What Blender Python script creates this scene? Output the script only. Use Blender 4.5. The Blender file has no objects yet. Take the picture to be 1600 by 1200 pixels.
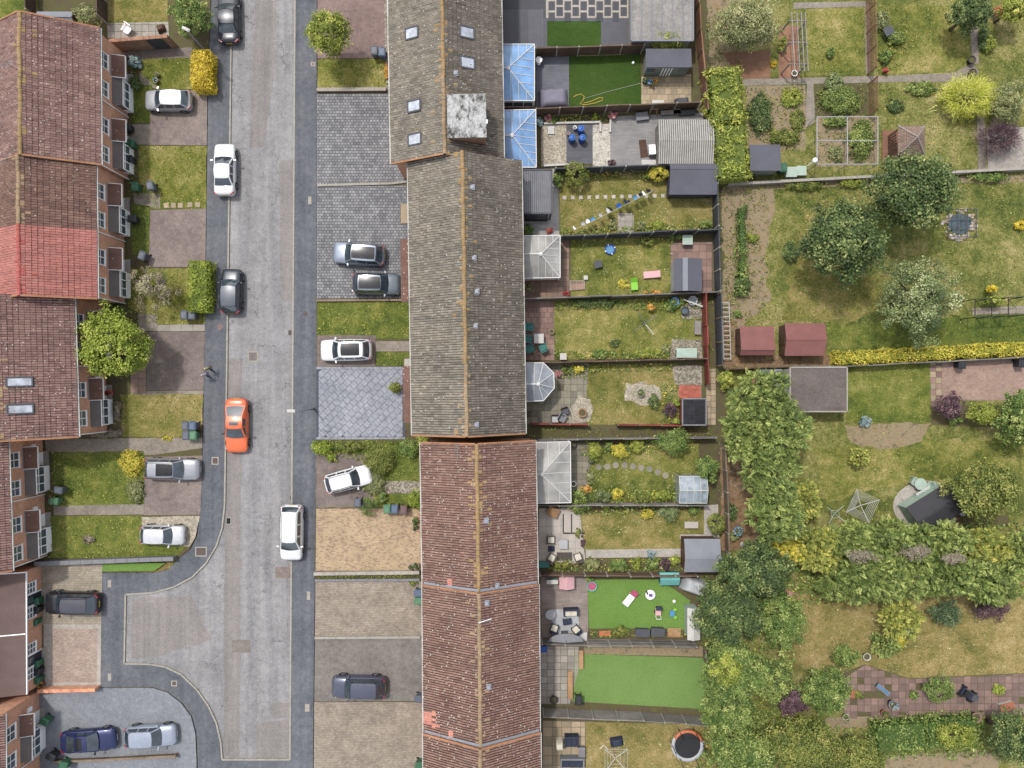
import bpy, math, random
import numpy as np
from mathutils import Vector, Matrix, noise as mnoise

# ------------------------------------------------------------------ camera, sky, sun, exposure
S, CAMH = 18.5, 64.0            # photo pixels per metre on the ground, height of the drone
KALB = 0.52                     # albedo of a surface relative to the brightness it shows in the photo
scene = bpy.context.scene
col = scene.collection
cam = bpy.data.cameras.new('camera'); cam_o = bpy.data.objects.new('camera', cam); col.objects.link(cam_o)
cam_o.location = (0, 0, CAMH); cam.sensor_fit = 'HORIZONTAL'; cam.sensor_width = 36
cam.lens = 36 * CAMH / (1600 / S); cam.clip_end = 600; scene.camera = cam_o
SUN_EL, SUN_AZ = math.radians(64), math.atan2(-0.62, 0.78)
world = bpy.data.worlds.new('World'); scene.world = world; world.use_nodes = True
wn = world.node_tree; bg = wn.nodes['Background']
sky = wn.nodes.new('ShaderNodeTexSky'); sky.sky_type = 'NISHITA'; sky.sun_disc = False
sky.sun_elevation = SUN_EL; sky.sun_rotation = SUN_AZ; sky.air_density = 1.0; sky.dust_density = 2.5; sky.ozone_density = 1.0
veil = wn.nodes.new('ShaderNodeHueSaturation'); veil.inputs['Saturation'].default_value = .30   # thin bright haze whitens the whole sky
wn.links.new(sky.outputs[0], veil.inputs['Color']); wn.links.new(veil.outputs[0], bg.inputs[0]); bg.inputs[1].default_value = 0.15
sun = bpy.data.lights.new('sun', 'SUN'); sun.energy = 1.7; sun.angle = math.radians(3); sun.color = (1, .955, .89)
sun_o = bpy.data.objects.new('sun', sun); col.objects.link(sun_o)
sd = Vector((math.sin(SUN_AZ) * math.cos(SUN_EL), math.cos(SUN_AZ) * math.cos(SUN_EL), math.sin(SUN_EL)))
sun_o.rotation_euler = sd.to_track_quat('Z', 'Y').to_euler(); sun_o.location = (-30, 30, 60)
vs = scene.view_settings; vs.view_transform = 'Standard'; vs.look = 'None'; vs.exposure = 1.12; vs.gamma = 1.0
vs.use_curve_mapping = False
scene.cycles.max_bounces = 6; scene.cycles.use_denoising = True

# ------------------------------------------------------------------ helpers
rnd = random.Random(11)
rng = np.random.default_rng(11)
def P(px, py, z=0.0):
    k = (CAMH - z) / CAMH / S
    return ((px - 800) * k, (600 - py) * k)
def P3(px, py, z=0.0):
    x, y = P(px, py, z); return Vector((x, y, z))
def lin(v):
    v /= 255.0
    return v / 12.92 if v <= .04045 else ((v + .055) / 1.055) ** 2.4
def c(r, g, b, k=None):
    k = KALB if k is None else k; a = (r+g+b)/3; r, g, b = a+(r-a)*.93, a+(g-a)*.93, a+(b-a)*.93
    return (min(.85, lin(r) * k), min(.85, lin(g) * k), min(.85, lin(b) * k), 1)

class MB:
    """collects simple shapes into one mesh"""
    def __init__(s): s.v = []; s.f = []; s.m = []
    def add(s, vs_, fs, mi=0):
        n = len(s.v); s.v += [tuple(v) for v in vs_]
        for f in fs: s.f.append(tuple(i + n for i in f)); s.m.append(mi)
        return s
    def box(s, x0, y0, z0, x1, y1, z1, mi=0):
        return s.add([(x0,y0,z0),(x1,y0,z0),(x1,y1,z0),(x0,y1,z0),(x0,y0,z1),(x1,y0,z1),(x1,y1,z1),(x0,y1,z1)],
                     [(3,2,1,0),(4,5,6,7),(0,1,5,4),(1,2,6,5),(2,3,7,6),(3,0,4,7)], mi)
    def obox(s, c0, size, rz=0, mi=0, taper=1.0, rx=0):
        hx, hy, hz = size[0]/2, size[1]/2, size[2]/2
        m = Matrix.Translation(c0) @ Matrix.Rotation(rz, 4, 'Z') @ Matrix.Rotation(rx, 4, 'X')
        pts = [m @ Vector((sx*hx*(taper if sz < 0 else 1), sy*hy*(taper if sz < 0 else 1), sz*hz)) for sz in (-1,1) for sx,sy in ((-1,-1),(1,-1),(1,1),(-1,1))]
        return s.add(pts, [(3,2,1,0),(4,5,6,7),(0,1,5,4),(1,2,6,5),(2,3,7,6),(3,0,4,7)], mi)
    def prism(s, pts, z0, z1, mi=0):
        n = len(pts)
        a = sum(pts[i][0]*pts[(i+1)%n][1]-pts[(i+1)%n][0]*pts[i][1] for i in range(n))
        if a < 0: pts = pts[::-1]
        v = [(x,y,z0) for x,y in pts] + [(x,y,z1) for x,y in pts]
        return s.add(v, [tuple(range(n-1,-1,-1)), tuple(range(n,2*n))] + [(i,(i+1)%n,n+(i+1)%n,n+i) for i in range(n)], mi)
    def bar(s, a, b, w, h=None, mi=0):
        """a rectangular bar from a to b"""
        a, b = Vector(a), Vector(b); h = h or w
        d = (b-a).normalized(); up = Vector((0,0,1)) if abs(d.z) < .95 else Vector((1,0,0))
        u = d.cross(up).normalized(); t = u.cross(d)
        q = [(-1,-1),(1,-1),(1,1),(-1,1)]
        pts = [a + u*(w/2*i) + t*(h/2*j) for i,j in q] + [b + u*(w/2*i) + t*(h/2*j) for i,j in q]
        return s.add(pts, [(0,1,2,3),(7,6,5,4),(4,5,1,0),(5,6,2,1),(6,7,3,2),(7,4,0,3)], mi)
    def tube(s, pts, r, n=8, mi=0, cap=True):
        pts = [Vector(p) for p in pts]; rs = r if isinstance(r, (list, tuple)) else [r]*len(pts)
        base = len(s.v); prev = None
        for i, p in enumerate(pts):
            d = (pts[min(i+1,len(pts)-1)] - pts[max(i-1,0)])
            d = d.normalized() if d.length > 1e-9 else Vector((0,0,1))
            up = Vector((0,0,1)) if abs(d.z) < .9 else Vector((1,0,0))
            u = d.cross(up).normalized(); t = u.cross(d)
            for k in range(n):
                a = 2*math.pi*k/n
                s.v.append(tuple(p + u*(math.cos(a)*rs[i]) + t*(math.sin(a)*rs[i])))
        for i in range(len(pts)-1):
            for k in range(n):
                s.f.append((base+i*n+k, base+(i+1)*n+k, base+(i+1)*n+(k+1)%n, base+i*n+(k+1)%n)); s.m.append(mi)
        if cap:
            s.f.append(tuple(base+k for k in range(n))); s.m.append(mi)
            e = base+(len(pts)-1)*n; s.f.append(tuple(e+k for k in range(n-1,-1,-1))); s.m.append(mi)
        return s
    def lathe(s, prof, n=14, mi=0, c0=(0,0,0)):
        base = len(s.v)
        for r, z in prof:
            for k in range(n):
                a = 2*math.pi*k/n; s.v.append((c0[0]+r*math.cos(a), c0[1]+r*math.sin(a), c0[2]+z))
        for i in range(len(prof)-1):
            for k in range(n):
                s.f.append((base+i*n+k, base+i*n+(k+1)%n, base+(i+1)*n+(k+1)%n, base+(i+1)*n+k)); s.m.append(mi)
        s.f.append(tuple(base+k for k in range(n-1,-1,-1))); s.m.append(mi)
        e = base+(len(prof)-1)*n; s.f.append(tuple(e+k for k in range(n))); s.m.append(mi)
        return s
    def mesh(s, name, mats):
        me = bpy.data.meshes.new(name); me.from_pydata(s.v, [], s.f)
        for m in (mats if isinstance(mats, (list, tuple)) else [mats]): me.materials.append(m)
        if any(s.m): me.polygons.foreach_set('material_index', s.m)
        return me
    def build(s, name, mats, parent=None, smooth=False, loc=None):
        me = s.mesh(name, mats)
        if smooth: me.polygons.foreach_set('use_smooth', [True]*len(me.polygons))
        return link(name, me, parent, loc)

def link(name, data, parent=None, loc=None):
    o = bpy.data.objects.new(name, data); col.objects.link(o)
    if parent is not None: o.parent = parent
    if loc is not None: o.location = loc
    return o
def tag(o, label=None, cat=None, group=None, kind=None):
    if label: o['label'] = label
    if cat: o['category'] = cat
    if group: o['group'] = group
    if kind: o['kind'] = kind
    return o
def thing(name, label, cat, loc=(0,0,0), rz=0.0, group=None):
    o = bpy.data.objects.new(name, None); col.objects.link(o); o.empty_display_size = .3
    o.location = loc; o.rotation_euler = (0, 0, rz)
    return tag(o, label, cat, group)
def copy_tree(o, loc=None, rz=None, label=None, parent=None, mats=None):
    k = o.copy(); col.objects.link(k); k.parent = parent
    if loc is not None: k.location = loc
    if rz is not None: k.rotation_euler = (0, 0, rz)
    if label: k['label'] = label
    for ch in list(o.children): copy_tree(ch, parent=k)
    return k
def qmesh(name, V, tint, mat, mat2=None, mi=None):
    """N quads (N,4,3) with a per-face tint, made fast"""
    n = len(V); me = bpy.data.meshes.new(name)
    me.vertices.add(n*4); me.vertices.foreach_set('co', V.reshape(-1).astype(np.float32))
    me.loops.add(n*4); me.loops.foreach_set('vertex_index', np.arange(n*4, dtype=np.int32))
    me.polygons.add(n); me.polygons.foreach_set('loop_start', np.arange(0, n*4, 4, dtype=np.int32))
    a = me.attributes.new('tint', 'FLOAT', 'FACE'); a.data.foreach_set('value', np.clip(tint, 0, 1).astype(np.float32))
    me.materials.append(mat)
    if mat2 is not None: me.materials.append(mat2); me.polygons.foreach_set('material_index', mi.astype(np.int32))
    me.update(calc_edges=True)
    return me

# ------------------------------------------------------------------ procedural materials
class Mat:
    def __init__(s, name, rough=.9, spec=.25, metal=0.0, coat=0.0):
        s.m = bpy.data.materials.new(name); s.m.use_nodes = True; s.t = s.m.node_tree
        s.b = s.t.nodes['Principled BSDF']
        s.b.inputs['Roughness'].default_value = rough; s.b.inputs['Specular IOR Level'].default_value = spec
        s.b.inputs['Metallic'].default_value = metal; s.b.inputs['Coat Weight'].default_value = coat
        s.b.inputs['Coat Roughness'].default_value = .08
        s._pos = None
    def n(s, t, **kw):
        nd = s.t.nodes.new('ShaderNode' + t)
        for k, v in kw.items(): setattr(nd, k, v)
        return nd
    def lk(s, a, b): s.t.links.new(a, b)
    def put(s, sock, v):
        if hasattr(v, 'is_output'): s.lk(v, sock)
        else: sock.default_value = v
    def pos(s):
        if s._pos is None: s._pos = s.n('NewGeometry').outputs['Position']
        return s._pos
    def mapped(s, vec, rz=0, scale=(1,1,1), loc=(0,0,0)):
        m = s.n('Mapping'); s.lk(vec, m.inputs['Vector']); m.inputs['Rotation'].default_value = (0,0,rz)
        m.inputs['Scale'].default_value = scale; m.inputs['Location'].default_value = loc
        return m.outputs[0]
    def wallvec(s):
        x = s.n('SeparateXYZ'); s.lk(s.pos(), x.inputs[0]); a = s.math('ADD', x.outputs[0], x.outputs[1])
        k = s.n('CombineXYZ'); s.lk(a, k.inputs[0]); s.lk(x.outputs[2], k.inputs[1]); return k.outputs[0]
    def noise(s, scale, detail=5, rough=.6, vec=None, dist=0.0):
        nd = s.n('TexNoise'); s.lk(vec or s.pos(), nd.inputs['Vector']); nd.inputs['Scale'].default_value = scale
        nd.inputs['Detail'].default_value = detail; nd.inputs['Roughness'].default_value = rough; nd.inputs['Distortion'].default_value = dist
        return nd.outputs['Fac']
    def voro(s, scale, vec=None, feature='F1', rnd_=1.0):
        nd = s.n('TexVoronoi', feature=feature); s.lk(vec or s.pos(), nd.inputs['Vector']); nd.inputs['Scale'].default_value = scale
        nd.inputs['Randomness'].default_value = rnd_; return nd
    def ramp(s, fac, stops, interp='LINEAR'):
        nd = s.n('ValToRGB'); nd.color_ramp.interpolation = interp; e = nd.color_ramp.elements
        while len(e) < len(stops): e.new(.5)
        for k, (p, co) in enumerate(stops): e[k].position = p; e[k].color = co
        s.lk(fac, nd.inputs[0]); return nd.outputs[0]
    def mask(s, fac, lo, hi):
        nd = s.n('MapRange'); s.lk(fac, nd.inputs[0]); nd.inputs[1].default_value = lo; nd.inputs[2].default_value = hi; return nd.outputs[0]
    def math(s, op, a, b=0.0):
        nd = s.n('Math', operation=op); s.put(nd.inputs[0], a); s.put(nd.inputs[1], b); return nd.outputs[0]
    def mix(s, f, a, b, mode='MIX'):
        nd = s.n('Mix', data_type='RGBA', blend_type=mode); s.put(nd.inputs[0], f); s.put(nd.inputs[6], a); s.put(nd.inputs[7], b); return nd.outputs[2]
    def attr(s, name='tint'):
        nd = s.n('Attribute', attribute_name=name); return nd.outputs['Fac']
    def objrnd(s): return s.n('ObjectInfo').outputs['Random']
    def bump(s, h, strength=.4, dist=.02):
        nd = s.n('Bump'); s.lk(h, nd.inputs['Height']); nd.inputs['Strength'].default_value = strength; nd.inputs['Distance'].default_value = dist
        s.lk(nd.outputs[0], s.b.inputs['Normal'])
    def base(s, co): s.put(s.b.inputs['Base Color'], co); return s.m
    def brick(s, vec, w, h, mortar, c1, c2, cm, off=.5, bias=0.0):
        nd = s.n('TexBrick'); s.lk(vec, nd.inputs['Vector']); nd.offset = off
        for k, v in (('Color1', c1), ('Color2', c2), ('Mortar', cm), ('Scale', 1.0), ('Mortar Size', mortar), ('Mortar Smooth', .15), ('Bias', bias), ('Brick Width', w), ('Row Height', h)):
            s.put(nd.inputs[k], v)
        return nd

def blend3(a, k=.6):   # darker and lighter versions of a colour
    return (a[0]*k, a[1]*k, a[2]*k, 1)
def plain(name, co, rough=.6, var=.18, scale=3.0, spec=.3, metal=0.0, bump=0.0, coat=0.0, orand=0.0):
    """one colour with grime and slight mottling"""
    m = Mat(name, rough, spec, metal, coat)
    f = m.noise(scale, 4); f2 = m.noise(scale*9, 3)
    a = m.ramp(f, [(.3, blend3(co, 1-var)), (.7, blend3(co, 1+var*.5))])
    a = m.mix(.5*min(1, var*3), a, m.ramp(f2, [(.3, blend3(co, 1-var)), (.7, blend3(co, 1+var))]))
    if orand:
        k = m.ramp(m.objrnd(), [(0, (1-orand,)*3+(1,)), (1, (1+orand*.6, 1+orand*.5, 1+orand*.4, 1))]); a = m.mix(1.0, a, k, 'MULTIPLY')
    if bump: m.bump(f2, bump, .01)
    return m.base(a)
def lawn(name, cols, straw=.5, seed=0.0, fine=.35):
    """grass seen from above: patches of green running to straw"""
    m = Mat(name, .95, .1); v = m.mapped(m.pos(), loc=(seed*13.7, seed*7.1, 0)); k = fine/.35
    big = m.mask(m.noise(.20, 3, .55, v, .4), .34, .66); med = m.mask(m.noise(1.1, 4, .65, v, .3), .32, .68); fin = m.mask(m.noise(5.0, 4, .75, v), .30, .70)
    f = m.math('ADD', m.math('ADD', m.math('MULTIPLY', big, .36), m.math('MULTIPLY', med, .34)), m.math('MULTIPLY', fin, .30))
    f = m.math('ADD', m.math('MULTIPLY', m.math('SUBTRACT', f, .5), k), straw*.75+.125)
    a = m.ramp(f, [(.14, cols[0]), (.42, cols[1]), (.68, cols[2]), (.92, cols[3])])
    d = m.ramp(m.noise(9, 3, .85, v), [(.34, (.50,.50,.50,1)), (.50, (1,1,1,1)), (.66, (1.42,1.40,1.36,1))]); a = m.mix(min(1, .9*k), a, d, 'MULTIPLY')
    m.bump(fin, .5, .06); return m.base(a)
def tarmac(name, lo, hi, grit=30, stain=.5, bump=.3, streak=False, crack=False):
    m = Mat(name, .92, .2)
    f = m.math('ADD', m.math('MULTIPLY', m.noise(.35, 4, .6), .5), m.math('MULTIPLY', m.noise(2.2, 5, .7), .5))
    a = m.ramp(f, [(.36, lo), (.62, hi)])
    g = m.noise(grit, 2, .8); a = m.mix(.75, a, m.ramp(g, [(.3, (.62,.62,.62,1)), (.68, (1.2,1.2,1.2,1))]), 'MULTIPLY')
    h = m.noise(6.5, 3, .8); a = m.mix(.7, a, m.ramp(h, [(.34, (.74,.74,.74,1)), (.5, (1,1,1,1)), (.66, (1.2,1.2,1.2,1))]), 'MULTIPLY')
    if streak: a = m.mix(.8, a, m.ramp(m.noise(1.0, 4, .6, m.mapped(m.pos(), scale=(1.3,.05,1))), [(.34, (.80,.80,.81,1)), (.64, (1.14,1.13,1.12,1))]), 'MULTIPLY')
    if crack:
        vv = m.n('VectorMath', operation='ADD'); m.lk(m.mapped(m.pos(), scale=(1,.55,1)), vv.inputs[0]); nn = m.n('TexNoise'); m.lk(m.pos(), nn.inputs['Vector']); nn.inputs['Scale'].default_value = 1.6; m.lk(nn.outputs['Color'], vv.inputs[1])
        e = m.math('LESS_THAN', m.voro(.42, vv.outputs[0], 'DISTANCE_TO_EDGE').outputs['Distance'], .011); e = m.math('MULTIPLY', e, m.mask(m.noise(.5, 2), .46, .56)); a = m.mix(m.math('MULTIPLY', e, .55), a, blend3(lo, .45))
    s_ = m.mask(m.noise(.9, 6, .7, dist=.6), .58, .72); a = m.mix(m.math('MULTIPLY', s_, stain), a, blend3(lo, .66))
    m.bump(g, bump, .008); return m.base(a)
def paving(name, c1, c2, cm, w, h, mortar=.014, rz=0.0, stain=.5, off=.5, extra=None, wobble=.35):
    m = Mat(name, .9, .2); v = m.mapped(m.pos(), rz=rz)
    b = m.brick(v, w, h, mortar, c1, c2, cm, off)
    a = b.outputs['Color']
    if extra:  # some blocks of a third colour
        b2 = m.brick(v, w, h, mortar, (0,0,0,1), (1,1,1,1), (0,0,0,1), off); a = m.mix(m.mask(b2.outputs['Color'], .72, .78), a, extra)
    a = m.mix(.8, a, m.ramp(m.noise(.8, 6, .65), [(.32, (1-wobble,)*3+(1,)), (.66, (1.15,1.15,1.15,1))]), 'MULTIPLY')
    a = m.mix(.6, a, m.ramp(m.noise(14, 3, .8), [(.3, (.72,.72,.72,1)), (.7, (1.2,1.2,1.2,1))]), 'MULTIPLY')
    if stain:
        s_ = m.mask(m.noise(.55, 5, .6, dist=.5), .58, .72); a = m.mix(m.math('MULTIPLY', s_, stain), a, blend3(cm, .9))
    m.bump(m.math('SUBTRACT', 1.0, b.outputs['Fac']), .5, .012); return m.base(a)
def tiles(name, stops, speck=.5, lichen=None, lich_amt=.0, patchy=.5, moss=None):
    """weathered roof tiles: each tile takes its own tint"""
    m = Mat(name, .88, .2)
    a = m.ramp(m.attr(), stops)
    a = m.mix(patchy, a, m.ramp(m.noise(.45, 5, .65), [(.3, (.62,.62,.64,1)), (.7, (1.25,1.22,1.18,1))]), 'MULTIPLY')
    a = m.mix(.7, a, m.ramp(m.noise(11, 3, .8), [(.3, (.6,.6,.6,1)), (.7, (1.3,1.3,1.3,1))]), 'MULTIPLY')
    a = m.mix(.7, a, m.ramp(m.noise(1.0, 4, .6, m.mapped(m.pos(), scale=(.25,2.6,1))), [(.34, (.78,.78,.78,1)), (.66, (1.18,1.17,1.15,1))]), 'MULTIPLY')
    if moss: a = m.mix(m.math('MULTIPLY', m.mask(m.noise(.7, 6, .7, dist=.8), .58, .70), .6), a, moss)
    if lichen: a = m.mix(m.math('MULTIPLY', m.mask(m.noise(1.1, 5, .7), .66 - lich_amt*.2, .74 - lich_amt*.2), .75), a, lichen)
    if speck:
        v = m.voro(3.4); k = m.math('LESS_THAN', v.outputs['Distance'], .16)
        sx = m.n('SeparateColor'); m.lk(v.outputs['Color'], sx.inputs[0]); k = m.math('MULTIPLY', k, m.math('LESS_THAN', sx.outputs[0], speck))
        a = m.mix(m.math('MULTIPLY', k, .8), a, c(225, 222, 215))
    m.bump(m.noise(16, 3, .7), .4, .01); return m.base(a)
def brickwall(name, c1, c2, cm):
    m = Mat(name, .9, .2); b = m.brick(m.wallvec(), .225, .075, .010, c1, c2, cm)
    a = m.mix(.7, b.outputs['Color'], m.ramp(m.noise(1.6, 5, .7), [(.3, (.7,.7,.7,1)), (.7, (1.2,1.2,1.2,1))]), 'MULTIPLY')
    m.bump(m.math('SUBTRACT', 1.0, b.outputs['Fac']), .4, .01); return m.base(a)
def boards(name, lo, hi, rz=0.0, rough=.85, stretch=.06, orand=.25):
    """weathered timber: grain along the board, every piece a little different"""
    m = Mat(name, rough, .2); v = m.mapped(m.pos(), rz=rz, scale=(stretch, 1, 1))
    f = m.math('ADD', m.math('MULTIPLY', m.noise(14, 5, .7, v), .6), m.math('MULTIPLY', m.noise(.9, 4, .6), .4))
    a = m.ramp(f, [(.36, lo), (.62, hi)])
    k = m.ramp(m.objrnd(), [(0, (1-orand,)*3+(1,)), (1, (1+orand*.5,)*3+(1,))]); a = m.mix(1.0, a, k, 'MULTIPLY')
    m.bump(f, .25, .01); return m.base(a)
def leaf(name, stops, trans=.25):
    m = Mat(name, .65, .25); a = m.ramp(m.attr(), stops)
    m.put(m.b.inputs['Base Color'], a)
    t = m.n('BsdfTranslucent'); m.lk(a, t.inputs[0]); x = m.n('MixShader'); x.inputs[0].default_value = trans
    m.lk(m.b.outputs[0], x.inputs[1]); m.lk(t.outputs[0], x.inputs[2]); m.lk(x.outputs[0], m.t.nodes['Material Output'].inputs[0]); return m.m
def gravel(name, stops, scale=9.0):
    m = Mat(name, .95, .15); v = m.voro(scale); sx = m.n('SeparateColor'); m.lk(v.outputs['Color'], sx.inputs[0])
    a = m.ramp(sx.outputs[0], stops); a = m.mix(.7, a, m.ramp(m.noise(.9, 5, .6), [(.3, (.65,.65,.65,1)), (.68, (1.15,1.15,1.15,1))]), 'MULTIPLY')
    m.bump(v.outputs['Distance'], .6, .03); return m.base(a)
def soil(name, cols, scale=1.4):
    m = Mat(name, .95, .1); f = m.math('ADD', m.math('MULTIPLY', m.noise(scale, 6, .7), .55), m.math('MULTIPLY', m.noise(12, 4, .8), .45))
    n = len(cols); a = m.ramp(f, [(.36 + .30*i/(n-1), co) for i, co in enumerate(cols)]); m.bump(f, .7, .05); return m.base(a)
# ------------------------------------------------------------------ material library
G0, G1_, G2_, G3_ = c(62,80,30), c(100,112,44), c(140,136,70), c(178,162,112)
M = {}
M['lawn_fresh'] = lawn('lawn_fresh', [c(70,88,38), c(104,116,50), c(136,138,68), c(176,166,104)], .44, 1)
M['lawn_front'] = lawn('lawn_front', [c(72,88,34), c(114,120,50), c(150,144,78), c(188,174,118)], .54, 2)
M['lawn_mixed'] = lawn('lawn_mixed', [c(79,94,40), c(121,125,58), c(160,150,87), c(200,181,131)], .45, 3)
M['lawn_dry'] = lawn('lawn_dry', [c(88,96,44), c(128,124,64), c(162,146,92), c(196,176,130)], .50, 4)
M['lawn_straw'] = lawn('lawn_straw', [c(92,98,48), c(136,126,72), c(164,146,94), c(190,170,124)], .56, 5)
M['lawn_far'] = lawn('lawn_far', [c(77,92,42), c(116,121,60), c(156,148,92), c(196,177,133)], .46, 6)
M['turf_dark'] = lawn('turf_dark', [c(50,74,28), c(64,90,36), c(76,100,44), c(90,110,54)], .45, 7, .2)
M['turf_bright'] = lawn('turf_bright', [c(100,136,60), c(114,150,70), c(124,158,80), c(136,164,92)], .45, 8, .16)
M['turf_mid'] = lawn('turf_mid', [c(108,140,72), c(120,152,82), c(128,158,88), c(140,162,98)], .45, 9, .16)
M['road'] = tarmac('road', c(136,135,136), c(167,166,167), 22, .35, .4, True, True)
M['road_patch'] = tarmac('road_patch', c(137,132,129), c(157,151,149), 22, .3, .4, True)
M['pave_tar'] = tarmac('pave_tar', c(93,97,104), c(120,123,129), 34, .45, .3, True)
M['tar_blue'] = tarmac('tar_blue', c(128,132,140), c(150,153,160), 34, .4)
M['kerb'] = plain('kerb', c(171,166,155), .9, .25, 1.2)
M['conc_pink'] = tarmac('conc_pink', c(129,114,110), c(161,145,138), 18, .75)
M['conc_brown'] = tarmac('conc_brown', c(118,105,100), c(147,133,126), 18, .7)
M['conc_grey'] = tarmac('conc_grey', c(116,110,105), c(146,139,133), 18, .6)
M['path_conc'] = tarmac('path_conc', c(134,124,112), c(166,155,142), 16, .5)
M['conc_pale'] = tarmac('conc_pale', c(168,160,150), c(196,188,178), 16, .35)
M['rust'] = tarmac('rust', c(129,108,103), c(158,135,128), 18, .4)
M['setts'] = paving('setts', c(129,129,133), c(165,164,165), c(90,90,94), .27, .24, .024, 0, .35, wobble=.3)
M['buff'] = paving('buff', c(206,182,146), c(186,160,128), c(160,138,112), .21, .105, .008, 0, .15, extra=c(171,142,122), wobble=.22)
M['buff_grey'] = paving('buff_grey', c(180,167,150), c(156,142,129), c(131,120,106), .21, .14, .012, .02, .35, wobble=.3)
M['pink_block'] = paving('pink_block', c(196,176,162), c(168,146,134), c(140,122,112), .2, .1, .008, 0, .3, wobble=.2)
M['cream_block'] = paving('cream_block', c(184,172,154), c(164,152,134), c(132,122,108), .2, .2, .012, 0, .4, wobble=.25)
M['pink_drive'] = paving('pink_drive', c(188,160,144), c(166,138,124), c(140,116,106), .2, .1, .008, 0, .2, wobble=.18)
M['stamped'] = tarmac('stamped', c(140,143,154), c(176,178,186), 14, .5)
M['stamped_joint'] = plain('stamped_joint', c(84,86,98), .9, .2)
M['slab_grey'] = plain('slab_grey', c(173,166,156), .9, .28, 1.6, orand=.22, bump=.2)
M['slab_buff'] = plain('slab_buff', c(182,164,136), .9, .25, 1.6, orand=.22, bump=.2)
M['slab_brown'] = plain('slab_brown', c(160,133,118), .9, .3, 1.6, orand=.3, bump=.2)
M['slab_moss'] = plain('slab_moss', c(145,140,124), .9, .35, 1.6, orand=.28, bump=.2)
M['slab_light'] = plain('slab_light', c(196,186,176), .8, .12, 1.2, orand=.1)
M['slab_slate'] = plain('slab_slate', c(96,97,106), .7, .18, 1.6, orand=.18)
M['slab_black'] = plain('slab_black', c(74,76,84), .7, .18, 1.6, orand=.15)
M['slab_red'] = plain('slab_red', c(156,127,118), .9, .3, 1.6, orand=.28, bump=.2)
M['slab_terrace'] = plain('slab_terrace', c(142,118,110), .9, .3, 1.6, orand=.28, bump=.2)
M['slab_brick'] = plain('slab_brick', c(196,104,84), .9, .2, 1.6, orand=.25)
M['joint'] = soil('joint', [c(84,78,62), c(112,104,84), c(96,100,66)])
M['gravel_white'] = gravel('gravel_white', [(0, c(172,164,150)), (.5, c(206,198,184)), (1, c(228,224,214))], 9)
M['gravel_beige'] = gravel('gravel_beige', [(0, c(148,138,120)), (.5, c(182,170,150)), (1, c(206,198,182))], 11)
M['gravel_dirty'] = gravel('gravel_dirty', [(0, c(112,104,90)), (.5, c(152,142,126)), (1, c(190,182,168))], 9)
M['soil'] = soil('soil', [c(78,68,52), c(104,92,72), c(98,100,58), c(130,116,88)])
M['litter'] = soil('litter', [c(92,84,60), c(132,118,92), c(164,148,120), c(146,120,84), c(120,112,74)], 1.6)
M['leaf_litter'] = soil('leaf_litter', [c(84,66,48), c(132,106,78), c(160,130,98), c(112,100,72)], 2.4)
M['ground'] = lawn('ground', [c(76,82,42), c(112,108,60), c(142,126,80), c(168,148,108)], .6, 12)
M['iron'] = plain('iron', c(96,84,80), .8, .2, 5)
M['white'] = plain('white', c(236,236,236,.78), .45, .06, 2)
M['white_dirty'] = plain('white_dirty', c(206,204,198), .6, .18, 2)
M['black'] = plain('black', c(38,39,42), .5, .2, 3)
M['grey_dark'] = plain('grey_dark', c(82,84,90), .7, .2, 2)
M['grey_mid'] = plain('grey_mid', c(132,133,138), .7, .2, 2)
M['grey_light'] = plain('grey_light', c(182,184,188), .6, .15, 2)
M['steel'] = plain('steel', c(168,172,178), .35, .15, 4, metal=.8)
M['concrete'] = plain('concrete', c(172,166,156), .9, .22, 2.5, bump=.2)
M['timber'] = boards('timber', c(112,96,80), c(158,140,120))
M['timber_red'] = boards('timber_red', c(128,92,72), c(164,122,96))
M['timber_grey'] = boards('timber_grey', c(128,122,116), c(170,163,156))
M['fence_brown'] = boards('fence_brown', c(84,68,56), c(126,104,86))
M['fence_grey'] = boards('fence_grey', c(104,100,96), c(146,141,134))
M['fence_dark'] = boards('fence_dark', c(64,66,70), c(92,94,98))
M['fence_red'] = boards('fence_red', c(120,58,50), c(158,78,66))
M['bark'] = boards('bark', c(74,64,52), c(120,106,88), stretch=.5)

# ------------------------------------------------------------------ ground, road and everything laid on it
def poly_px(pts, z): return [P(x, y, z) for x, y in pts]
def roughen(pts, amt, step=.45, seed=0.0):
    out = []; n = len(pts)
    for i in range(n):
        a, b = Vector(pts[i]), Vector(pts[(i+1) % n]); L = (b-a).length; k = max(1, int(L/step))
        d = (b-a).normalized() if L > 1e-6 else Vector((1,0)); nn = Vector((-d.y, d.x))
        for j in range(k):
            p = a + (b-a)*(j/k); q = mnoise.noise((p.x*1.3+seed, p.y*1.3, seed)) + .6*mnoise.noise((p.x*4+seed, p.y*4, 3))
            out.append(tuple(p + nn*(q*amt)) if j else tuple(p))
    return out
def patch(name, pts, z, mat, rough=0.0, thick=.25, parent=None):
    w = poly_px(pts, z)
    if rough: w = roughen(w, rough, seed=len(bpy.data.objects)*.37)
    o = MB().prism(w, z-thick, z).build(name, M[mat], parent)
    if parent is None: o['kind'] = 'structure'
    return o
def rect(x0, y0, x1, y1): return [(x0,y0),(x1,y0),(x1,y1),(x0,y1)]
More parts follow.
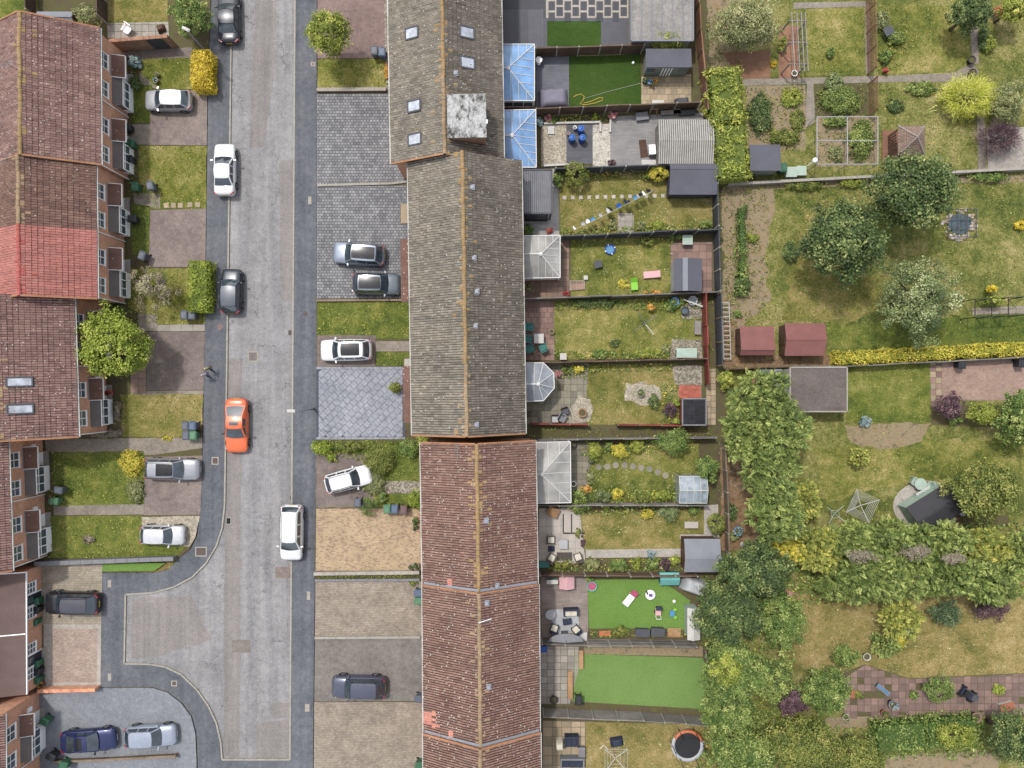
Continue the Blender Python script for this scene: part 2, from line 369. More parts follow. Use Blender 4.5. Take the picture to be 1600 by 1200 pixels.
def clip(poly, a, b, cc):
    """keep the side a*x+b*y <= cc of a convex polygon"""
    out = []
    for i in range(len(poly)):
        p, q = poly[i], poly[(i+1) % len(poly)]
        dp, dq = a*p[0]+b*p[1]-cc, a*q[0]+b*q[1]-cc
        if dp <= 0: out.append(p)
        if (dp < 0 < dq) or (dq < 0 < dp):
            t = dp/(dp-dq); out.append((p[0]+(q[0]-p[0])*t, p[1]+(q[1]-p[1])*t))
    return out
def area(p): return abs(sum(p[i][0]*p[(i+1)%len(p)][1]-p[(i+1)%len(p)][0]*p[i][1] for i in range(len(p))))/2
def pave(base, pts, z, mat, w, h, ang=0.0, gap=.02, off=.5, piece='slab', lift=.012, skip=0.0, mats=None):
    """lays separate slabs, cut to a convex outline, on a base patch"""
    out = poly_px(pts, z)
    if sum(out[i][0]*out[(i+1)%len(out)][1]-out[(i+1)%len(out)][0]*out[i][1] for i in range(len(out))) < 0: out = out[::-1]
    ca, sa = math.cos(ang), math.sin(ang); o0 = out[0]
    loc = [((x-o0[0])*ca+(y-o0[1])*sa, -(x-o0[0])*sa+(y-o0[1])*ca) for x, y in out]
    x0, x1 = min(p[0] for p in loc), max(p[0] for p in loc); y0, y1 = min(p[1] for p in loc), max(p[1] for p in loc)
    mm = [M[k] for k in (mats or [mat])]
    hw, hh = (w-gap)/2, (h-gap)/2
    shared = {m.name: MB().obox((0,0,0), (w-gap, h-gap, .05)).mesh(piece, m) for m in mm}
    ny = int((y1-y0)/h)+2
    for j in range(-1, ny):
        for i in range(-1, int((x1-x0)/w)+2):
            if skip and rnd.random() < skip: continue
            cx, cy = x0+(i+.5)*w+(off*w if j % 2 else 0), y0+(j+.5)*h
            q = [(cx-hw,cy-hh),(cx+hw,cy-hh),(cx+hw,cy+hh),(cx-hw,cy+hh)]
            full = area(q); k = q
            for e in range(len(loc)):
                a, b = loc[e], loc[(e+1) % len(loc)]; nx, nyy = b[1]-a[1], -(b[0]-a[0])
                k = clip(k, nx, nyy, nx*a[0]+nyy*a[1])
                if len(k) < 3: break
            if len(k) < 3 or area(k) < .12*full: continue
            mt = mm[(i*7+j*3) % len(mm)] if len(mm) > 1 else mm[0]
            zz = z + lift - .025 + rnd.uniform(-.004, .004)
            wx, wy = o0[0]+cx*ca-cy*sa, o0[1]+cx*sa+cy*ca
            if area(k) > .995*full: o = link(piece, shared[mt.name], base)
            else: o = MB().prism([(p[0]-cx, p[1]-cy) for p in k], -.025, .025).build(piece, mt, base)
            o.location = (wx, wy, zz); o.rotation_euler = (rnd.uniform(-.006,.006), rnd.uniform(-.006,.006), ang)

tag(MB().prism([(-160,-160),(160,-160),(160,160),(-160,160)], -.4, -.06).build('ground', M['ground']), kind='structure')
# carriageway with the turning head of the close
LK = [(366,-420),(362,0),(360,150),(358,300),(356,450),(354,600),(352,720),(351,790),(347,825),(338,853),(322,880),(300,902),(272,917),(240,926),(196,929)]
LK2 = [(196,929),(194,1037)]
LK3 = [(194,1037),(235,1038),(258,1042),(283,1054),(308,1078),(326,1104),(338,1130),(345,1160),(347,1187)]
BK = [(347,1187),(453,1187)]
RK = [(453,1187),(455,900),(457,640),(459,300),(461,0),(464,-420)]
tag(MB().prism(poly_px(LK + LK2[1:] + LK3[1:] + BK[1:] + RK[1:], 0), -.3, 0).build('road', M['road']), kind='structure')
patch('road_repair', [(362,1000),(392,1000),(392,1020),(362,1020)], .0045, 'conc_grey', .04)
patch('road_repair', [(436,250),(459,250),(458,470),(440,470)], .0045, 'road_patch', .08)
patch('road_repair', [(205,935),(300,932),(330,1000),(240,1028),(205,1028)], .0045, 'road_patch', .2)
patch('road_repair', [(398,0),(432,0),(428,120),(412,230),(392,230)], .004, 'road_patch', .12)
patch('road_repair', [(352,560),(378,560),(374,1183),(350,1183)], .004, 'road_patch', .10)
patch('road_repair', [(430,886),(454,886),(454,903),(430,903)], .004, 'conc_pink', .03)
patch('road_repair', [(425,1098),(452,1098),(452,1122),(425,1122)], .004, 'road_patch', .03)
patch('road_repair', [(400,1130),(452,1124),(452,1186),(400,1186)], .004, 'road_patch', .05)
# pavements
PL = [(334,-420),(330,0),(326,100),(324,230),(322,400),(320,520),(318,640),(316,720),(313,800),(308,838),(298,858),(279,873),(262,891),(242,895),(160,895),(158,980),(157,1074),(200,1073),(238,1073),(262,1080),(285,1098),(300,1118),(307,1145),(309,1187)]
pv = patch('pavement', PL + [(347,1187)] + LK3[::-1][1:] + LK2[::-1][1:] + LK[::-1][1:], .10, 'pave_tar')
patch('pavement', [(461,0),(464,-420),(497,-420),(495,0),(494,690),(492,900),(489,1187),(453,1187),(455,900),(457,640),(459,300)], .10, 'pave_tar')
patch('pavement', [(309,1187),(489,1187),(489,1330),(309,1330)], .10, 'pave_tar')
def kerb(pts):
    mb = MB(); w = poly_px(pts, .1)
    for i in range(len(w)-1):
        a, b = Vector(w[i]), Vector(w[i+1]); L = (b-a).length; k = max(1, round(L/.9))
        for j in range(k):
            p, q = a+(b-a)*((j+.012)/k), a+(b-a)*((j+.988)/k)
            mb.bar((p.x,p.y,.03), (q.x,q.y,.03), .13, .19)
    tag(mb.build('kerb', M['kerb']), kind='structure')
for k_ in (LK, LK2, LK3, BK, RK): kerb(k_)
for px, py, w_, h_, mt in ((171,912,5,11,'concrete'),(171,1058,5,11,'concrete'),(484,313,5,12,'concrete'),(482,931,5,13,'concrete'),(480,1106,7,12,'conc_pale'),(314,862,18,15,'iron'),(336,720,11,12,'iron'),(395,557,16,16,'conc_grey'),(489,100,7,7,'rust'),(272,1068,9,9,'iron'),(357,814,5,8,'black'),(453,520,5,8,'black'),(455,778,4,6,'black')):
    z_ = .004 if 352 < px < 455 else .104
    fr = patch('manhole_frame', rect(px-w_/2, py-h_/2, px+w_/2, py+h_/2), z_, 'concrete' if mt != 'black' else 'iron', 0, .05)
    patch('manhole_cover', rect(px-w_/2+1.6, py-h_/2+1.6, px+w_/2-1.6, py+h_/2-1.6), z_+.006, mt, 0, .05, parent=fr)
fr = MB().lathe([(.24,0),(.24,.012)], 16).build('inspection_cover', M['rust'], None, False, (*P(344,511,.1), .10)); fr['kind'] = 'structure'
fr = MB().lathe([(.2,0),(.2,.012)], 16).build('inspection_cover', M['iron'], None, False, (*P(477,490,.1), .10)); fr['kind'] = 'structure'

# --- left front gardens
patch('flower_bed', [(60,-200),(332,-200),(329,0),(325,100),(323,230),(321,400),(319,520),(317,640),(315,720),(312,800),(306,838),(296,858),(278,873),(60,876)], .090, 'soil')
patch('flower_bed', [(-60,-200),(60,-200),(60,1190),(-60,1190)], .086, 'soil')
def L_(nm, pts, z, mt, r=.08): return patch(nm, pts, z, mt, r)
L_('lawn', [(-60,-90),(60,-90),(60,30),(-60,30)], .104, 'lawn_fresh')
L_('lawn', [(168,-60),(262,-60),(262,36),(168,36)], .104, 'lawn_dry')
sl = L_('patio', [(168,36),(263,34),(264,58),(168,60)], .100, 'joint', 0); pave(sl, [(168,36),(263,34),(264,58),(168,60)], .104, 'slab_grey', .58, .58, 0, .03, 0)
L_('path', [(186,78),(300,74),(299,92),(205,94)], .104, 'conc_brown', .03)
L_('lawn', [(222,92),(298,91),(300,139),(248,140),(222,116)], .110, 'lawn_front')
L_('lawn', [(208,134),(238,132),(237,190),(206,193)], .110, 'lawn_fresh')
L_('path', [(218,116),(244,116),(250,140),(220,131)], .106, 'path_conc', .04)
L_('driveway', [(236,142),(324,141),(323,227),(234,226)], .112, 'conc_pink', .02)
L_('path', [(206,194),(235,194),(234,226),(206,226)], .106, 'path_conc', .02)
L_('lawn', [(217,228),(323,228),(322,326),(236,326),(217,316)], .110, 'lawn_front')
L_('driveway', [(235,328),(322,326),(321,417),(232,417)], .112, 'conc_pink', .02)
L_('path', [(208,302),(250,302),(250,326),(210,318)], .115, 'path_conc', .03)
L_('lawn', [(206,318),(234,318),(233,398),(206,398)], .110, 'lawn_fresh')
L_('lawn', [(200,420),(321,419),(320,506),(246,507),(200,480)], .108, 'lawn_front')
L_('path', [(216,490),(245,490),(246,517),(216,517)], .112, 'path_conc', .02)
sl = L_('path', [(246,508),(320,506),(320,517),(246,518)], .104, 'joint', 0); pave(sl, [(246,508),(320,506),(320,517),(246,518)], .106, 'slab_grey', 1.0, .62, 0, .03, 0)
L_('driveway', [(230,519),(320,518),(318,609),(229,610)], .112, 'conc_brown', .02)
sl = L_('path', [(204,560),(229,560),(229,614),(204,614)], .104, 'joint', 0); pave(sl, [(204,560),(229,560),(229,614),(204,614)], .106, 'slab_brown', .66, .6, 0, .03, 0)
L_('path', [(204,611),(318,610),(318,616),(204,617)], .104, 'path_conc', .02)
L_('lawn', [(188,616),(317,616),(316,664),(280,684),(190,682)], .110, 'lawn_dry')
L_('path', [(70,686),(316,684),(316,700),(240,711),(72,705)], .106, 'path_conc', .05)
L_('lawn', [(84,707),(225,705),(225,787),(84,790)], .110, 'lawn_fresh')
L_('driveway', [(226,714),(316,712),(313,804),(225,805)], .112, 'conc_pink', .02)
L_('path', [(84,788),(225,788),(225,804),(84,805)], .106, 'path_conc', .04)
L_('driveway', [(222,808),(312,806),(305,840),(296,854),(222,850)], .112, 'gravel_beige', .05)
L_('lawn', [(80,806),(222,806),(222,850),(294,852),(276,870),(78,872)], .109, 'lawn_fresh')
L_('lawn', [(160,880),(258,880),(241,892),(160,893)], .116, 'turf_bright', .02)
L_('driveway', [(60,881),(160,881),(158,976),(60,976)], .104, 'cream_block', 0)
L_('driveway', [(68,976),(158,976),(157,1072),(68,1072)], .106, 'conc_pale', 0)
L_('driveway_inset', [(80,982),(152,982),(151,1066),(80,1066)], .112, 'pink_block', 0)
L_('driveway', [(60,1076),(200,1075),(238,1075),(261,1082),(283,1099),(298,1119),(305,1146),(307,1190),(307,1330),(60,1330)], .102, 'tar_blue', .01)
patch('flower_bed', [(-60,1190),(60,1190),(60,1330),(-60,1330)], .086, 'soil')
# --- front gardens of the middle terrace
patch('flower_bed', [(498,-420),(700,-420),(700,1330),(491,1330)], .088, 'soil')
L_('driveway', [(496,-300),(604,-300),(604,91),(496,91)], .104, 'rust', .01)
L_('flower_bed', [(600,-30),(612,-30),(612,140),(602,140)], .108, 'gravel_dirty', .04)
L_('lawn', [(496,93),(602,92),(604,138),(496,138)], .110, 'lawn_front')
L_('driveway', [(495,146),(640,146),(640,288),(495,289)], .104, 'setts', 0)
L_('driveway', [(495,290),(660,290),(660,466),(495,467)], .105, 'setts', 0)
L_('lawn', [(496,471),(660,471),(660,529),(496,530)], .110, 'lawn_fresh')
L_('driveway', [(495,524),(587,524),(586,572),(495,573)], .113, 'conc_brown', .01)
L_('path', [(587,533),(660,533),(660,549),(587,549)], .108, 'path_conc', .01)
L_('lawn', [(588,550),(660,550),(660,571),(588,571)], .110, 'lawn_fresh')
sl = L_('driveway', [(494,573),(633,573),(633,686),(494,687)], .100, 'stamped_joint', 0)
pave(sl, [(498,577),(629,577),(629,682),(498,683)], .106, 'stamped', .52, .52, math.radians(45), .03, .5, 'paver')
pave(sl, [(494,573),(633,573),(633,577),(494,577)], .106, 'stamped', .6, .22, 0, .03, 0, 'paver')
pave(sl, [(494,683),(633,682),(633,686),(494,687)], .106, 'stamped', .6, .22, 0, .03, 0, 'paver')
L_('lawn', [(494,690),(670,688),(670,752),(600,752),(570,715),(494,711)], .106, 'lawn_fresh', .2)
L_('driveway', [(494,709),(575,709),(594,750),(580,793),(494,793)], .108, 'conc_brown', .12)
L_('path', [(580,752),(660,752),(660,771),(580,771)], .112, 'gravel_dirty', .08)
L_('lawn', [(582,771),(660,771),(660,792),(590,792)], .110, 'lawn_fresh')
L_('driveway', [(494,795),(672,794),(672,891),(493,892)], .106, 'buff', 0)
L_('driveway', [(493,908),(672,908),(672,995),(492,996)], .106, 'buff_grey', 0)
L_('driveway', [(492,997),(672,997),(672,1095),(491,1096)], .107, 'conc_grey', .01)
L_('driveway', [(491,1097),(672,1097),(672,1330),(489,1330)], .106, 'buff_grey', 0)
# --- back gardens
patch('flower_bed', [(700,-420),(1112,-420),(1135,300),(1135,700),(1128,1330),(700,1330)], .086, 'soil')
sl = L_('patio', [(783,-40),(855,-40),(855,74),(783,74)], .100, 'slab_black', 0)
pave(sl, [(784,9),(849,9),(849,74),(784,74)], .104, 'slab_slate', 1.1, 3.2, 0, .02, 0)
sl = L_('patio', [(853,-30),(990,-30),(990,28),(853,28)], .104, 'conc_pale', 0)
for i in range(11):
    for j in (-1, 0, 1):
        x0 = 857 + i*12.5; y0 = 2 + (9 if i % 2 else 0) + j*17.5
        if y0 > 22: continue
        o = MB().prism(poly_px(rect(x0, y0, x0+10, y0+14), .11), .09, .118).build('slab', M['slab_black'], sl)
L_('patio', [(849,28),(990,28),(990,74),(849,74)], .102, 'slab_slate', 0)
L_('lawn', [(855,33),(939,33),(939,72),(855,72)], .118, 'turf_dark', .01)
L_('lawn', [(888,88),(1001,85),(1002,165),(889,167)], .108, 'turf_dark', .02)
sl = L_('patio', [(1002,118),(1080,116),(1080,164),(1002,166)], .100, 'joint', 0); pave(sl, [(1002,118),(1080,116),(1080,164),(1002,166)], .104, 'slab_buff', .5, .5, 0, .025, .5)
L_('gravel_bed', [(846,193),(886,193),(886,260),(846,260)], .104, 'gravel_beige', .03)
sl = L_('patio', [(885,195),(926,193),(926,256),(885,258)], .106, 'joint', 0); pave(sl, [(885,195),(926,193),(926,256),(885,258)], .108, 'slab_slate', .62, .62, 0, .02, 0)
L_('gravel_bed', [(926,195),(953,193),(954,260),(926,260)], .108, 'gravel_white', .03)
L_('lawn', [(874,272),(1118,270),(1118,364),(874,368)], .106, 'lawn_dry')
sl = L_('patio', [(965,333),(990,333),(990,364),(965,364)], .108, 'joint', .05); pave(sl, [(965,333),(990,333),(990,364),(965,364)], .110, 'slab_grey', .62, .5, 0, .03, 0)
L_('lawn', [(892,374),(1052,371),(1052,464),(892,464)], .106, 'lawn_mixed')
sl = L_('patio', [(818,372),(892,372),(892,466),(818,466)], .098, 'joint', 0); pave(sl, [(818,372),(889,372),(889,466),(818,466)], .102, 'slab_brown', .48, .48, 0, .03, 0)
sl = L_('patio', [(1046,380),(1115,376),(1115,458),(1046,462)], .104, 'joint', .05); pave(sl, [(1048,380),(1112,378),(1112,456),(1048,460)], .106, 'slab_red', .6, .6, 0, .03, 0)
sl = L_('step', [(890,438),(914,438),(914,452),(890,454)], .25, 'slab_grey', 0); 
pave(sl, [(891,439),(913,439),(913,452),(891,453)], .252, 'slab_brown', .5, .5, 0, .03, 0)
L_('lawn', [(866,470),(1094,466),(1096,558),(866,562)], .106, 'lawn_mixed')
sl = L_('patio', [(818,470),(868,470),(868,563),(818,563)], .100, 'joint', 0); pave(sl, [(818,470),(866,470),(866,563),(818,563)], .104, 'slab_red', .45, .45, 0, .03, .5)
L_('gravel_bed', [(1050,530),(1096,530),(1098,562),(1046,562)], .112, 'gravel_dirty', .15)
L_('gravel_bed', [(1064,478),(1096,468),(1096,498),(1066,498)], .112, 'gravel_dirty', .15)
L_('lawn', [(918,570),(1058,568),(1064,662),(916,664)], .106, 'lawn_dry')
sl = L_('patio', [(820,566),(920,566),(918,662),(820,664)], .100, 'joint', 0); pave(sl, [(820,568),(918,568),(916,662),(820,662)], .104, 'slab_moss', .55, .55, 0, .03, 0, skip=.06)
L_('gravel_bed', [(904,618),(922,624),(927,640),(922,658),(890,662),(884,650)], .122, 'gravel_beige', .1)
L_('gravel_bed', [(978,598),(1004,596),(1030,606),(1032,624),(1008,634),(976,626)], .112, 'gravel_beige', .25)
L_('gravel_bed', [(1050,572),(1096,570),(1098,602),(1056,602)], .112, 'gravel_dirty', .15)
sl = L_('patio', [(1060,602),(1096,602),(1096,622),(1060,622)], .110, 'slab_brown', 0); pave(sl, [(1061,602),(1095,602),(1095,622),(1061,622)], .112, 'slab_brick', .36, .2, 0, .02, .5, 'brick')
sl = L_('path', [(1103,576),(1118,576),(1119,664),(1104,664)], .100, 'joint', 0); pave(sl, [(1103,576),(1118,576),(1119,664),(1104,664)], .104, 'slab_buff', .42, .5, 0, .04, 0)
L_('path', [(820,668),(1124,666),(1126,684),(820,688)], .096, 'soil', .05)
L_('lawn', [(920,700),(1092,692),(1096,782),(920,786)], .106, 'lawn_mixed')
sl = L_('patio', [(838,690),(924,690),(924,788),(838,788)], .098, 'joint', 0); pave(sl, [(892,692),(922,692),(922,786),(892,786)], .102, 'slab_moss', .5, .5, 0, .03, 0)
sl = L_('patio', [(842,794),(908,794),(916,880),(842,882)], .100, 'joint', 0); pave(sl, [(842,794),(905,794),(915,880),(842,880)], .104, 'slab_light', .62, .62, 0, .012, 0)
L_('lawn', [(906,802),(1100,796),(1100,834),(1066,836),(1064,858),(914,860)], .106, 'lawn_dry')
L_('path', [(915,859),(1066,857),(1068,870),(915,872)], .110, 'conc_pale', 0)
L_('path', [(1100,790),(1122,788),(1124,840),(1062,842),(1062,835),(1100,835)], .112, 'conc_pale', 0)
L_('lawn', [(918,906),(1030,905),(1078,938),(1078,984),(1000,982),(920,982)], .110, 'turf_bright', .02)
L_('lawn', [(895,1024),(912,1022),(1100,1028),(1104,1108),(894,1096)], .110, 'turf_mid', .02)
sl = L_('patio', [(842,1008),(914,1008),(914,1050),(896,1104),(842,1104)], .098, 'joint', 0); pave(sl, [(844,1010),(904,1010),(904,1046),(890,1100),(844,1100)], .102, 'slab_grey', .58, .58, 0, .04, 0)
L_('path', [(912,1008),(1098,1010),(1098,1026),(912,1022)], .102, 'litter', .03)
L_('lawn', [(915,1128),(1120,1132),(1120,1330),(915,1330)], .106, 'lawn_straw')
sl = L_('patio', [(846,1124),(916,1126),(916,1260),(846,1260)], .098, 'joint', 0); pave(sl, [(848,1126),(914,1128),(914,1240),(848,1240)], .102, 'slab_buff', .8, .8, 0, .04, 0)
# --- the large gardens further off
patch('lawn', [(1112,-420),(1900,-420),(1900,1500),(1126,1500),(1132,700)], .080, 'lawn_far', 0)
L_('flower_bed', [(1104,-40),(1165,-40),(1165,120),(1110,130)], .090, 'litter', .2)
L_('patio', [(1128,82),(1203,78),(1204,125),(1160,126)], .094, 'timber_red', 0)
L_('patio', [(1216,40),(1248,40),(1250,123),(1217,123)], .094, 'timber_red', 0)
L_('path', [(1160,124),(1400,118),(1490,114),(1520,98),(1530,112),(1515,128),(1400,128),(1160,134)], .100, 'path_conc', .03)
L_('path', [(1240,4),(1352,2),(1352,10),(1240,14)], .100, 'path_conc', .03)
L_('path', [(1516,30),(1527,30),(1530,100),(1519,100)], .100, 'path_conc', .04)
L_('path', [(1261,130),(1271,130),(1274,190),(1258,200)], .104, 'path_conc', .03)
L_('path', [(1352,6),(1358,6),(1360,116),(1353,116)], .100, 'path_conc', .03)
L_('path', [(1526,170),(1538,170),(1541,266),(1528,266)], .100, 'path_conc', .04)
L_('flower_bed', [(1165,135),(1259,133),(1259,235),(1165,235)], .092, 'litter', .1)
L_('lawn', [(1258,14),(1350,12),(1350,118),(1260,118)], .096, 'lawn_mixed')
L_('lawn', [(1372,10),(1515,8),(1516,96),(1480,112),(1372,116)], .096, 'lawn_mixed')
L_('flower_bed', [(1276,182),(1371,180),(1371,258),(1276,260)], .092, 'litter', .1)
L_('flower_bed', [(1272,131),(1356,130),(1356,180),(1272,181)], .092, 'soil', .1)
L_('patio', [(1542,200),(1700,196),(1700,264),(1544,266)], .098, 'conc_pale', .02)
L_('flower_bed', [(1128,284),(1205,284),(1212,330),(1196,400),(1204,470),(1150,520),(1130,560)], .090, 'litter', .35)
L_('flower_bed', [(1130,286),(1600,272),(1600,284),(1300,292),(1130,300)], .094, 'litter', .25)
L_('lawn', [(1222,500),(1240,380),(1262,330),(1300,310),(1330,440),(1400,430),(1420,460),(1340,500)], .086, 'lawn_dry', .5)
L_('flower_bed', [(1130,500),(1152,500),(1152,556),(1305,556),(1305,572),(1130,575)], .096, 'leaf_litter', .12)
L_('lawn', [(1420,500),(1700,480),(1700,544),(1300,548),(1290,510)], .088, 'lawn_fresh', .4)
L_('path', [(1518,482),(1700,474),(1700,486),(1520,492)], .100, 'path_conc', .05)
L_('lawn', [(1323,570),(1453,568),(1454,660),(1323,660)], .098, 'lawn_fresh', .08)
sl = L_('path', [(1453,564),(1472,564),(1472,636),(1455,636)], .098, 'joint', .02); pave(sl, [(1453,564),(1472,564),(1472,636),(1455,636)], .102, 'pink_drive', .5, .5, 0, .03, 0, mats=['slab_red', 'slab_buff'])
L_('driveway', [(1472,562),(1720,558),(1720,624),(1472,626)], .100, 'pink_drive', 0)
L_('flower_bed', [(1320,664),(1455,660),(1440,690),(1380,702),(1330,690)], .092, 'litter', .3)
L_('flower_bed', [(1455,636),(1560,630),(1560,668),(1455,664)], .092, 'soil', .1)
L_('lawn', [(1270,700),(1600,680),(1600,740),(1380,760),(1290,790)], .086, 'lawn_mixed', .5)
L_('flower_bed', [(1126,700),(1180,700),(1200,800),(1180,860),(1126,860)], .090, 'leaf_litter', .2)
o = MB().prism([(P(1449,790)[0]+2.95*math.cos(a*math.pi/18), P(1449,790)[1]+2.1*math.sin(a*math.pi/18)) for a in range(36)], 0, .11).build('patio', M['conc_pale']); o['kind'] = 'structure'
L_('flower_bed', [(1480,785),(1560,760),(1580,820),(1490,822)], .090, 'soil', .15)
L_('lawn', [(1200,930),(1720,900),(1720,1050),(1400,1058),(1310,1036),(1220,1056)], .092, 'lawn_straw', .3)
sl = L_('patio', [(1352,1038),(1420,1060),(1720,1046),(1720,1120),(1318,1124),(1316,1050)], .096, 'soil', .05)
pave(sl, [(1352,1039),(1420,1061),(1420,1121),(1318,1123),(1318,1060)], .100, 'slab_terrace', .58, .58, 0, .035, 0, skip=.05)
pave(sl, [(1420,1061),(1620,1052),(1620,1114),(1420,1121)], .100, 'slab_terrace', .58, .58, 0, .035, 0, skip=.05)
L_('flower_bed', [(1290,1122),(1540,1112),(1540,1122),(1420,1132),(1290,1140)], .100, 'litter', .08)
L_('flower_bed', [(1380,1180),(1560,1172),(1560,1330),(1380,1330)], .092, 'litter', .2)
# ------------------------------------------------------------------ terraced houses
def glass_mat(name, co, rough=.06, spec=.8, coat=.3, ns=1.7):
    m = Mat(name, rough, spec); m.b.inputs['Coat Weight'].default_value = coat
    a = m.ramp(m.noise(ns, 4, .6), [(.3, blend3(co, .6)), (.7, blend3(co, 1.4))]); return m.base(a)
M['glass'] = glass_mat('glass', c(92,104,116))
M['skylight_glass'] = glass_mat('skylight_glass', c(186,192,204), .15)
M['brick'] = brickwall('brick', c(200,138,104,.85), c(176,112,84,.85), c(196,178,158,.85))
M['brick_brown'] = brickwall('brick_brown', c(160,116,92,.7), c(134,96,78,.7), c(160,142,126,.7))
M['tile_plum'] = tiles('tile_plum', [(0, c(67,49,47)), (.10, c(132,101,94)), (.45, c(164,129,121)), (.8, c(182,149,139)), (1, c(203,154,141))], .55, c(180,135,78), .0, .5)  # lowest stop of each roof tile ramp is the painted shadow between rolls
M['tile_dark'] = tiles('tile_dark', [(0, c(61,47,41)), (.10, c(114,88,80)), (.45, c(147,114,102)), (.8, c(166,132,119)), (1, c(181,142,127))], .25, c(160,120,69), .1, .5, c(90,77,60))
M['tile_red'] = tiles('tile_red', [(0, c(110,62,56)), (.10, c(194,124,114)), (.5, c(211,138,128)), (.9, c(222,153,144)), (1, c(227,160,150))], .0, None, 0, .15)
M['tile_weathered_shaded'] = tiles('tile_weathered_shaded', [(0, c(57,52,47)), (.10, c(110,104,94)), (.45, c(137,129,118)), (.8, c(157,149,138)), (1, c(173,165,152))], .45, c(166,138,91), -.25, .6, c(101,91,74))  # darker copy for the east slopes, their shade put into the colour
M['tile_weathered_lit'] = tiles('tile_weathered_lit', [(0, c(64,58,52)), (.10, c(128,120,107)), (.45, c(156,148,134)), (.8, c(178,169,154)), (1, c(193,184,168))], .40, c(189,160,108), -.2, .6)  # paler copy of the same roof, sunlight on the west slopes painted in
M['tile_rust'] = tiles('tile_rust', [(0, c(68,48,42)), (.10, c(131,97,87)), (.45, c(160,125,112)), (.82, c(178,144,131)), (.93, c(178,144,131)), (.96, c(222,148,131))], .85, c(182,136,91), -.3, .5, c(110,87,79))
M['ridge_lichen'] = tiles('ridge_lichen', [(0, c(170,142,100)), (1, c(176,148,108))], 0, c(196,136,64), .22, .5)
M['ridge_buff'] = tiles('ridge_buff', [(0, c(170,146,116)), (1, c(176,150,118))], .2, c(212,150,70), .05, .5)
M['ridge_red'] = tiles('ridge_red', [(0, c(186,100,92)), (1, c(190,104,96))], 0, None, 0, .2)
M['verge'] = tiles('verge', [(0, c(190,136,100)), (1, c(196,142,106))], 0, c(206,130,70), .2, .4)
M['lead'] = plain('lead', c(156,160,170), .6, .2, 2)
M['canopy_tile'] = tiles('canopy_tile', [(0, c(130,97,86)), (1, c(140,105,92))], .3, None, 0, .4)
M['felt_brown'] = plain('felt_brown', c(120,99,94), .85, .2, .8)
M['bay_felt'] = plain('bay_felt', c(119,111,108), .85, .25, 1.2)
M['door_dark'] = plain('door_dark', c(52,58,70), .4, .1)
mfelt = Mat('stained_felt', .8, .2); f_ = mfelt.noise(1.5, 6, .75, mfelt.mapped(mfelt.pos(), scale=(1.3,.8,1)), .15)
M['stained_felt'] = mfelt.base(mfelt.mix(.6, mfelt.ramp(f_, [(.40, c(92,90,86)), (.47, c(190,190,188)), (.56, c(238,238,238))]), mfelt.ramp(mfelt.noise(5, 5, .8), [(.38, c(120,118,114)), (.55, c(236,236,236))]), 'MULTIPLY'))

TW, TG = .19, .38
def tile_field(parent, side, L, hw, ze, zr, mat, repl=(), lich=None):
    sl = math.hypot(hw, zr-ze); nu, nv = max(1, round(L/TW)), max(1, round(sl/TG)); w, g = L/nu, sl/nv
    dx, dz = side*hw/sl, -(zr-ze)/sl; nx, nz = -dz*side, abs(dx)
    I, J = np.meshgrid(np.arange(nu), np.arange(nv), indexing='ij'); I, J = I.ravel(), J.ravel(); N = len(I)
    pu = np.array([0,.30,.44,.70,1.0])*w; ph = np.array([0,.002,.024,.026,0])
    u = -L/2 + I[:,None]*w + pu[None]; jit = (rng.normal(0, .004, N) + .022*np.sin(I*w*.9+J*.35+L) + .012*np.sin(J*1.1+side))[:,None]
    v0, v1 = (J*g)[:,None]+0*u, ((J+1)*g)[:,None]+0*u+rng.normal(0, .006, N)[:,None]
    def pt(u, v, h): return np.stack([v*dx+h*nx, u, zr+v*dz+h*nz], -1)
    ph = ph*1.35
    up, lo, lip = pt(u, v0, ph[None]+.012+jit), pt(u, v1, ph[None]+.042+jit), pt(u, v1, ph[None]-.004+0*u)
    Q = []
    for k in range(4):
        Q.append(np.stack([up[:,k], up[:,k+1], lo[:,k+1], lo[:,k]], 1)); Q.append(np.stack([lo[:,k], lo[:,k+1], lip[:,k+1], lip[:,k]], 1))
    t = np.clip(rng.normal(.5, .15, N), .25, .9)
    for (ru, rv, rr, pr) in repl:
        near = (np.abs(u[:,2]-ru) < rr) & (np.abs(J*g-rv) < rr*.8) & (rng.random(N) < pr); t[near] = 1.0
    V = np.concatenate(Q, 0); groove_shade = np.where(t < .95, np.clip(t-.34, 0, 1), t); T = np.concatenate([t, t*.4, t*.7, t*.4, t, t*.5, np.where(t < .95, t*.0, t), t*0])  # lips and falling roll faces tinted dark to paint shadow lines between rolls
    if side > 0: V = V[:, ::-1]
    mi = np.tile(((J == 0) & (rng.random(N) < .16)) | ((J == 1) & (rng.random(N) < .05)) | ((J == 2) & (rng.random(N) < .02)), 8)
    o = link('roof_tiles', qmesh('roof_tiles', V, T, M[mat], M[lich or mat], mi), parent); o['kind'] = 'stuff'; return o

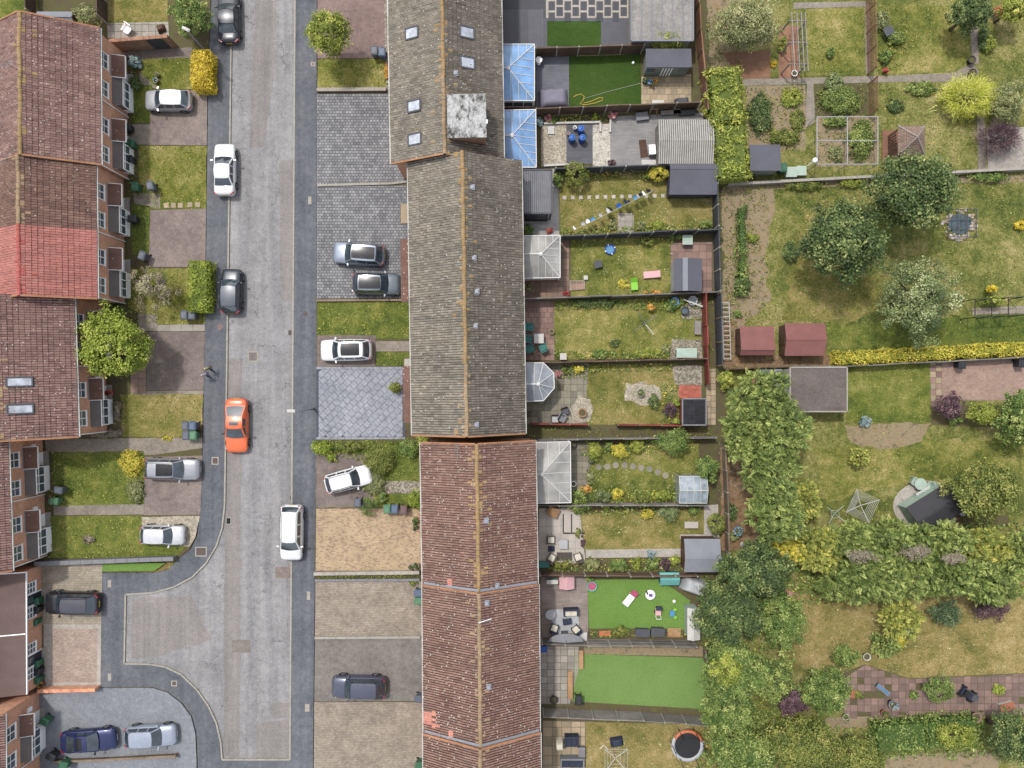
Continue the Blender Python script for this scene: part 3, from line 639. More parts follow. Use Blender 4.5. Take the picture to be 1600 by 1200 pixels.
def window(parent, side, wx, yc, z0, w, h, cols=2, rows=2, name='window'):
    mb = MB(); a, b = (wx-.02)*side, (wx+.055)*side; a, b = min(a, b), max(a, b); f = .065
    y0, y1, z1 = yc-w/2, yc+w/2, z0+h
    mb.box(a,y0,z0,b,y1,z0+f).box(a,y0,z1-f,b,y1,z1).box(a,y0,z0+f,b,y0+f,z1-f).box(a,y1-f,z0+f,b,y1,z1-f)
    for k in range(1, cols): yy = y0+w*k/cols; mb.box(a,yy-.03,z0+f,b,yy+.03,z1-f)
    for k in range(1, rows): zz = z0+h*k/rows; mb.box(a+.004,y0+f,zz-.022,b-.006,y1-f,zz+.022)
    mb.box(min(wx*side,(wx+.1)*side), y0-.05, z0-.05, max(wx*side,(wx+.1)*side), y1+.05, z0-.002)
    o = mb.build(name, M['white'], parent)
    q = (wx+.02)*side; MB().box(min(q, q-.01*side), y0+f*.5, z0+f*.5, max(q, q-.01*side), y1-f*.5, z1-f*.5).build('pane', M['glass'], o)
    return o
def door(parent, side, wx, yc, dark=False):
    s = side; X = lambda v: v*s
    mb = MB(); a, b = sorted((X(wx-.02), X(wx+.07))); mb.box(a,yc-.52,.12,b,yc-.44,2.12).box(a,yc+.44,.12,b,yc+.52,2.12).box(a,yc-.44,2.04,b,yc+.44,2.12)
    a, b = sorted((X(wx-.02), X(wx+.04))); mb.box(a,yc-.44,.14,b,yc+.44,2.04, 1)
    d = mb.build('door', [M['white'], M['door_dark'] if dark else M['white']], parent)
    a, b = sorted((X(wx+.04), X(wx+.05))); MB().box(a,yc-.26,1.25,b,yc+.26,1.85).build('pane', M['glass'], d)
    MB().tube([(X(wx+.08),yc+.36,.98),(X(wx+.08),yc+.36,1.12)], .018, 6).build('handle', M['steel'], d)
    a, b = sorted((X(wx), X(wx+.5))); MB().box(a, yc-.6, .0, b, yc+.6, .14).build('door_step', M['concrete'], parent)
def canopy(parent, side, wx, yc, w=1.75, d=.95, z1=2.75, z0=2.38, mat='canopy_tile', fas='white'):
    s = side; mb = MB()
    v = [(wx*s,yc-w/2,z1),(wx*s,yc+w/2,z1),((wx+d)*s,yc+w/2,z0),((wx+d)*s,yc-w/2,z0)]; v += [(x,y,z-.07) for x,y,z in v]
    mb.add(v, [(0,1,2,3),(7,6,5,4),(0,4,5,1),(1,5,6,2),(2,6,7,3),(3,7,4,0)])
    cn = mb.build('canopy', M[mat], parent)
    f = MB(); f.bar(((wx+d+.02)*s,yc-w/2-.02,z0-.09), ((wx+d+.02)*s,yc+w/2+.02,z0-.09), .04, .14)
    for e in (-1, 1):
        f.bar((wx*s,yc+e*(w/2+.02),z1-.07), ((wx+d)*s,yc+e*(w/2+.02),z0-.07), .04, .12)
        f.bar((wx*s,yc+e*(w/2-.15),1.75), ((wx+d*.75)*s,yc+e*(w/2-.15),z0-.12), .06)
    f.build('fascia', M[fas], cn)
    MB().bar(((wx+.03)*s,yc-w/2,z1+.03), ((wx+.03)*s,yc+w/2,z1+.03), .07, .05).build('flashing', M['lead'], cn)
def bay(parent, side, wx, yc, w=2.15, d=.55, mat='bay_felt'):
    s = side; X = lambda a: a*s
    b = MB(); a0, a1 = sorted((X(wx-.05), X(wx+d-.04))); b.box(a0, yc-w/2+.04, .05, a1, yc+w/2-.04, .78)
    bb = b.build('bay_window', M['white'], parent)
    f = MB()
    for k in range(4):
        yy = yc-w/2+.04+(w-.08)*k/3; f.box(*sorted((X(wx+d-.07),X(wx+d)))[:1], yy-.04, .78, max(X(wx+d-.07),X(wx+d)), yy+.04, 2.08)
    lo, hi = sorted((X(wx+d-.075), X(wx+d+.004)))
    for zz, t in ((.81,.05),(1.6,.035),(2.05,.05)): f.box(lo, yc-w/2, zz-t, hi, yc+w/2, zz+t)
    for e in (-1, 1):
        for zz in (.81, 2.05): f.bar((X(wx),yc+e*(w/2-.04),zz), (X(wx+d-.04),yc+e*(w/2-.04),zz), .06, .09)
    f.build('frame', M['white'], bb)
    q0, q1 = sorted((X(wx+d-.05), X(wx+d-.035)))
    for k in range(3):
        y0 = yc-w/2+.08+(w-.08)*k/3; MB().box(q0, y0, .83, q1, y0+(w-.08)/3-.08, 2.02).build('pane', M['glass'], bb)
    p0, p1 = sorted((X(wx), X(wx+d-.08)))
    for e in (-1, 1):
        ya, yb = sorted((yc+e*(w/2-.05), yc+e*(w/2-.03))); MB().box(p0, ya, .86, p1, yb, 2.0).build('pane', M['glass'], bb)
    r = MB(); v = [(X(wx),yc-w/2-.06,2.62),(X(wx),yc+w/2+.06,2.62),(X(wx+d+.1),yc+w/2+.06,2.16),(X(wx+d+.1),yc-w/2-.06,2.16)]; v += [(x,y,z-.08) for x,y,z in v]
    r.add(v, [(0,1,2,3),(7,6,5,4),(0,4,5,1),(1,5,6,2),(2,6,7,3),(3,7,4,0)]); r.build('bay_roof', M[mat], bb)
    MB().bar((X(wx+d+.12),yc-w/2-.06,2.12),(X(wx+d+.12),yc+w/2+.06,2.12), .05, .1).build('fascia', M['white'], bb)
def skylight(parent, side, hw, ze, zr, yc, frac, w=.85, h=1.15, mat='skylight_glass'):
    sl = math.hypot(hw, zr-ze); dx, dz = side*hw/sl, -(zr-ze)/sl; n = Vector((-dz*side, 0, abs(dx))); d = Vector((dx,0,dz)); v = Vector((0,1,0))
    o = Vector((0,yc,zr)) + d*(frac*sl) + n*.06
    mb = MB()
    for a, b in (((-h/2,-w/2),(-h/2,w/2)),((h/2,-w/2),(h/2,w/2)),((-h/2,-w/2),(h/2,-w/2)),((-h/2,w/2),(h/2,w/2))):
        mb.bar(o+d*a[0]+v*a[1], o+d*b[0]+v*b[1], .12, .14)
    s = mb.build('skylight', M['grey_dark'], parent)
    q = [o+d*a+v*b+n*.03 for a, b in ((-h/2,-w/2),(h/2,-w/2),(h/2,w/2),(-h/2,w/2))]; q2 = [p-n*.04 for p in q]
    MB().add(q+q2, [(0,1,2,3),(7,6,5,4),(0,4,5,1),(1,5,6,2),(2,6,7,3),(3,7,4,0)]).build('pane', M[mat], s)
def on_slope(side, hw, ze, zr, yc, frac, up=0.0):
    return Vector((side*hw*frac, yc, zr-(zr-ze)*frac+up))
def vent(parent, p):
    MB().obox(p+Vector((0,0,.06)), (.42,.42,.10)).obox(p+Vector((0,0,.16)), (.26,.26,.12)).build('roof_vent', M['lead'], parent)
def aerial(parent, p, ang=0.0, h=1.1, n=6):
    mb = MB(); mb.tube([p, p+Vector((0,0,h))], .022, 6); t = p+Vector((0,0,h)); d = Vector((math.cos(ang), math.sin(ang), 0)); e = Vector((-d.y, d.x, 0))
    mb.tube([t-d*.5, t+d*.5], .016, 5)
    for k in range(n): q = t+d*(-.48+.96*k/(n-1)); l = .28-.02*k; mb.tube([q-e*l, q+e*l], .012, 4)
    mb.build('aerial', M['steel'], parent)

def house(label, ctr, rz, L, hw, ze, zr, tile, ridge, brick='brick', group=None, feats=(), repl=(), repr_=(), north=False, south=False, tile_w=None):
    t = thing('terraced_house', label, 'house', (ctr[0], ctr[1], 0), rz, group); wx = hw-.32
    y0, y1 = -L/2+.004, L/2-.004; k = (zr-ze)/hw; zw = ze+k*.30-.10
    pr = [(-wx,-.1),(wx,-.1),(wx,zw),(0,zr-.14),(-wx,zw)]
    v = [(x,y0,z) for x,z in pr] + [(x,y1,z) for x,z in pr]
    MB().add(v, [(0,1,2,3,4),(9,8,7,6,5)] + [(i,5+i,5+(i+1)%5,(i+1)%5) for i in range(5)]).build('wall', M[brick], t)
    ov0, ov1 = (-.14 if south else 0), (.14 if north else 0)
    rs = MB()
    for s in (-1, 1):
        q = [(0,y0+ov0,zr-.02),(0,y1+ov1,zr-.02),(s*hw,y1+ov1,ze-.02),(s*hw,y0+ov0,ze-.02)]; q += [(x,y,z-.09) for x,y,z in q]
        rs.add(q, [(0,1,2,3),(7,6,5,4),(0,4,5,1),(1,5,6,2),(2,6,7,3),(3,7,4,0)])
    roof = rs.build('roof', M['felt_brown'], t)
    off = (ov1+ov0)/2; LL = L+ov1-ov0
    for s, rp in ((-1, repr_), (1, repl)):
        o = tile_field(roof, s, LL, hw, ze, zr, (tile_w if (tile_w and s < 0) else tile), rp, ridge); o.location = (0, off, 0)  # west slope can take the paler tile copy with sunlight in its colour
    rb = MB(); n = max(1, round(LL/.45))
    for i in range(n):
        ya, yb = -LL/2+off+LL*i/n+.006, -LL/2+off+LL*(i+1)/n-.006; lift = .016*math.sin(i*2.3)+.02*math.sin(i*.5+ctr[1]); jx = .022*math.sin(i*.8+ctr[1])+rnd.uniform(-.012,.012)
        pts = [(math.cos(a)*.15, math.sin(a)*.12-.045) for a in (math.pi*j/6 for j in range(7))]
        vv = [(x+jx,ya,zr+.035+z+lift) for x,z in pts] + [(x+jx,yb,zr+.035+z+lift) for x,z in pts]
        rb.add(vv, [(j,j+1,8+j,7+j) for j in range(6)] + [tuple(range(7)), tuple(range(13,6,-1))])
    rb.build('ridge_tiles', M[ridge], roof)
    for s in (-1, 1):
        MB().bar((s*(hw+.05),y0+ov0,ze-.06),(s*(hw+.05),y1+ov1,ze-.06), .11, .09).build('gutter', M['white_dirty'], roof)
    for fl, yy in ((north, y1+ov1), (south, y0+ov0)):
        if fl:
            vb = MB()
            for s in (-1, 1): vb.bar((s*.1,yy,zr+.01), (s*hw,yy,ze+.015), .11, .12)
            vb.build('verge', M['verge'], roof)
    for f in feats: f(t, roof, wx, hw, ze, zr, L)
    return t

def left_front(dark=False, door_off=1.85, bay_off=3.75, bins=False, hide_bay=False):
    def f(t, roof, wx, hw, ze, zr, L):
        yy = lambda o: L/2-o
        window(t, 1, wx, yy(1.9), 3.25, 1.25, 1.25); window(t, 1, wx, yy(4.15), 3.25, 1.25, 1.25)
        canopy(t, 1, wx, yy(door_off)); door(t, 1, wx, yy(door_off+.25)); bay(t, 1, wx, yy(bay_off))
        MB().box(wx, yy(door_off-.85)-.2, 1.2, wx+.12, yy(door_off-.85)+.2, 1.7).build('meter_box', M['white'], t)
        MB().tube([(wx+.07,-L/2+.02,ze-.25),(wx+.07,-L/2+.02,.1)], .045, 8).build('downpipe', M['white'], t)
        for o in (1.7, 4.0): window(t, -1, wx, yy(o), 3.2, 1.2, 1.2)
    return f
def mid_front(porch=None, mat='canopy_tile', back=True):
    def f(t, roof, wx, hw, ze, zr, L):
        window(t, -1, wx, L/2-1.4, 3.2, 1.2, 1.2); window(t, -1, wx, -L/2+1.4, 3.2, 1.2, 1.2)
        door(t, -1, wx, L/2-1.6); window(t, -1, wx, -L/2+1.7, .9, 1.8, 1.2, 3)
        if porch: canopy(t, -1, wx, (porch[0]+porch[1])/2*L, (porch[1]-porch[0])*L, porch[2], 2.75, 2.45, mat, 'felt_brown')
        window(t, 1, wx, L/2-1.4, 3.2, 1.2, 1.2); window(t, 1, wx, -L/2+1.4, 3.2, 1.2, 1.2); window(t, 1, wx, 0, .9, 1.6, 1.2, 3)
        MB().tube([(wx+.07,-L/2+.1,ze-.25),(wx+.07,-L/2+.1,.1)], .045, 8).build('downpipe', M['white_dirty'], t)
    return f
def sky(side, y, frac, **k): return lambda t, roof, wx, hw, ze, zr, L: skylight(roof, side, hw, ze, zr, y, frac, **k)
def vnt(side, y, frac): return lambda t, roof, wx, hw, ze, zr, L: vent(roof, on_slope(side, hw, ze, zr, y, frac))
def aer(side, y, frac, ang=0.0, h=1.1): return lambda t, roof, wx, hw, ze, zr, L: aerial(roof, on_slope(side, hw, ze, zr, y, frac), ang, h)

def lead_step(dze, dzr):   # lead flashing on the lower neighbour's roof, uphill end
    def f(t, roof, wx, hw, ze, zr, L):
        mb = MB()
        for q in (-1, 1): mb.bar((q*.08,L/2+.26,zr-dzr+.10),(q*(hw-.1),L/2+.26,ze-dze+.10), .19, .05)
        mb.build('flashing', M['lead'], roof)
    return f
def terrace(x0, y0, x1, y1, n, hw, ze, zr, specs):
    """houses along the ridge line from (x0,y0) at the top to (x1,y1)"""
    rz = math.atan2(x1-x0, y0-y1); L = math.hypot(x1-x0, y1-y0)/n; out = []
    for i, sp in enumerate(specs):
        k = (i+.5)/n; sp = dict(sp); lab = sp.pop('label')
        out.append(house(lab, (x0+(x1-x0)*k, y0+(y1-y0)*k), rz, L, hw, ze, zr, **sp))
    return out
GL, GM = 'red brick terrace along the left side of the road', 'terrace down the middle of the picture'
# left row, stepping back towards the close
terrace(-36.68,27.6,-36.6,17.2, 2, 4.55, 4.9, 7.6, [
    dict(label='top left brick house under plum tiles, level with the silver hatchback drive', tile='tile_plum', ridge='ridge_lichen', group=GL, north=True, feats=[left_front(), aer(-1,3.9,.05,.6), aer(-1,-1.6,.05,.4)]),
    dict(label='plum tiled brick house between the silver hatchback and the weedy square lawn', tile='tile_plum', ridge='ridge_lichen', group=GL, south=True, feats=[left_front()])])
terrace(-36.85,17.17,-36.75,6.74, 2, 4.42, 4.9, 7.5, [
    dict(label='dark brown tiled brick house joined to the bright red roof', tile='tile_dark', ridge='ridge_buff', group=GL, feats=[left_front(), aer(-1,2.0,.05,.5)]),
    dict(label='brick house with the bright new red tiled roof', tile='tile_red', ridge='ridge_red', group=GL, south=True, feats=[left_front()])])
terrace(-38.58,6.72,-38.24,-4.14, 2, 4.44, 4.9, 7.6, [
    dict(label='plum tiled brick house behind the round lime green tree', tile='tile_plum', ridge='ridge_buff', group=GL, feats=[left_front()]),
    dict(label='plum tiled brick house with two pale skylights in its roof', tile='tile_plum', ridge='ridge_buff', group=GL, south=True, feats=[left_front(), sky(1,1.55,.28,w=.68,h=1.65), sky(1,-.5,.28,w=.68,h=1.65)])])
terrace(-43.75,-4.3,-43.4,-14.6, 2, 4.45, 4.9, 7.6, [
    dict(label='brick house facing the buttercup lawn beside the grey estate car', tile='tile_plum', ridge='ridge_buff', group=GL, feats=[left_front()]),
    dict(label='brick house facing the overgrown lawn above the grey garden wall', tile='tile_plum', ridge='ridge_buff', group=GL, south=True, feats=[left_front()])])
def ext_front(t, roof, wx, hw, ze, zr, L):
    X0, X1, X2 = wx-.05, wx+2.75, wx+2.95
    MB().box(X0,-L/2+.01,-.1,X1,L/2-.01,2.35).build('extension_wall', M['brick'], t)
    v = [(X0,-L/2+.02,3.35),(X0,L/2-.02,3.35),(X2,L/2-.02,2.42),(X2,-L/2+.02,2.42)]; v += [(x,y,z-.1) for x,y,z in v]
    er = MB().add(v, [(0,1,2,3),(7,6,5,4),(0,4,5,1),(1,5,6,2),(2,6,7,3),(3,7,4,0)]).build('extension_roof', M['felt_brown'], t)
    MB().bar((X2+.03,-L/2+.02,2.36),(X2+.03,L/2-.02,2.36), .06, .14).build('fascia', M['white'], er)
    MB().bar((X0,L/2-.03,3.39),(X2,L/2-.03,2.46), .08, .07).build('trim', M['white'], er)
    window(t, 1, X1, .95, .9, .95, 1.15, 2, 3); window(t, 1, X1, -1.1, .9, .95, 1.15, 2, 3); door(t, 1, X1, -.05, True)
terrace(-46.9,-15.3,-46.85,-25.3, 2, 4.75, 4.9, 7.6, [
    dict(label='house with brown lean to extension and black front door beside the black SUV', tile='tile_dark', ridge='ridge_buff', group=GL, feats=[ext_front]),
    dict(label='house with brown lean to extension beside the empty pink paved drive', tile='tile_dark', ridge='ridge_buff', group=GL, feats=[ext_front])])
terrace(-44.0,-25.9,-43.9,-36.5, 2, 4.45, 4.9, 7.6, [
    dict(label='brick house with bay window behind the dark blue coupe', tile='tile_plum', ridge='ridge_buff', group=GL, north=True, feats=[left_front()]),
    dict(label='bottom left corner brick house past the timber drive edging', tile='tile_plum', ridge='ridge_buff', group=GL, feats=[left_front()])])
# middle row
def dormer(t, roof, wx, hw, ze, zr, L):
    # boxy tank room on the rear slope, stained white felt on top
    x0, x1, y0, y1, z1 = .4, 3.05, -1.85, 1.15, 7.7
    b = MB().box(x0,y0,5.4,x1,y1,z1).build('tank_room', M['brick_brown'], t)
    MB().box(x0-.12,y0-.12,z1,x1+.12,y1+.12,z1+.12).build('flat_roof', M['stained_felt'], b)
    MB().box(x1+.121,y0+.9,z1-.02,x1+.22,y0+1.2,z1+.1).build('outlet', M['steel'], b)
terrace(-5.33,34.45,-5.04,17.37, 3, 4.39, 4.9, 7.25, [
    dict(label='sandy brown roofed house cut by the top edge beside the small lime tree', tile='tile_weathered_shaded', tile_w='tile_weathered_lit', ridge='ridge_buff', group=GM, north=True, feats=[mid_front()]),
    dict(label='sandy brown roofed house with three skylights beside the front grass strip', tile='tile_weathered_shaded', tile_w='tile_weathered_lit', ridge='ridge_lichen', group=GM, feats=[mid_front(), sky(-1,1.0,.56), sky(1,.8,.40), sky(1,-1.5,.40), vnt(1,-2.5,.2)]),
    dict(label='house with the stained white felted box on its rear roof', tile='tile_weathered_shaded', tile_w='tile_weathered_lit', ridge='ridge_buff', group=GM, south=True, feats=[mid_front(), sky(-1,1.1,.54), sky(-1,-1.45,.54), dormer])])
terrace(-3.70,17.36,-3.37,-3.80, 4, 4.41, 4.9, 7.6, [
    dict(label='grey brown weathered roof house backing onto the grey louvred pergola', tile='tile_weathered_shaded', tile_w='tile_weathered_lit', ridge='ridge_lichen', group=GM, feats=[mid_front((-.3,.0,1.3), 'slab_buff'), vnt(1,.0,.15)]),
    dict(label='weathered roof house beside the two parked grey SUVs', tile='tile_weathered_shaded', tile_w='tile_weathered_lit', ridge='ridge_lichen', group=GM, feats=[mid_front((-.5,.45,1.35)), vnt(1,.0,.16), vnt(1,-2.5,.2)]),
    dict(label='weathered roof house beside the white SUV with black roof', tile='tile_weathered_shaded', tile_w='tile_weathered_lit', ridge='ridge_lichen', group=GM, feats=[mid_front((-.5,-.38,1.2), 'slab_grey'), vnt(1,.2,.17)]),
    dict(label='weathered roof house beside the stamped grey diamond paved drive', tile='tile_weathered_shaded', tile_w='tile_weathered_lit', ridge='ridge_buff', group=GM, south=True, feats=[mid_front((-.36,.5,1.3)), vnt(1,-1.9,.16)])])
terrace(-2.66,-4.62,-2.48,-15.68, 2, 4.47, 4.9, 7.2, [
    dict(label='rust tiled house beside the angled white hatchback and shrubs', tile='tile_rust', ridge='ridge_lichen', brick='brick', group=GM, north=True, feats=[mid_front(), aer(-1,2.45,.32,1.57,.9)]),
    dict(label='rust tiled house beside the yellow buff block paved drive', tile='tile_rust', ridge='ridge_lichen', group=GM, feats=[mid_front(), vnt(1,2.6,.14), vnt(1,-2.4,.3)], repr_=[(-2.6,2.6,.6,.6)])])
terrace(-2.44,-15.72,-2.36,-27.1, 2, 4.50, 5.15, 7.6, [
    dict(label='rust tiled house with roof aerial beside the empty buff drive', tile='tile_rust', ridge='ridge_buff', group=GM, north=True, feats=[mid_front(), vnt(1,2.2,.12), aer(1,1.2,.1,.3), lead_step(.25,.4)]),
    dict(label='rust tiled house with patches of bright replacement tiles above the lead flashing', tile='tile_rust', ridge='ridge_buff', group=GM, feats=[mid_front(), vnt(1,1.6,.14)], repr_=[(-1.6,4.3,.55,.7),(-2.3,3.8,.7,.3),(-2.3,2.3,.4,.6)])])
terrace(-2.34,-27.14,-2.27,-34.2, 1, 4.52, 5.4, 7.95, [
    dict(label='rust tiled house at the bottom edge below the sloping lead flashing', tile='tile_rust', ridge='ridge_buff', group=GM, north=True, feats=[mid_front(), lead_step(.25,.35)])])
# ------------------------------------------------------------------ parked cars
def paint(name, co, metal=.25, rough=.32):
    m = Mat(name, rough, .4, metal, .4); f = m.noise(2.5, 4)
    return m.base(m.ramp(f, [(.3, blend3(co, .9)), (.7, blend3(co, 1.06))]))
M['tyre'] = plain('tyre', c(36,36,38), .9, .2)
M['rim'] = plain('rim', c(176,178,182), .35, .1, metal=.7)
M['car_glass'] = glass_mat('car_glass', c(54,66,76), .05, .9)
M['pano_glass'] = glass_mat('pano_glass', c(44,44,48), .22, .25, 0)
M['lamp_glass'] = plain('lamp_glass', c(214,218,222), .15, .15, spec=.7)
M['tail_red'] = plain('tail_red', c(176,36,40), .2, .15, spec=.6)
M['plate_yellow'] = plain('plate_yellow', c(206,178,62), .5, .08)
M['plate_white'] = plain('plate_white', c(226,226,220), .5, .08)
STY = {  # glass base front, roof front, roof rear, glass base rear, bonnet height, boot height (fractions)
 'hatch': (.46,.16,-.66,-.90,.60,.62), 'suv': (.46,.19,-.68,-.92,.62,.64), 'mpv': (.56,.24,-.76,-.94,.60,.63),
 'sedan': (.42,.10,-.36,-.66,.60,.66), 'coupe': (.40,.06,-.30,-.74,.58,.66), 'estate': (.44,.14,-.74,-.93,.58,.62)}
def interp(xs, ys, x): return float(np.interp(x, xs, ys))
def car(label, px, py, head, L, W, Hc, style, co, roof=None, pano=None, rails=False, sun_roof=None, metal=.25, cat='car'):
    x, y = P(px, py, .75); rz = math.radians(head); hl = L/2
    t = thing('parked_car', label, cat, (x, y, .11 if not (352 < px < 455) else .02), rz, 'cars parked along the road and on the drives')
    body_m = paint('paint_%d_%d_%d' % co[:3], c(*co), metal); gf, rf, rr, gr, bh, th = STY[style]
    zb = .70*Hc if style in ('coupe',) else .64*Hc
    # body shell: rounded sections along the length
    ts = [-1,-.985,-.95,-.88,-.75,-.6,-.4,-.2,0,.2,.4,.5,.6,.72,.84,.92,.97,.99,1]
    ww = lambda q: W/2*interp([-1,-.985,-.95,-.88,-.6,-.2,.3,.65,.84,.92,.97,.99,1], [.62,.76,.87,.94,.985,1,1,.985,.95,.90,.80,.68,.52], q)
    ztop = lambda q: Hc*interp([-1,-.985,-.93,gr,gr+.05,gf-.05,gf,.75,.92,.975,1], [.42,.54,th*.985,th+.005,.635,.635,bh+.02,bh*.95,bh*.86,bh*.72,.36], q)
    zbot = lambda q: .22+.12*max(0, abs(q)-.86)/.14
    mb = MB(); sec = []
    for q in ts:
        w, zt, z0 = ww(q), ztop(q), zbot(q); d = zt-z0
        half = [(0,z0),(w*.88,z0),(w*.985,z0+d*.18),(w,z0+d*.45),(w*.985,z0+d*.68),(w*.93,z0+d*.88),(w*.82,z0+d*.975),(w*.45,zt+.02),(0,zt+.028)]
        ring = half + [(-a,b) for a,b in half[-2:0:-1]]
        sec.append([(q*hl, a, b) for a,b in ring])
    n = len(sec[0]); V = [v for s_ in sec for v in s_]; F = []
    for i in range(len(sec)-1):
        for k in range(n): F.append((i*n+k, (i+1)*n+k, (i+1)*n+(k+1)%n, i*n+(k+1)%n))
    F += [tuple(range(n)), tuple(range(len(V)-1, len(V)-n-1, -1))]
    mb.add(V, F); body = mb.build('body', body_m, t, True)
    # cabin
    wb, wr, zr = W*.445, W*.355, Hc
    def base_pt(q, s, k=0.0): return Vector((q*hl, s*wb*(1-.10*max(0,abs(q+.15)-.45)), zb-.03+k))
    def roof_pt(q, s): 
        u = (q-rr)/(rf-rr); return Vector((q*hl, s*wr*(1-.05*(2*u-1)**2), zr-.035-.05*(2*u-1)**2 - (.02 if style=='suv' else .04)*(1-u)))
    nq = 7; cb = MB(); bow = .13
    rq = [rr+(rf-rr)*i/(nq-1) for i in range(nq)]; ss = [-1,-.6,-.2,.2,.6,1]
    def rp(q, s):
        p = roof_pt(q, s); u = (q-rr)/(rf-rr); p.z += .045*(1-s*s); p.x += (.10*u-.05*(1-u))*(1-s*s)*.8; return p
    def gp(q, s, front):   # point on the belt under windscreen / rear window
        p = base_pt(q, s); p.x += (bow if front else -.08)*(1-s*s); return p
    grid = [[rp(q, s) for s in ss] for q in rq]
    def patch_(rows):
        V = [p for r in rows for p in r]; k = len(rows[0])
        cb.add(V, [(i*k+j, i*k+j+1, (i+1)*k+j+1, (i+1)*k+j) for i in range(len(rows)-1) for j in range(k-1)])
    patch_(grid); fs = [gp(gf, s, True) for s in ss]; rs = [gp(gr, s, False) for s in ss]
    mid = lambda a, b, f, o: [pa.lerp(pb, f) + Vector((o,0,.012)) for pa, pb in zip(a, b)]
    patch_([grid[-1], mid(grid[-1], fs, .5, .02), fs]); patch_([rs, mid(grid[0], rs, .5, -.03), grid[0]])
    qs = [gr+(gf-gr)*i/8 for i in range(9)]
    def side_top(q, s): return roof_pt(min(max(q, rr), rf), s) if rr <= q <= rf else (roof_pt(rf, s).lerp(base_pt(gf, s), (q-rf)/(gf-rf)) if q > rf else roof_pt(rr, s).lerp(base_pt(gr, s), (rr-q)/(rr-gr)))
    for s in (-1, 1):
        rows = [[base_pt(q, s) for q in qs], [base_pt(q, s).lerp(side_top(q, s), .55)+Vector((0,s*.02,0)) for q in qs], [side_top(q, s) for q in qs]]
        patch_(rows if s < 0 else rows[::-1])
    cb.build('roof', paint('roof_%d_%d_%d' % roof, c(*roof), .1) if roof else body_m, t, True)
    def glass(name, rows, par=t, mat='car_glass', smooth=True):
        g = MB(); V = [p for r in rows for p in r]; k = len(rows[0])
        g.add(V, [(i*k+j, i*k+j+1, (i+1)*k+j+1, (i+1)*k+j) for i in range(len(rows)-1) for j in range(k-1)]); return g.build(name, M[mat], par, smooth)
    up = Vector((.0,0,.014)); s5 = [-.9,-.5,-.17,.17,.5,.9]
    a, b = [rp(rf, s) for s in s5], [gp(gf, s, True) for s in s5]
    glass('windscreen', [[p.lerp(q, f)+Vector((.02*math.sin(math.pi*f)+.008,0,.014+.012*math.sin(math.pi*f))) for p, q in zip(a, b)] for f in (.06,.5,.97)])
    a, b = [rp(rr, s) for s in s5], [gp(gr, s, False) for s in s5]
    glass('rear_window', [[p.lerp(q, f)+Vector((-.03*math.sin(math.pi*f)-.008,0,.014+.012*math.sin(math.pi*f))) for p, q in zip(a, b)] for f in (.10,.5,.86)])
    cuts = [gr+(gf-gr)*f for f in (.10,.38,.42,.66,.70,.93)]
    for s in (-1, 1):
        for k in (0, 2, 4):
            qq = [cuts[k]+(cuts[k+1]-cuts[k])*i/3 for i in range(4)]
            if style in ('coupe',) and k == 0: continue
            glass('side_window', [[base_pt(q, s).lerp(side_top(q, s), f)+Vector((0,s*(.012+.022*math.sin(math.pi*min(f,.95)*.9)),.0)) for q in qq] for f in (.14,.5,.86)])
    if pano:
        q0, q1 = rr+(rf-rr)*pano[0], rr+(rf-rr)*pano[1]; sm = [-.78,-.4,0,.4,.78]
        glass('glass_roof', [[rp(q0+(q1-q0)*i/4, s)+Vector((0,0,.012)) for s in sm] for i in range(5)], t, 'pano_glass')
    if sun_roof:
        q0, q1 = rr+(rf-rr)*sun_roof[0], rr+(rf-rr)*sun_roof[1]; glass('sunroof', [[rp(q0+(q1-q0)*i/3, s)+Vector((0,0,.012)) for s in (-.55,-.2,.2,.55)] for i in range(4)], t)
    if rails:
        for s in (-1, 1): MB().tube([rp(rr+(rf-rr)*f, s*.9)+Vector((0,0,.03 if f in (0,1) else .06)) for f in (0,.1,.5,.9,1)], .022, 6).build('roof_rail', M['steel' if rails is True else rails], t)
    R = .33 if Hc > 1.5 else .31
    for fx in (.62, -.60):
        for s in (-1, 1):
            wy = ww(fx)
            MB().lathe([(R+.045,0),(R+.045,.012)], 20).build('wheel_arch', M['black'], t).matrix_basis = Matrix.Translation((fx*hl, s*(wy-.006), R+.01)) @ Matrix.Rotation(-s*math.pi/2, 4, 'X')
            wl = MB().lathe([(R*.6,0),(R*.94,0),(R,.03),(R,.17),(R*.94,.20),(R*.66,.205)], 20).build('wheel', M['tyre'], t, True)
            wl.matrix_basis = Matrix.Translation((fx*hl, s*(wy-.18), R)) @ Matrix.Rotation(-s*math.pi/2, 4, 'X')
            rm = MB(); rm.lathe([(R*.64,.19),(R*.62,.212),(R*.2,.20),(.03,.215)], 20)
            rm.build('rim', M['rim'], wl)
    zf = Hc*.44
    for s in (-1, 1):
        hp = [Vector((q*hl, s*ww(q)*f, ztop(q)*.93-dz)) for q, f, dz in ((.84,.93,.0),(.985,.62,.10),(.99,.60,.20),(.86,.97,.10))]
        hp = [p+Vector((.012, s*.014, .03)) for p in hp]; MB().add(hp+[p-Vector((.05,s*.05,.05)) for p in hp], [(0,1,2,3),(7,6,5,4),(0,4,5,1),(1,5,6,2),(2,6,7,3),(3,7,4,0)]).build('headlight', M['lamp_glass'], t)
        tp = [Vector((q*hl, s*ww(q)*f, Hc*z)) for q, f, z in ((-.88,.985,.63),(-.985,.80,.60),(-.99,.86,.44),(-.90,1.0,.48))]
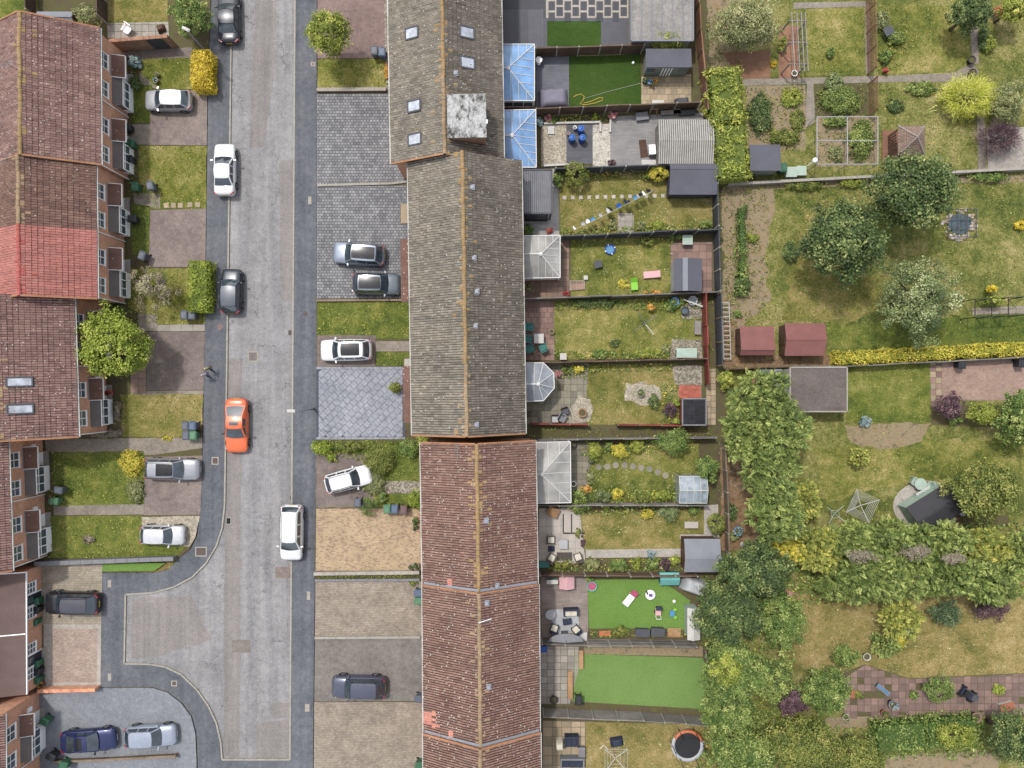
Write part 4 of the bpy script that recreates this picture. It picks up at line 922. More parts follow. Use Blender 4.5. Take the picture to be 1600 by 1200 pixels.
        tp = [p+Vector((-.016, s*.016, .012)) for p in tp]; MB().add(tp+[p-Vector((-.05,s*.05,.0)) for p in tp], [(0,1,2,3),(7,6,5,4),(0,4,5,1),(1,5,6,2),(2,6,7,3),(3,7,4,0)]).build('taillight', M['tail_red'], t)
        m = base_pt(gf-.10, s); mm = MB().obox((m.x, m.y+s*.16, m.z+.06), (.12,.20,.13), s*.2); mm.bar((m.x,m.y,m.z),(m.x,m.y+s*.1,m.z+.04), .05)
        mm.build('mirror', body_m if sum(co) > 300 and style != 'coupe' else M['black'], t)
    MB().obox((-hl+.004, 0, Hc*.44), (.03,.52,.12)).build('number_plate', M['plate_yellow'], t)
    MB().obox((hl-.004, 0, Hc*.27), (.03,.52,.11)).build('number_plate', M['plate_white'], t)
    MB().bar((hl*.985,-W*.22,Hc*.36),(hl*.985,W*.22,Hc*.36), .06, .10).build('grille', M['black'], t)
    return t
car('black car at the top edge on the left kerb, rear plate showing', 357, 26, 91, 4.45, 1.82, 1.45, 'sedan', (44,48,58))
car('silver hatchback on the drive beside the square yellow bush', 263, 157, 180, 3.9, 1.72, 1.48, 'hatch', (196,198,204), metal=.4)
car('white saloon parked at the left kerb beside the weedy lawn', 351, 265, 90, 4.35, 1.8, 1.42, 'sedan', (238,240,242), metal=0)
car('black hatchback parked at the left kerb below the clipped green hedge', 361, 455, 89, 3.75, 1.74, 1.5, 'hatch', (44,50,60), roof=(84,90,102))
car('bright orange coupe with sunroof parked half on the pavement', 369, 665, -90, 4.55, 1.92, 1.38, 'coupe', (240,112,60), sun_roof=(.42,.72), metal=0)
car('white SUV parked at the right kerb facing down the road', 456, 832, -91, 4.65, 1.9, 1.68, 'mpv', (240,242,243), rails='white_dirty', metal=0)
car('silver blue SUV with black glass roof, nearer the road on the sett drive', 561, 397, 176, 4.35, 1.86, 1.62, 'suv', (150,160,176), pano=(.02,.99), metal=.4)
car('grey SUV with black glass roof facing the house on the sett drive', 589, 444, -1, 4.1, 1.82, 1.6, 'suv', (112,120,130), pano=(.04,.99), metal=.4)
car('white SUV with black glass roof on the drive by the grass strip', 541, 547, 181, 4.3, 1.84, 1.58, 'suv', (238,240,243), pano=(.12,.9), metal=0)
car('white hatchback parked at an angle among the shrubs', 544, 749, 15, 3.95, 1.74, 1.52, 'hatch', (240,241,243), rails='grey_dark', metal=0)
car('dark slate SUV with ribbed roof and rails on the grey concrete drive', 561, 1073, 179, 4.5, 1.88, 1.7, 'suv', (92,96,116), rails='grey_mid', metal=.4)
car('silver grey estate car with roof rails and long glass roof', 269, 733, -1, 4.6, 1.84, 1.5, 'estate', (168,170,178), pano=(.35,1.0), rails=True, metal=.4)
car('white small hatchback on the gravel strip above the garden wall', 254, 836, -1, 3.7, 1.68, 1.46, 'hatch', (222,224,228), metal=.3)
car('black SUV on the cream paved drive by the close', 114, 942, 179, 4.55, 1.9, 1.72, 'suv', (40,40,46), roof=(72,72,82), rails='black')
car('dark blue coupe with glass roof parked nose to tail on the blue grey drive', 138, 1157, 4, 4.6, 1.86, 1.4, 'coupe', (46,56,104), pano=(.05,.6), metal=.4)
car('pale silver blue hatchback in front of the dark blue coupe', 235, 1150, 3, 4.3, 1.8, 1.46, 'hatch', (176,186,204), metal=.4)
# ------------------------------------------------------------------ trees, shrubs and hedges
KL = .95
def L4(a, b, d, e, trans=.22, name='leaf'): return leaf(name, [(.08, c(*a, KL)), (.38, c(*b, KL)), (.68, c(*d, KL)), (.95, c(*e, KL))], trans)
LM = {
 'lemon': L4((128,136,40), (172,176,62), (204,202,92), (224,220,132), .28, 'leaf_lemon'),
 'lime': L4((84,100,34), (120,136,46), (150,162,62), (184,190,92), .3, 'leaf_lime'),
 'green': L4((62,84,36), (92,112,52), (124,140,70), (164,170,100), .22, 'leaf_green'),
 'dark': L4((48,64,36), (70,88,46), (98,114,62), (148,152,92), .2, 'leaf_dark'),
 'olive': L4((84,94,56), (116,122,76), (146,148,98), (184,180,132), .22, 'leaf_olive'),
 'grey': L4((68,82,48), (98,112,66), (128,138,88), (170,174,128), .2, 'leaf_grey'),
 'bright': L4((84,98,38), (124,136,54), (156,162,70), (196,192,100), .28, 'leaf_bright'),
 'yellow': L4((150,130,32), (192,168,44), (218,194,64), (234,216,112), .28, 'leaf_yellow'),
 'gold': L4((120,124,40), (168,160,56), (200,184,70), (222,206,104), .25, 'leaf_gold'),
 'conifer': L4((60,74,34), (96,112,52), (130,144,72), (166,172,98), .15, 'leaf_conifer'),
 'conifer_y': L4((84,96,40), (124,132,58), (160,160,74), (196,184,92), .18, 'leaf_conifer_yellow'),
 'conifer_d': L4((44,60,42), (64,82,54), (88,106,70), (120,134,92), .12, 'leaf_conifer_dark'),
 'purple': L4((52,36,44), (76,54,62), (100,76,82), (134,108,108), .15, 'leaf_purple'),
 'twig': L4((96,86,70), (126,116,96), (150,142,112), (170,166,124), .1, 'leaf_twiggy'),
 'dead': L4((92,84,74), (118,108,94), (138,128,110), (150,148,112), .1, 'leaf_dead'),
 'blue': L4((84,104,108), (112,132,134), (140,158,158), (172,186,182), .15, 'leaf_blue'),
 'pink': L4((120,70,74), (166,104,108), (196,140,140), (220,180,176), .2, 'leaf_pink'),
 'red': L4((120,40,44), (166,60,62), (190,90,84), (120,130,60), .2, 'leaf_red'),
 'orange': L4((140,96,40), (186,130,56), (206,160,84), (170,170,80), .2, 'leaf_orange'),
 'moss': L4((66,80,34), (98,108,46), (128,132,62), (160,156,88), .2, 'leaf_moss')}
def unit(v): return v/np.maximum(np.linalg.norm(v, axis=1, keepdims=True), 1e-9)
def leaf_quads(C, N, size, asp=.62, T=None):
    n = len(C); t = rng.normal(size=(n,3)) if T is None else T
    t = t - N*np.sum(t*N, 1, keepdims=True); t = unit(t); b = np.cross(N, t); s = np.asarray(size).reshape(-1,1)*np.ones((n,1))
    return np.stack([C-t*s*.5, C+b*s*.5*asp-N*s*.06, C+t*s*.5-N*s*.10, C-b*s*.5*asp-N*s*.06], 1)
def lump(d, seed, f=1.7): return np.array([mnoise.noise((p[0]*f+seed, p[1]*f-seed, p[2]*f)) + .5*mnoise.noise((p[0]*f*2.3-seed, p[1]*f*2.3, p[2]*f*2.3+seed)) for p in d])
def crown_broad(R, n, lf, ncl=None, spread=.24, low=-.35, seed=None, hollow=.55, rag=.30, ct=.17):
    R = np.array(R); seed = rng.uniform(0, 99) if seed is None else seed; ncl = ncl or max(14, int(n/45))
    d = rng.normal(size=(ncl*2,3)); d = unit(d); d = d[d[:,2] > low][:ncl]; m = 1-rag*.55+rag*lump(d, seed)
    cen = d*R*(m*rng.uniform(hollow, 1.0, len(d))**.6)[:,None]
    k = max(1, n//len(d)); ci = np.repeat(np.arange(len(d)), k); rc = R.mean()*spread*rng.uniform(.7,1.25,len(d))
    o = unit(rng.normal(size=(len(ci),3)))*(rng.random((len(ci),1))**.45)*rc[ci][:,None]; o[:,2] *= .75
    p = cen[ci]+o; nn = unit(unit(o)*.5+d[ci]*.35+np.array([0,0,.45])+rng.normal(size=(len(ci),3))*.45)
    t = np.clip(rng.normal(.45, ct, len(d))[ci]+rng.normal(0,.15,len(ci)), 0, 1)
    return leaf_quads(p, nn, lf*rng.uniform(.7,1.3,len(ci))), t, cen
def crown_conifer(R, n, lf, seed=None, low=-.6, up=.35, spl=.27, rag=.34):
    """sprays of scale foliage fanning outwards"""
    R = np.array(R); seed = rng.uniform(0,99) if seed is None else seed; per = 16; ns = max(8, n//per)
    d = unit(rng.normal(size=(ns*3,3))); d = d[d[:,2] > low][:ns]; ns = len(d); m = 1-rag*.5+rag*lump(d, seed, 2.1)
    org = d*R*(m*rng.uniform(.45,.92,ns))[:,None]; dirs = unit(d*np.array([1,1,.45])+np.array([0,0,up])+rng.normal(size=(ns,3))*.45)
    ln = R.mean()*spl*rng.uniform(.6,1.25,ns); side = unit(np.cross(dirs, np.array([0,0,1.])+rng.normal(size=(ns,3))*.3)); nup = np.cross(side, dirs)
    C, N, T_, Sz, ti = [], [], [], [], []; ct = rng.normal(.42,.24,ns)
    for k in range(per):
        f = (k//2+.5)/(per/2); sg = 1 if k % 2 else -1; w = (1-f)*.55+.12
        lat = side*sg; tt = unit(dirs*.8+lat*.75*(1-f*.5))
        C.append(org+dirs*(ln*f)[:,None]+lat*(ln*w*.35)[:,None]-nup*(ln*.12*f*f)[:,None]); N.append(unit(nup+rng.normal(size=(ns,3))*.22)); T_.append(tt)
        Sz.append(lf*(1.25-.6*f)*rng.uniform(.8,1.2,ns)); ti.append(np.clip(ct+.12*f-.04+rng.normal(0,.10,ns), 0, 1))
    V = leaf_quads(np.concatenate(C), np.concatenate(N), np.concatenate(Sz), .34, np.concatenate(T_))
    return V, np.concatenate(ti), org
def limbs(mb, top, cen, base_r, n=6):
    idx = rng.choice(len(cen), min(n, len(cen)), replace=False)
    for i in idx:
        q = Vector(cen[i]); st = Vector((0,0,top*rng.uniform(.45,.95))); md = st.lerp(Vector((q.x,q.y,q.z)), .5)+Vector((0,0,-.1*abs(q.x)))
        mb.tube([st, md, q], [base_r*.55, base_r*.36, base_r*.12], 6)
def tree(label, px, py, hc, rpx, pal, kind='broad', n=6000, lf=.24, rz_=None, name='tree', cat='tree', group=None, trunk=None, **kw):
    rx, ry = (rpx if isinstance(rpx, tuple) else (rpx, rpx)); k = (CAMH-hc)/CAMH/S; rx, ry = rx*k, ry*k
    x, y = P(px, py, hc); t = thing(name, label, cat, (x, y, .08), rng.uniform(0, .01), group); rzz = rz_ or min(hc*.85, (rx+ry)/2*.85)
    R = (rx*.9, ry*.9, rzz)
    f = crown_conifer if kind == 'conifer' else crown_broad
    if kind == 'conifer': n, lf = int(n*2.5), lf*.66; kw.setdefault('spl', .20); kw.pop('spread', None)
    else:
        n, lf = int(n*1.5), lf*.80
        if n > 5000: kw.setdefault('spread', .165); kw.setdefault('hollow', .42); kw.setdefault('ct', .22)
    if kind == 'conifer' and n > 11000:   # several leaders grown into one crown
        vs_, ts_, cs_ = [], [], []; m = 7
        for q in range(m):
            a = 2.4*q+px; d = 0 if q == 0 else .55; of = np.array([R[0]*d*math.cos(a), R[1]*d*math.sin(a), R[2]*rng.uniform(-.25,.12)*(q > 0)])
            v, tt, cc = f((R[0]*.55, R[1]*.55, R[2]*.85), n//m, lf, **dict(kw, spl=.30)); vs_.append(v+of); ts_.append(np.clip(tt+rng.normal(0,.07), 0, 1)); cs_.append(cc+of)
        V, T, cen = np.concatenate(vs_), np.concatenate(ts_), np.concatenate(cs_)
    else: V, T, cen = f(R, n, lf, **kw)
    V = V+np.array([0,0,hc-.08]); V[:,:,2] = np.maximum(V[:,:,2], .03)
    link('crown' if cat == 'tree' else 'foliage', qmesh('leaves', V, T, LM[pal]), t)
    br = trunk or max(.03, .055*(rx+ry)/2+.02); mb = MB(); top = hc-.08
    mb.tube([(0,0,-.1),(.02,.0,top*.3),(.0,.03,top*.7),(0,0,top)], [br*1.3, br, br*.8, br*.45], 8)
    limbs(mb, top, cen+np.array([0,0,hc-.08]), br, 8 if n > 2500 else 4)
    mb.build('trunk' if cat == 'tree' else 'stem', M['bark'], t, True); return t
def shrub(label, px, py, r, pal, h=1.0, n=None, lf=.13, kind='broad', name='shrub', cat='shrub', group=None, **kw):
    a = (r if isinstance(r, tuple) else (r, r)); n = n or int(200+a[0]*a[1]*5.5); kw.setdefault('spread', .30)
    return tree(label, px, py, h*.5, r, pal, kind, n, lf, h*.5, name, cat, group, .03, hollow=.35, **kw) if kind == 'broad' else tree(label, px, py, h*.5, r, pal, kind, n, lf, h*.5, name, cat, group, .03, **kw)
def hedge(label, pts, wpx, h, pal, dens=60, lf=.16, name='hedge', cat='hedge', amp=.12, group=None, kind='broad', round_=.25):
    """a clipped hedge along a line of photo points (taken at its top)"""
    w = [Vector(P(a, b, h)) for a, b in pts]; W = wpx/S*(CAMH-h)/CAMH; c0 = w[0]
    t = thing(name, label, cat, (c0.x, c0.y, .08), 0, group); C, N = [], []; core = MB(); cells = []
    for a, b in zip(w[:-1], w[1:]):
        L = (b-a).length; d = (b-a)/L; nn = Vector((-d.y, d.x)); m = int(dens*L*(W+2*h))
        u = rng.random(m)*L; s = rng.random(m)*(W+2*h)-(W/2+h)
        top = np.abs(s) < W/2; off = np.where(top, s, np.sign(s)*W/2); z = np.where(top, h, h-(np.abs(s)-W/2))
        z = z-round_*np.clip(np.abs(off)/(W/2), 0, 1)**4*top; endf = np.minimum(u, L-u); z = z-np.where(endf < .2, (.2-endf)*.8, 0)
        P_ = np.stack([a.x+d.x*u+nn.x*off-c0.x, a.y+d.y*u+nn.y*off-c0.y, z-.08], 1)
        q = np.array([mnoise.noise((p[0]*1.1+c0.x, p[1]*1.1, p[2]*1.4)) + .6*mnoise.noise((p[0]*3, p[1]*3+c0.y, p[2]*3)) for p in P_])
        Nn = np.where(top[:,None], np.array([0,0,1.]), np.stack([nn.x*np.sign(s), nn.y*np.sign(s), 0*s+.2], 1))
        P_ = P_+Nn*(q*amp)[:,None]+rng.normal(0, .035, P_.shape); C.append(P_); N.append(unit(Nn*.7+rng.normal(size=P_.shape)*.5)); cells.append(q)
        e = .22; core.prism([tuple(a-c0+d*e+nn*(W/2-e)), tuple(b-c0-d*e+nn*(W/2-e)), tuple(b-c0-d*e-nn*(W/2-e)), tuple(a-c0+d*e-nn*(W/2-e))], -.1, h-.08-e)
        for uu, sg in ((0, -1), (L, 1)):   # ends
            k = int(dens*W*h); ev = (rng.random(k)-.5)*W; ez = rng.random(k)*h*.95
            C.append(np.stack([a.x+d.x*uu+nn.x*ev-c0.x, a.y+d.y*uu+nn.y*ev-c0.y, ez], 1)); N.append(unit(np.array([d.x*sg, d.y*sg, .3])+rng.normal(size=(k,3))*.5)); cells.append(rng.normal(0,.2,k))
    C, N, q = np.concatenate(C), np.concatenate(N), np.concatenate(cells)
    tt = np.clip(.45+q*.45+rng.normal(0,.16,len(C)), 0, 1); C[:,2] = np.maximum(C[:,2], .02)
    link('foliage', qmesh('leaves', leaf_quads(C, N, lf*rng.uniform(.7,1.3,len(C)), .34 if kind == 'conifer' else .62), tt, LM[pal]), t)
    core.build('branches', LM[pal], t); return t

# --- street side trees and bushes
tree('round lime green tree in front of the plum tiled house', 181, 541, 3.8, 68, 'lime', n=9000, lf=.23, rz_=2.3, spread=.18, rag=.40, hollow=.6)
tree('bare twiggy grey shrub tree by the red roofed house', 240, 450, 1.9, 50, 'twig', n=3400, lf=.13, rz_=1.5, cat='shrub', name='twiggy_shrub', spread=.2, rag=.6, ncl=60)
hedge('square clipped bright yellow bush by the pavement', [(313,77),(313,137)], 29, 1.7, 'yellow', 170, .14, name='clipped_bush', cat='bush', round_=.35)
hedge('rectangular clipped green hedge beside the left pavement', [(310,407),(309,487)], 32, 1.6, 'lime', 170, .13, name='clipped_bush', cat='bush', round_=.2)
tree('large leafy dark green bush beyond the garden wall, top left', 296, 26, 2.2, (42,44), 'green', n=5200, lf=.17, cat='bush', name='leafy_bush', rz_=1.9, rag=.4)
tree('sparse olive shrub between the shed and fence, top left', 134, 26, 1.6, 27, 'olive', n=1800, lf=.16, cat='bush', name='leafy_bush', rag=.5)
tree('small lime street tree leaning over the right pavement', 512, 50, 3.9, (42,44), 'bright', n=6500, lf=.19, rz_=1.9, spread=.20, rag=.38)
V_ = [('round grey lavender bush beside the top left front door',211,97,(13,12),'blue',.9),('dark shrub under the top left bay window',212,132,(12,14),'dark',.9),
 ('small dark bush below the red brick gable corner',182,480,(16,10),'dark',.8),('pink flowering climber by the porch of the dark tiled house',183,290,(7,7),'pink',1.6),
 ('white flowering border under the skylight house bay',184,640,(6,22),'dead',.7),('red rose beside the skylight house bay',170,614,(9,6),'red',1.3),
 ('feathery wild shrub beside the grey estate car bonnet path',205,724,(24,26),'gold',.8),('wild flowering shrub left of the grey estate car',212,768,(16,24),'olive',.7),
 ('small pink flowering weed clump on the overgrown lawn',138,843,(13,7),'dead',.5),('dry shrub row under the skylight house gable',165,677,(34,7),'dead',.5),
 ('yellow weed clump beside the four bins',262,685,(12,5),'gold',.3),
 ('narrow clump of weeds by the pink paved front strip',604,110,(4,18),'orange',.5),
 ('tall lime spiky bush over the pavement by the stamped drive',503,700,(20,15),'lime',1.3),('small lime spiky bush beside the white hatchback drive',517,716,(11,9),'lime',.9),
 ('green bush row behind the angled white hatchback',545,697,(30,10),'moss',1.0),('rambling brown green shrub touching the white hatchback bonnet',592,722,(30,28),'moss',1.3),
 ('dry seedy shrub at the nose of the white hatchback',583,755,(20,22),'olive',.9),('dark green shrub at the corner of the rust tiled house',640,700,(20,18),'green',1.3),
 ('lime shrub tucked under the rust roof gutter near the gap',660,688,(14,8),'bright',1.4),('small round green bush beside the clipped topiary',598,777,(11,12),'green',.9),
 ('lime conifer bush under the rust roof gutter by the three bins',650,781,(15,18),'lime',1.6),('flower studded round bush on the stamped drive',617,606,(12,12),'moss',1.1),
 ('dark trailing plant along the wall of the buff drive',649,818,(5,15),'dark',.7),('small weeds along the buff drive top right corner',645,911,(10,5),'moss',.4)]
for lab, px, py, r, pal, h in V_: shrub(lab, px, py, r, pal, h)
shrub('dark green clipped dome bush on the buff drive corner', 577, 792, (17,18), 'green', 1.5, 1300, .10, rag=.1)
hedge('low brown hedge strip between the buff drives', [(496,902),(655,900)], 7, .35, 'moss', 120, .11, name='low_hedge', amp=.08)

# --- back garden planting: (label, x, y, radius, palette, height)
B_ = [('yellow green ivy mound spilling over the dark roofed shed',1043,66,(38,15),'bright',2.6),
 ('pink flowered plant in the bed under the brown fence, barrel garden',857,186,(10,9),'pink',.7),('green clump in the raised bed above the pale gravel',863,187,(12,8),'green',.6),
 ('light green round plant in the barrel garden bed',930,182,(7,7),'bright',.6),('pink hydrangea by the striped deck corner',958,181,(9,9),'pink',.8),
 ('lilac flower clump beside the second blue conservatory',843,193,(6,12),'blue',.7),('dark red leaved plant by the barrel garden fence',956,255,(8,6),'purple',.6),
 
 ('wild green shrub beside the louvred pergola post',872,280,(9,16),'green',1.2),('leafy plant in the pergola patio corner',825,361,(11,13),'green',1.3),('red flowering pot plant on the pergola patio',858,360,(7,6),'red',.7),
 ('flowery clump left of the small slab square',957,350,(8,13),'olive',.6),('flowery clump right of the small slab square',1002,352,(10,9),'olive',.7),('yellow flowered bush under the dark fence, washing line garden',1028,353,(17,9),'bright',.7),
 ('green bush by the bottom right corner of the washing line garden',1104,350,(12,9),'green',.9),('small rose bush beside the golden bush',1012,276,(9,10),'moss',.9),
 ('green shrub against the fence, paddling pool garden',1012,376,(14,10),'moss',.9),('low green plants under the fence by the mint table',1058,370,(16,4),'green',.5),
 ('yellow weed tuft beside the lime green slide',974,445,(13,10),'gold',.3),('orange weeds under the fence by the lime green slide',1022,458,(20,5),'orange',.4),
 ('red pot plant by the paddling pool patio wall',884,458,(6,5),'red',.5),('leafy clump under the white conservatory corner',826,449,(8,8),'olive',.7),
 ('ivy strip along the fence, teal chairs garden',930,473,(52,6),'dark',.8),('ivy clump along the fence beside the blue tubs',1050,478,(14,12),'green',.8),('orange blossom climber on the fence, teal chairs garden',1018,480,(8,7),'orange',1.2),
 ('green tuft in the teal chairs lawn',960,536,(9,10),'dark',.5),('dense green patch along the bottom fence left, teal chairs garden',938,553,(22,8),'green',.5),('dense green patch along the bottom fence right, teal chairs garden',1010,552,(28,9),'bright',.5),
 ('grey flowering weeds by the green roofed box',1042,545,(9,9),'olive',.5),
 ('golden round bush near the octagonal conservatory',905,577,(10,9),'gold',1.0),('mixed green bushes beside the octagonal conservatory',885,578,(11,8),'moss',.8),('pink flowered climber by the octagonal conservatory',872,585,(6,7),'pink',.9),
 ('spiky dark shrub beside the gravel fountain bed',1021,626,(10,16),'dark',1.3),('grey purple round bush by the red shed',1047,640,(13,13),'purple',1.1),('bright green bush touching the red shed',1057,631,(6,7),'bright',1.0),('bright green bush above the red fence end',1058,658,(7,6),'bright',1.0),
 ('bright yellow green bush at the path end of the stepping stone garden',929,705,(15,18),'bright',1.5),('golden bush in the middle of the stepping stone border',968,705,(17,14),'gold',1.3),('lime bush beside the big round shrub',995,697,(14,14),'bright',1.3),('green bush between the golden bushes',952,698,(9,10),'green',1.1),
 ('orange flowered clump beside the large white conservatory',915,765,(12,8),'orange',.8),('mixed green shrub spilling over the fence by the light patio',902,782,(27,22),'conifer',1.5),('grey green shrub in the lower border of the stepping stone garden',942,776,(16,12),'grey',1.1),('golden bush in the lower border of the stepping stone garden',965,772,(13,12),'gold',1.1),
 ('low leafy bush along the lower border of the stepping stone garden',1000,782,(17,12),'moss',1.0),('lime ferny bush by the glass greenhouse',1035,775,(22,9),'bright',.9),
 ('small plants along the left edge of the stepping stone garden',922,745,(6,20),'olive',.6),('small green clump by the patio step garden post',928,757,(6,8),'moss',.6),
 ('silver green round bush on the lawn edge above the pale path',1046,802,(20,15),'grey',1.3),('orange flowered bush beside the silver green bush',1011,803,(12,10),'gold',.9),('yellow trailing plant under the fence of the light patio garden',947,794,(11,5),'bright',.5),
 ('bright green bush by the pale path end',1083,797,(12,9),'green',.9),
 ('small potted vine by the patio bed edge',903,833,(6,9),'moss',.6),('dark vine in the raised sleeper bed',911,845,(4,12),'purple',.5),
 ('lavender bush beside the pale path',1018,866,(10,7),'blue',.7),('dark purple leaved shrub beside the grey felt shed',1040,881,(10,12),'purple',1.0),('big leaved green shrub next to the purple shrub',1054,876,(11,10),'bright',1.0),
 ('green flower border clump in front of the fence, first from the patio',880,884,(18,8),'moss',.8),('grey green border clump in front of the fence, second from the patio',925,880,(16,11),'olive',.8),('leafy border clump in front of the fence, third from the patio',968,884,(22,12),'green',.9),('yellow flowered border clump beside the lavender',995,880,(12,12),'bright',.8),
 ('tall green border clump under the lavender bush',1020,880,(13,12),'green',.9),
 ('green shrub by the play lawn and black storage box',969,986,(17,10),'moss',.9),('leafy clump above the play lawn fence',920,903,(10,6),'green',.7)]
for lab, px, py, r, pal, h in B_: shrub(lab, px, py, r, pal, h)
tree('big round shrub over the path fence, stepping stone garden', 1050, 690, 1.3, (34,24), 'green', n=3000, lf=.15, cat='shrub', name='shrub', rag=.35)
tree('glossy green shrub over the greenhouse corner', 1105, 732, 1.5, (24,26), 'green', n=2600, lf=.16, cat='shrub', name='shrub', rag=.4)

for lab, px, py, r, pal, h in (('round clipped green ball tree by the louvred pergola',900,272,(22,23),'moss',2.2),('round golden bush by the dark grey shed',1029,270,(17,15),'gold',1.6),('round clipped green tree beside the grey felt shed',1119,818,(14,18),'moss',2.2)): tree(lab, px, py, h*.55, r, pal, n=1800, lf=.14, rz_=h*.45, name='clipped_bush', cat='bush', rag=.12, hollow=.8, spread=.2, ncl=90)
# --- trees and hedges of the large gardens
tree('wide feathery olive tree at the top by the brown deck', 1165, 38, 2.6, (72,50), 'olive', n=9000, lf=.17, rz_=2.2, rag=.45, spread=.2)
hedge('tall broad bright green hedge beside the corrugated shed', [(1132,104),(1140,190),(1146,278)], 52, 2.4, 'bright', 110, .19, amp=.5, round_=.6)
tree('large dark green round tree beside the pond', 1424, 302, 5.0, 82, 'dark', n=12000, lf=.26, rz_=3.4, spread=.18, rag=.42)
tree('large dark green round tree left of the pond tree', 1318, 376, 5.0, 78, 'dark', n=12000, lf=.26, rz_=3.4, spread=.18, rag=.40)
tree('loose grey green tree with visible branches on the big lawn', 1437, 466, 4.2, 94, 'grey', n=11000, lf=.20, rz_=2.6, spread=.17, rag=.65, ncl=130)
tree('spreading bright yellow conifer by the path corner', 1512, 152, 1.4, (60,38), 'lemon', 'conifer', n=4200, lf=.20, rz_=1.2, cat='shrub', name='conifer_shrub', spl=.45)
tree('dark purple spreading shrub beside the pale terrace', 1562, 214, 1.3, (46,30), 'purple', 'conifer', n=2600, lf=.19, rz_=1.0, cat='shrub', name='purple_shrub', spl=.5, rag=.6)
tree('dark round tree above the garden path, top right', 1512, 24, 2.6, (46,36), 'dark', n=5200, lf=.2, rag=.4)
tree('yellow green tree in the top right corner', 1582, 14, 2.4, (30,22), 'bright', n=2600, lf=.2, rag=.4)
tree('olive shrub tree right of the yellow conifer', 1572, 160, 1.8, (34,42), 'olive', n=3200, lf=.17, rag=.5)
tree('tall green conifer behind the garage, nearest the red sheds', 1190, 618, 5.4, (56,44), 'conifer', 'conifer', n=8500, lf=.26, rz_=2.6)
tree('tall green conifer beside the felt garage corner', 1222, 668, 5.4, (52,52), 'conifer', 'conifer', n=8500, lf=.26, rz_=2.6)
tree('tall green conifer at the end of the alley path', 1168, 676, 5.2, (48,56), 'conifer', 'conifer', n=8500, lf=.26, rz_=2.6)
tree('tall green conifer below the alley path beside brown leaf litter', 1206, 742, 5.2, (52,56), 'conifer', 'conifer', n=8500, lf=.26, rz_=2.6)
tree('tall green conifer leaning over the blue pot corner', 1210, 806, 4.2, (54,44), 'conifer', 'conifer', n=8000, lf=.26, rz_=2.5)
tree('yellow green conifer beside the rotary dryers', 1258, 782, 2.6, (28,42), 'conifer_y', 'conifer', n=4000, lf=.22)
tree('golden conifer at the corner of the tall hedge', 1228, 858, 3.0, (36,34), 'gold', 'conifer', n=5000, lf=.22)
tree('golden tipped conifer joining the long conifer hedge', 1278, 858, 3.2, (44,40), 'conifer_y', 'conifer', n=6000, lf=.24)
HX = [('conifer filling the middle gap of the long hedge',1436,876,(56,30),'conifer'),('conifer filling the left gap of the long hedge',1362,880,(56,30),'conifer'),('conifer filling the right gap of the long hedge',1512,882,(56,30),'conifer'),('first conifer of the long hedge from its golden end',1330,846,(50,36),'conifer'),('second conifer of the long hedge from its golden end',1398,842,(52,34),'conifer'),('third conifer of the long hedge, below the black summerhouse',1468,844,(52,34),'conifer'),('conifer of the long hedge with a yellow top',1540,856,(44,34),'conifer_y'),('last conifer of the long hedge at the right edge',1592,866,(34,36),'conifer'),
 ('lower row conifer beneath the grey dead patch',1330,912,(60,36),'conifer'),('lower row conifer at the middle of the long hedge',1402,908,(54,42),'conifer'),('lower row dark conifer near the right edge',1475,900,(52,42),'conifer'),('lower row conifer spreading over the purple shrub',1548,908,(54,40),'conifer')]
for lab, px, py, r, pal in HX: tree(lab, px, py, 3.4, r, pal, 'conifer', n=6500, lf=.25, rz_=2.2, group='conifers grown together as the long hedge')
for lab, px, py, r in (('dead grey purple patch left in the long conifer hedge',1345,868,(40,16)),('dead purple brown patch at the middle of the long conifer hedge',1432,862,(44,14)),('dead brown patch right of centre in the long conifer hedge',1492,872,(30,12))):
    tree(lab, px, py, 5.3, r, 'dead', n=900, lf=.14, rz_=.35, cat='shrub', name='dead_foliage', rag=.8, ncl=90, low=-.2)
tree('yellow green conifer hanging below the long hedge', 1408, 968, 2.2, (38,38), 'conifer_y', 'conifer', n=5000, lf=.2)
tree('fan shaped grey green bush on the straw lawn', 1382, 1008, 1.2, (28,26), 'conifer', 'conifer', n=2600, lf=.17, cat='shrub', name='conifer_shrub')
tree('blue green shrub beside the purple shrub on the straw lawn', 1478, 958, 1.4, (32,26), 'conifer_d', n=2600, lf=.15, cat='shrub', name='shrub', rag=.4)
tree('dark purple low shrub under the long hedge at right', 1548, 952, 1.0, (40,26), 'purple', n=2200, lf=.15, cat='shrub', name='purple_shrub', rag=.6)
tree('green bush on the straw lawn beside the white ring pot', 1320, 1024, 1.3, (26,22), 'green', n=2300, lf=.15, cat='shrub', name='shrub', rag=.4)
tree('dark green tree below the blue flower pot', 1180, 890, 4.2, (76,54), 'dark', n=10000, lf=.22, rag=.4)
tree('dark tree beside the small white shed and play lawn', 1140, 955, 4.0, (66,62), 'dark', n=10500, lf=.22, rag=.4)
tree('mid green tree below the dark trees beside the straw lawn', 1222, 970, 3.2, (46,62), 'green', n=8000, lf=.2, rag=.45)
tree('broad green tree overhanging the plain artificial lawn', 1146, 1046, 3.8, (66,62), 'green', n=10500, lf=.22, rag=.4)
tree('mid green tree over the corner of the plain artificial lawn', 1138, 1112, 3.4, (54,42), 'green', n=7000, lf=.2, rag=.45)
tree('leafy green tree left of the brick terrace', 1288, 1080, 2.8, (48,44), 'green', n=6500, lf=.19, rag=.4)
tree('yellow green leafy top over the plain artificial lawn tree', 1136, 1046, 5.8, (34,36), 'bright', n=1800, lf=.2, rz_=1.0, rag=.6)
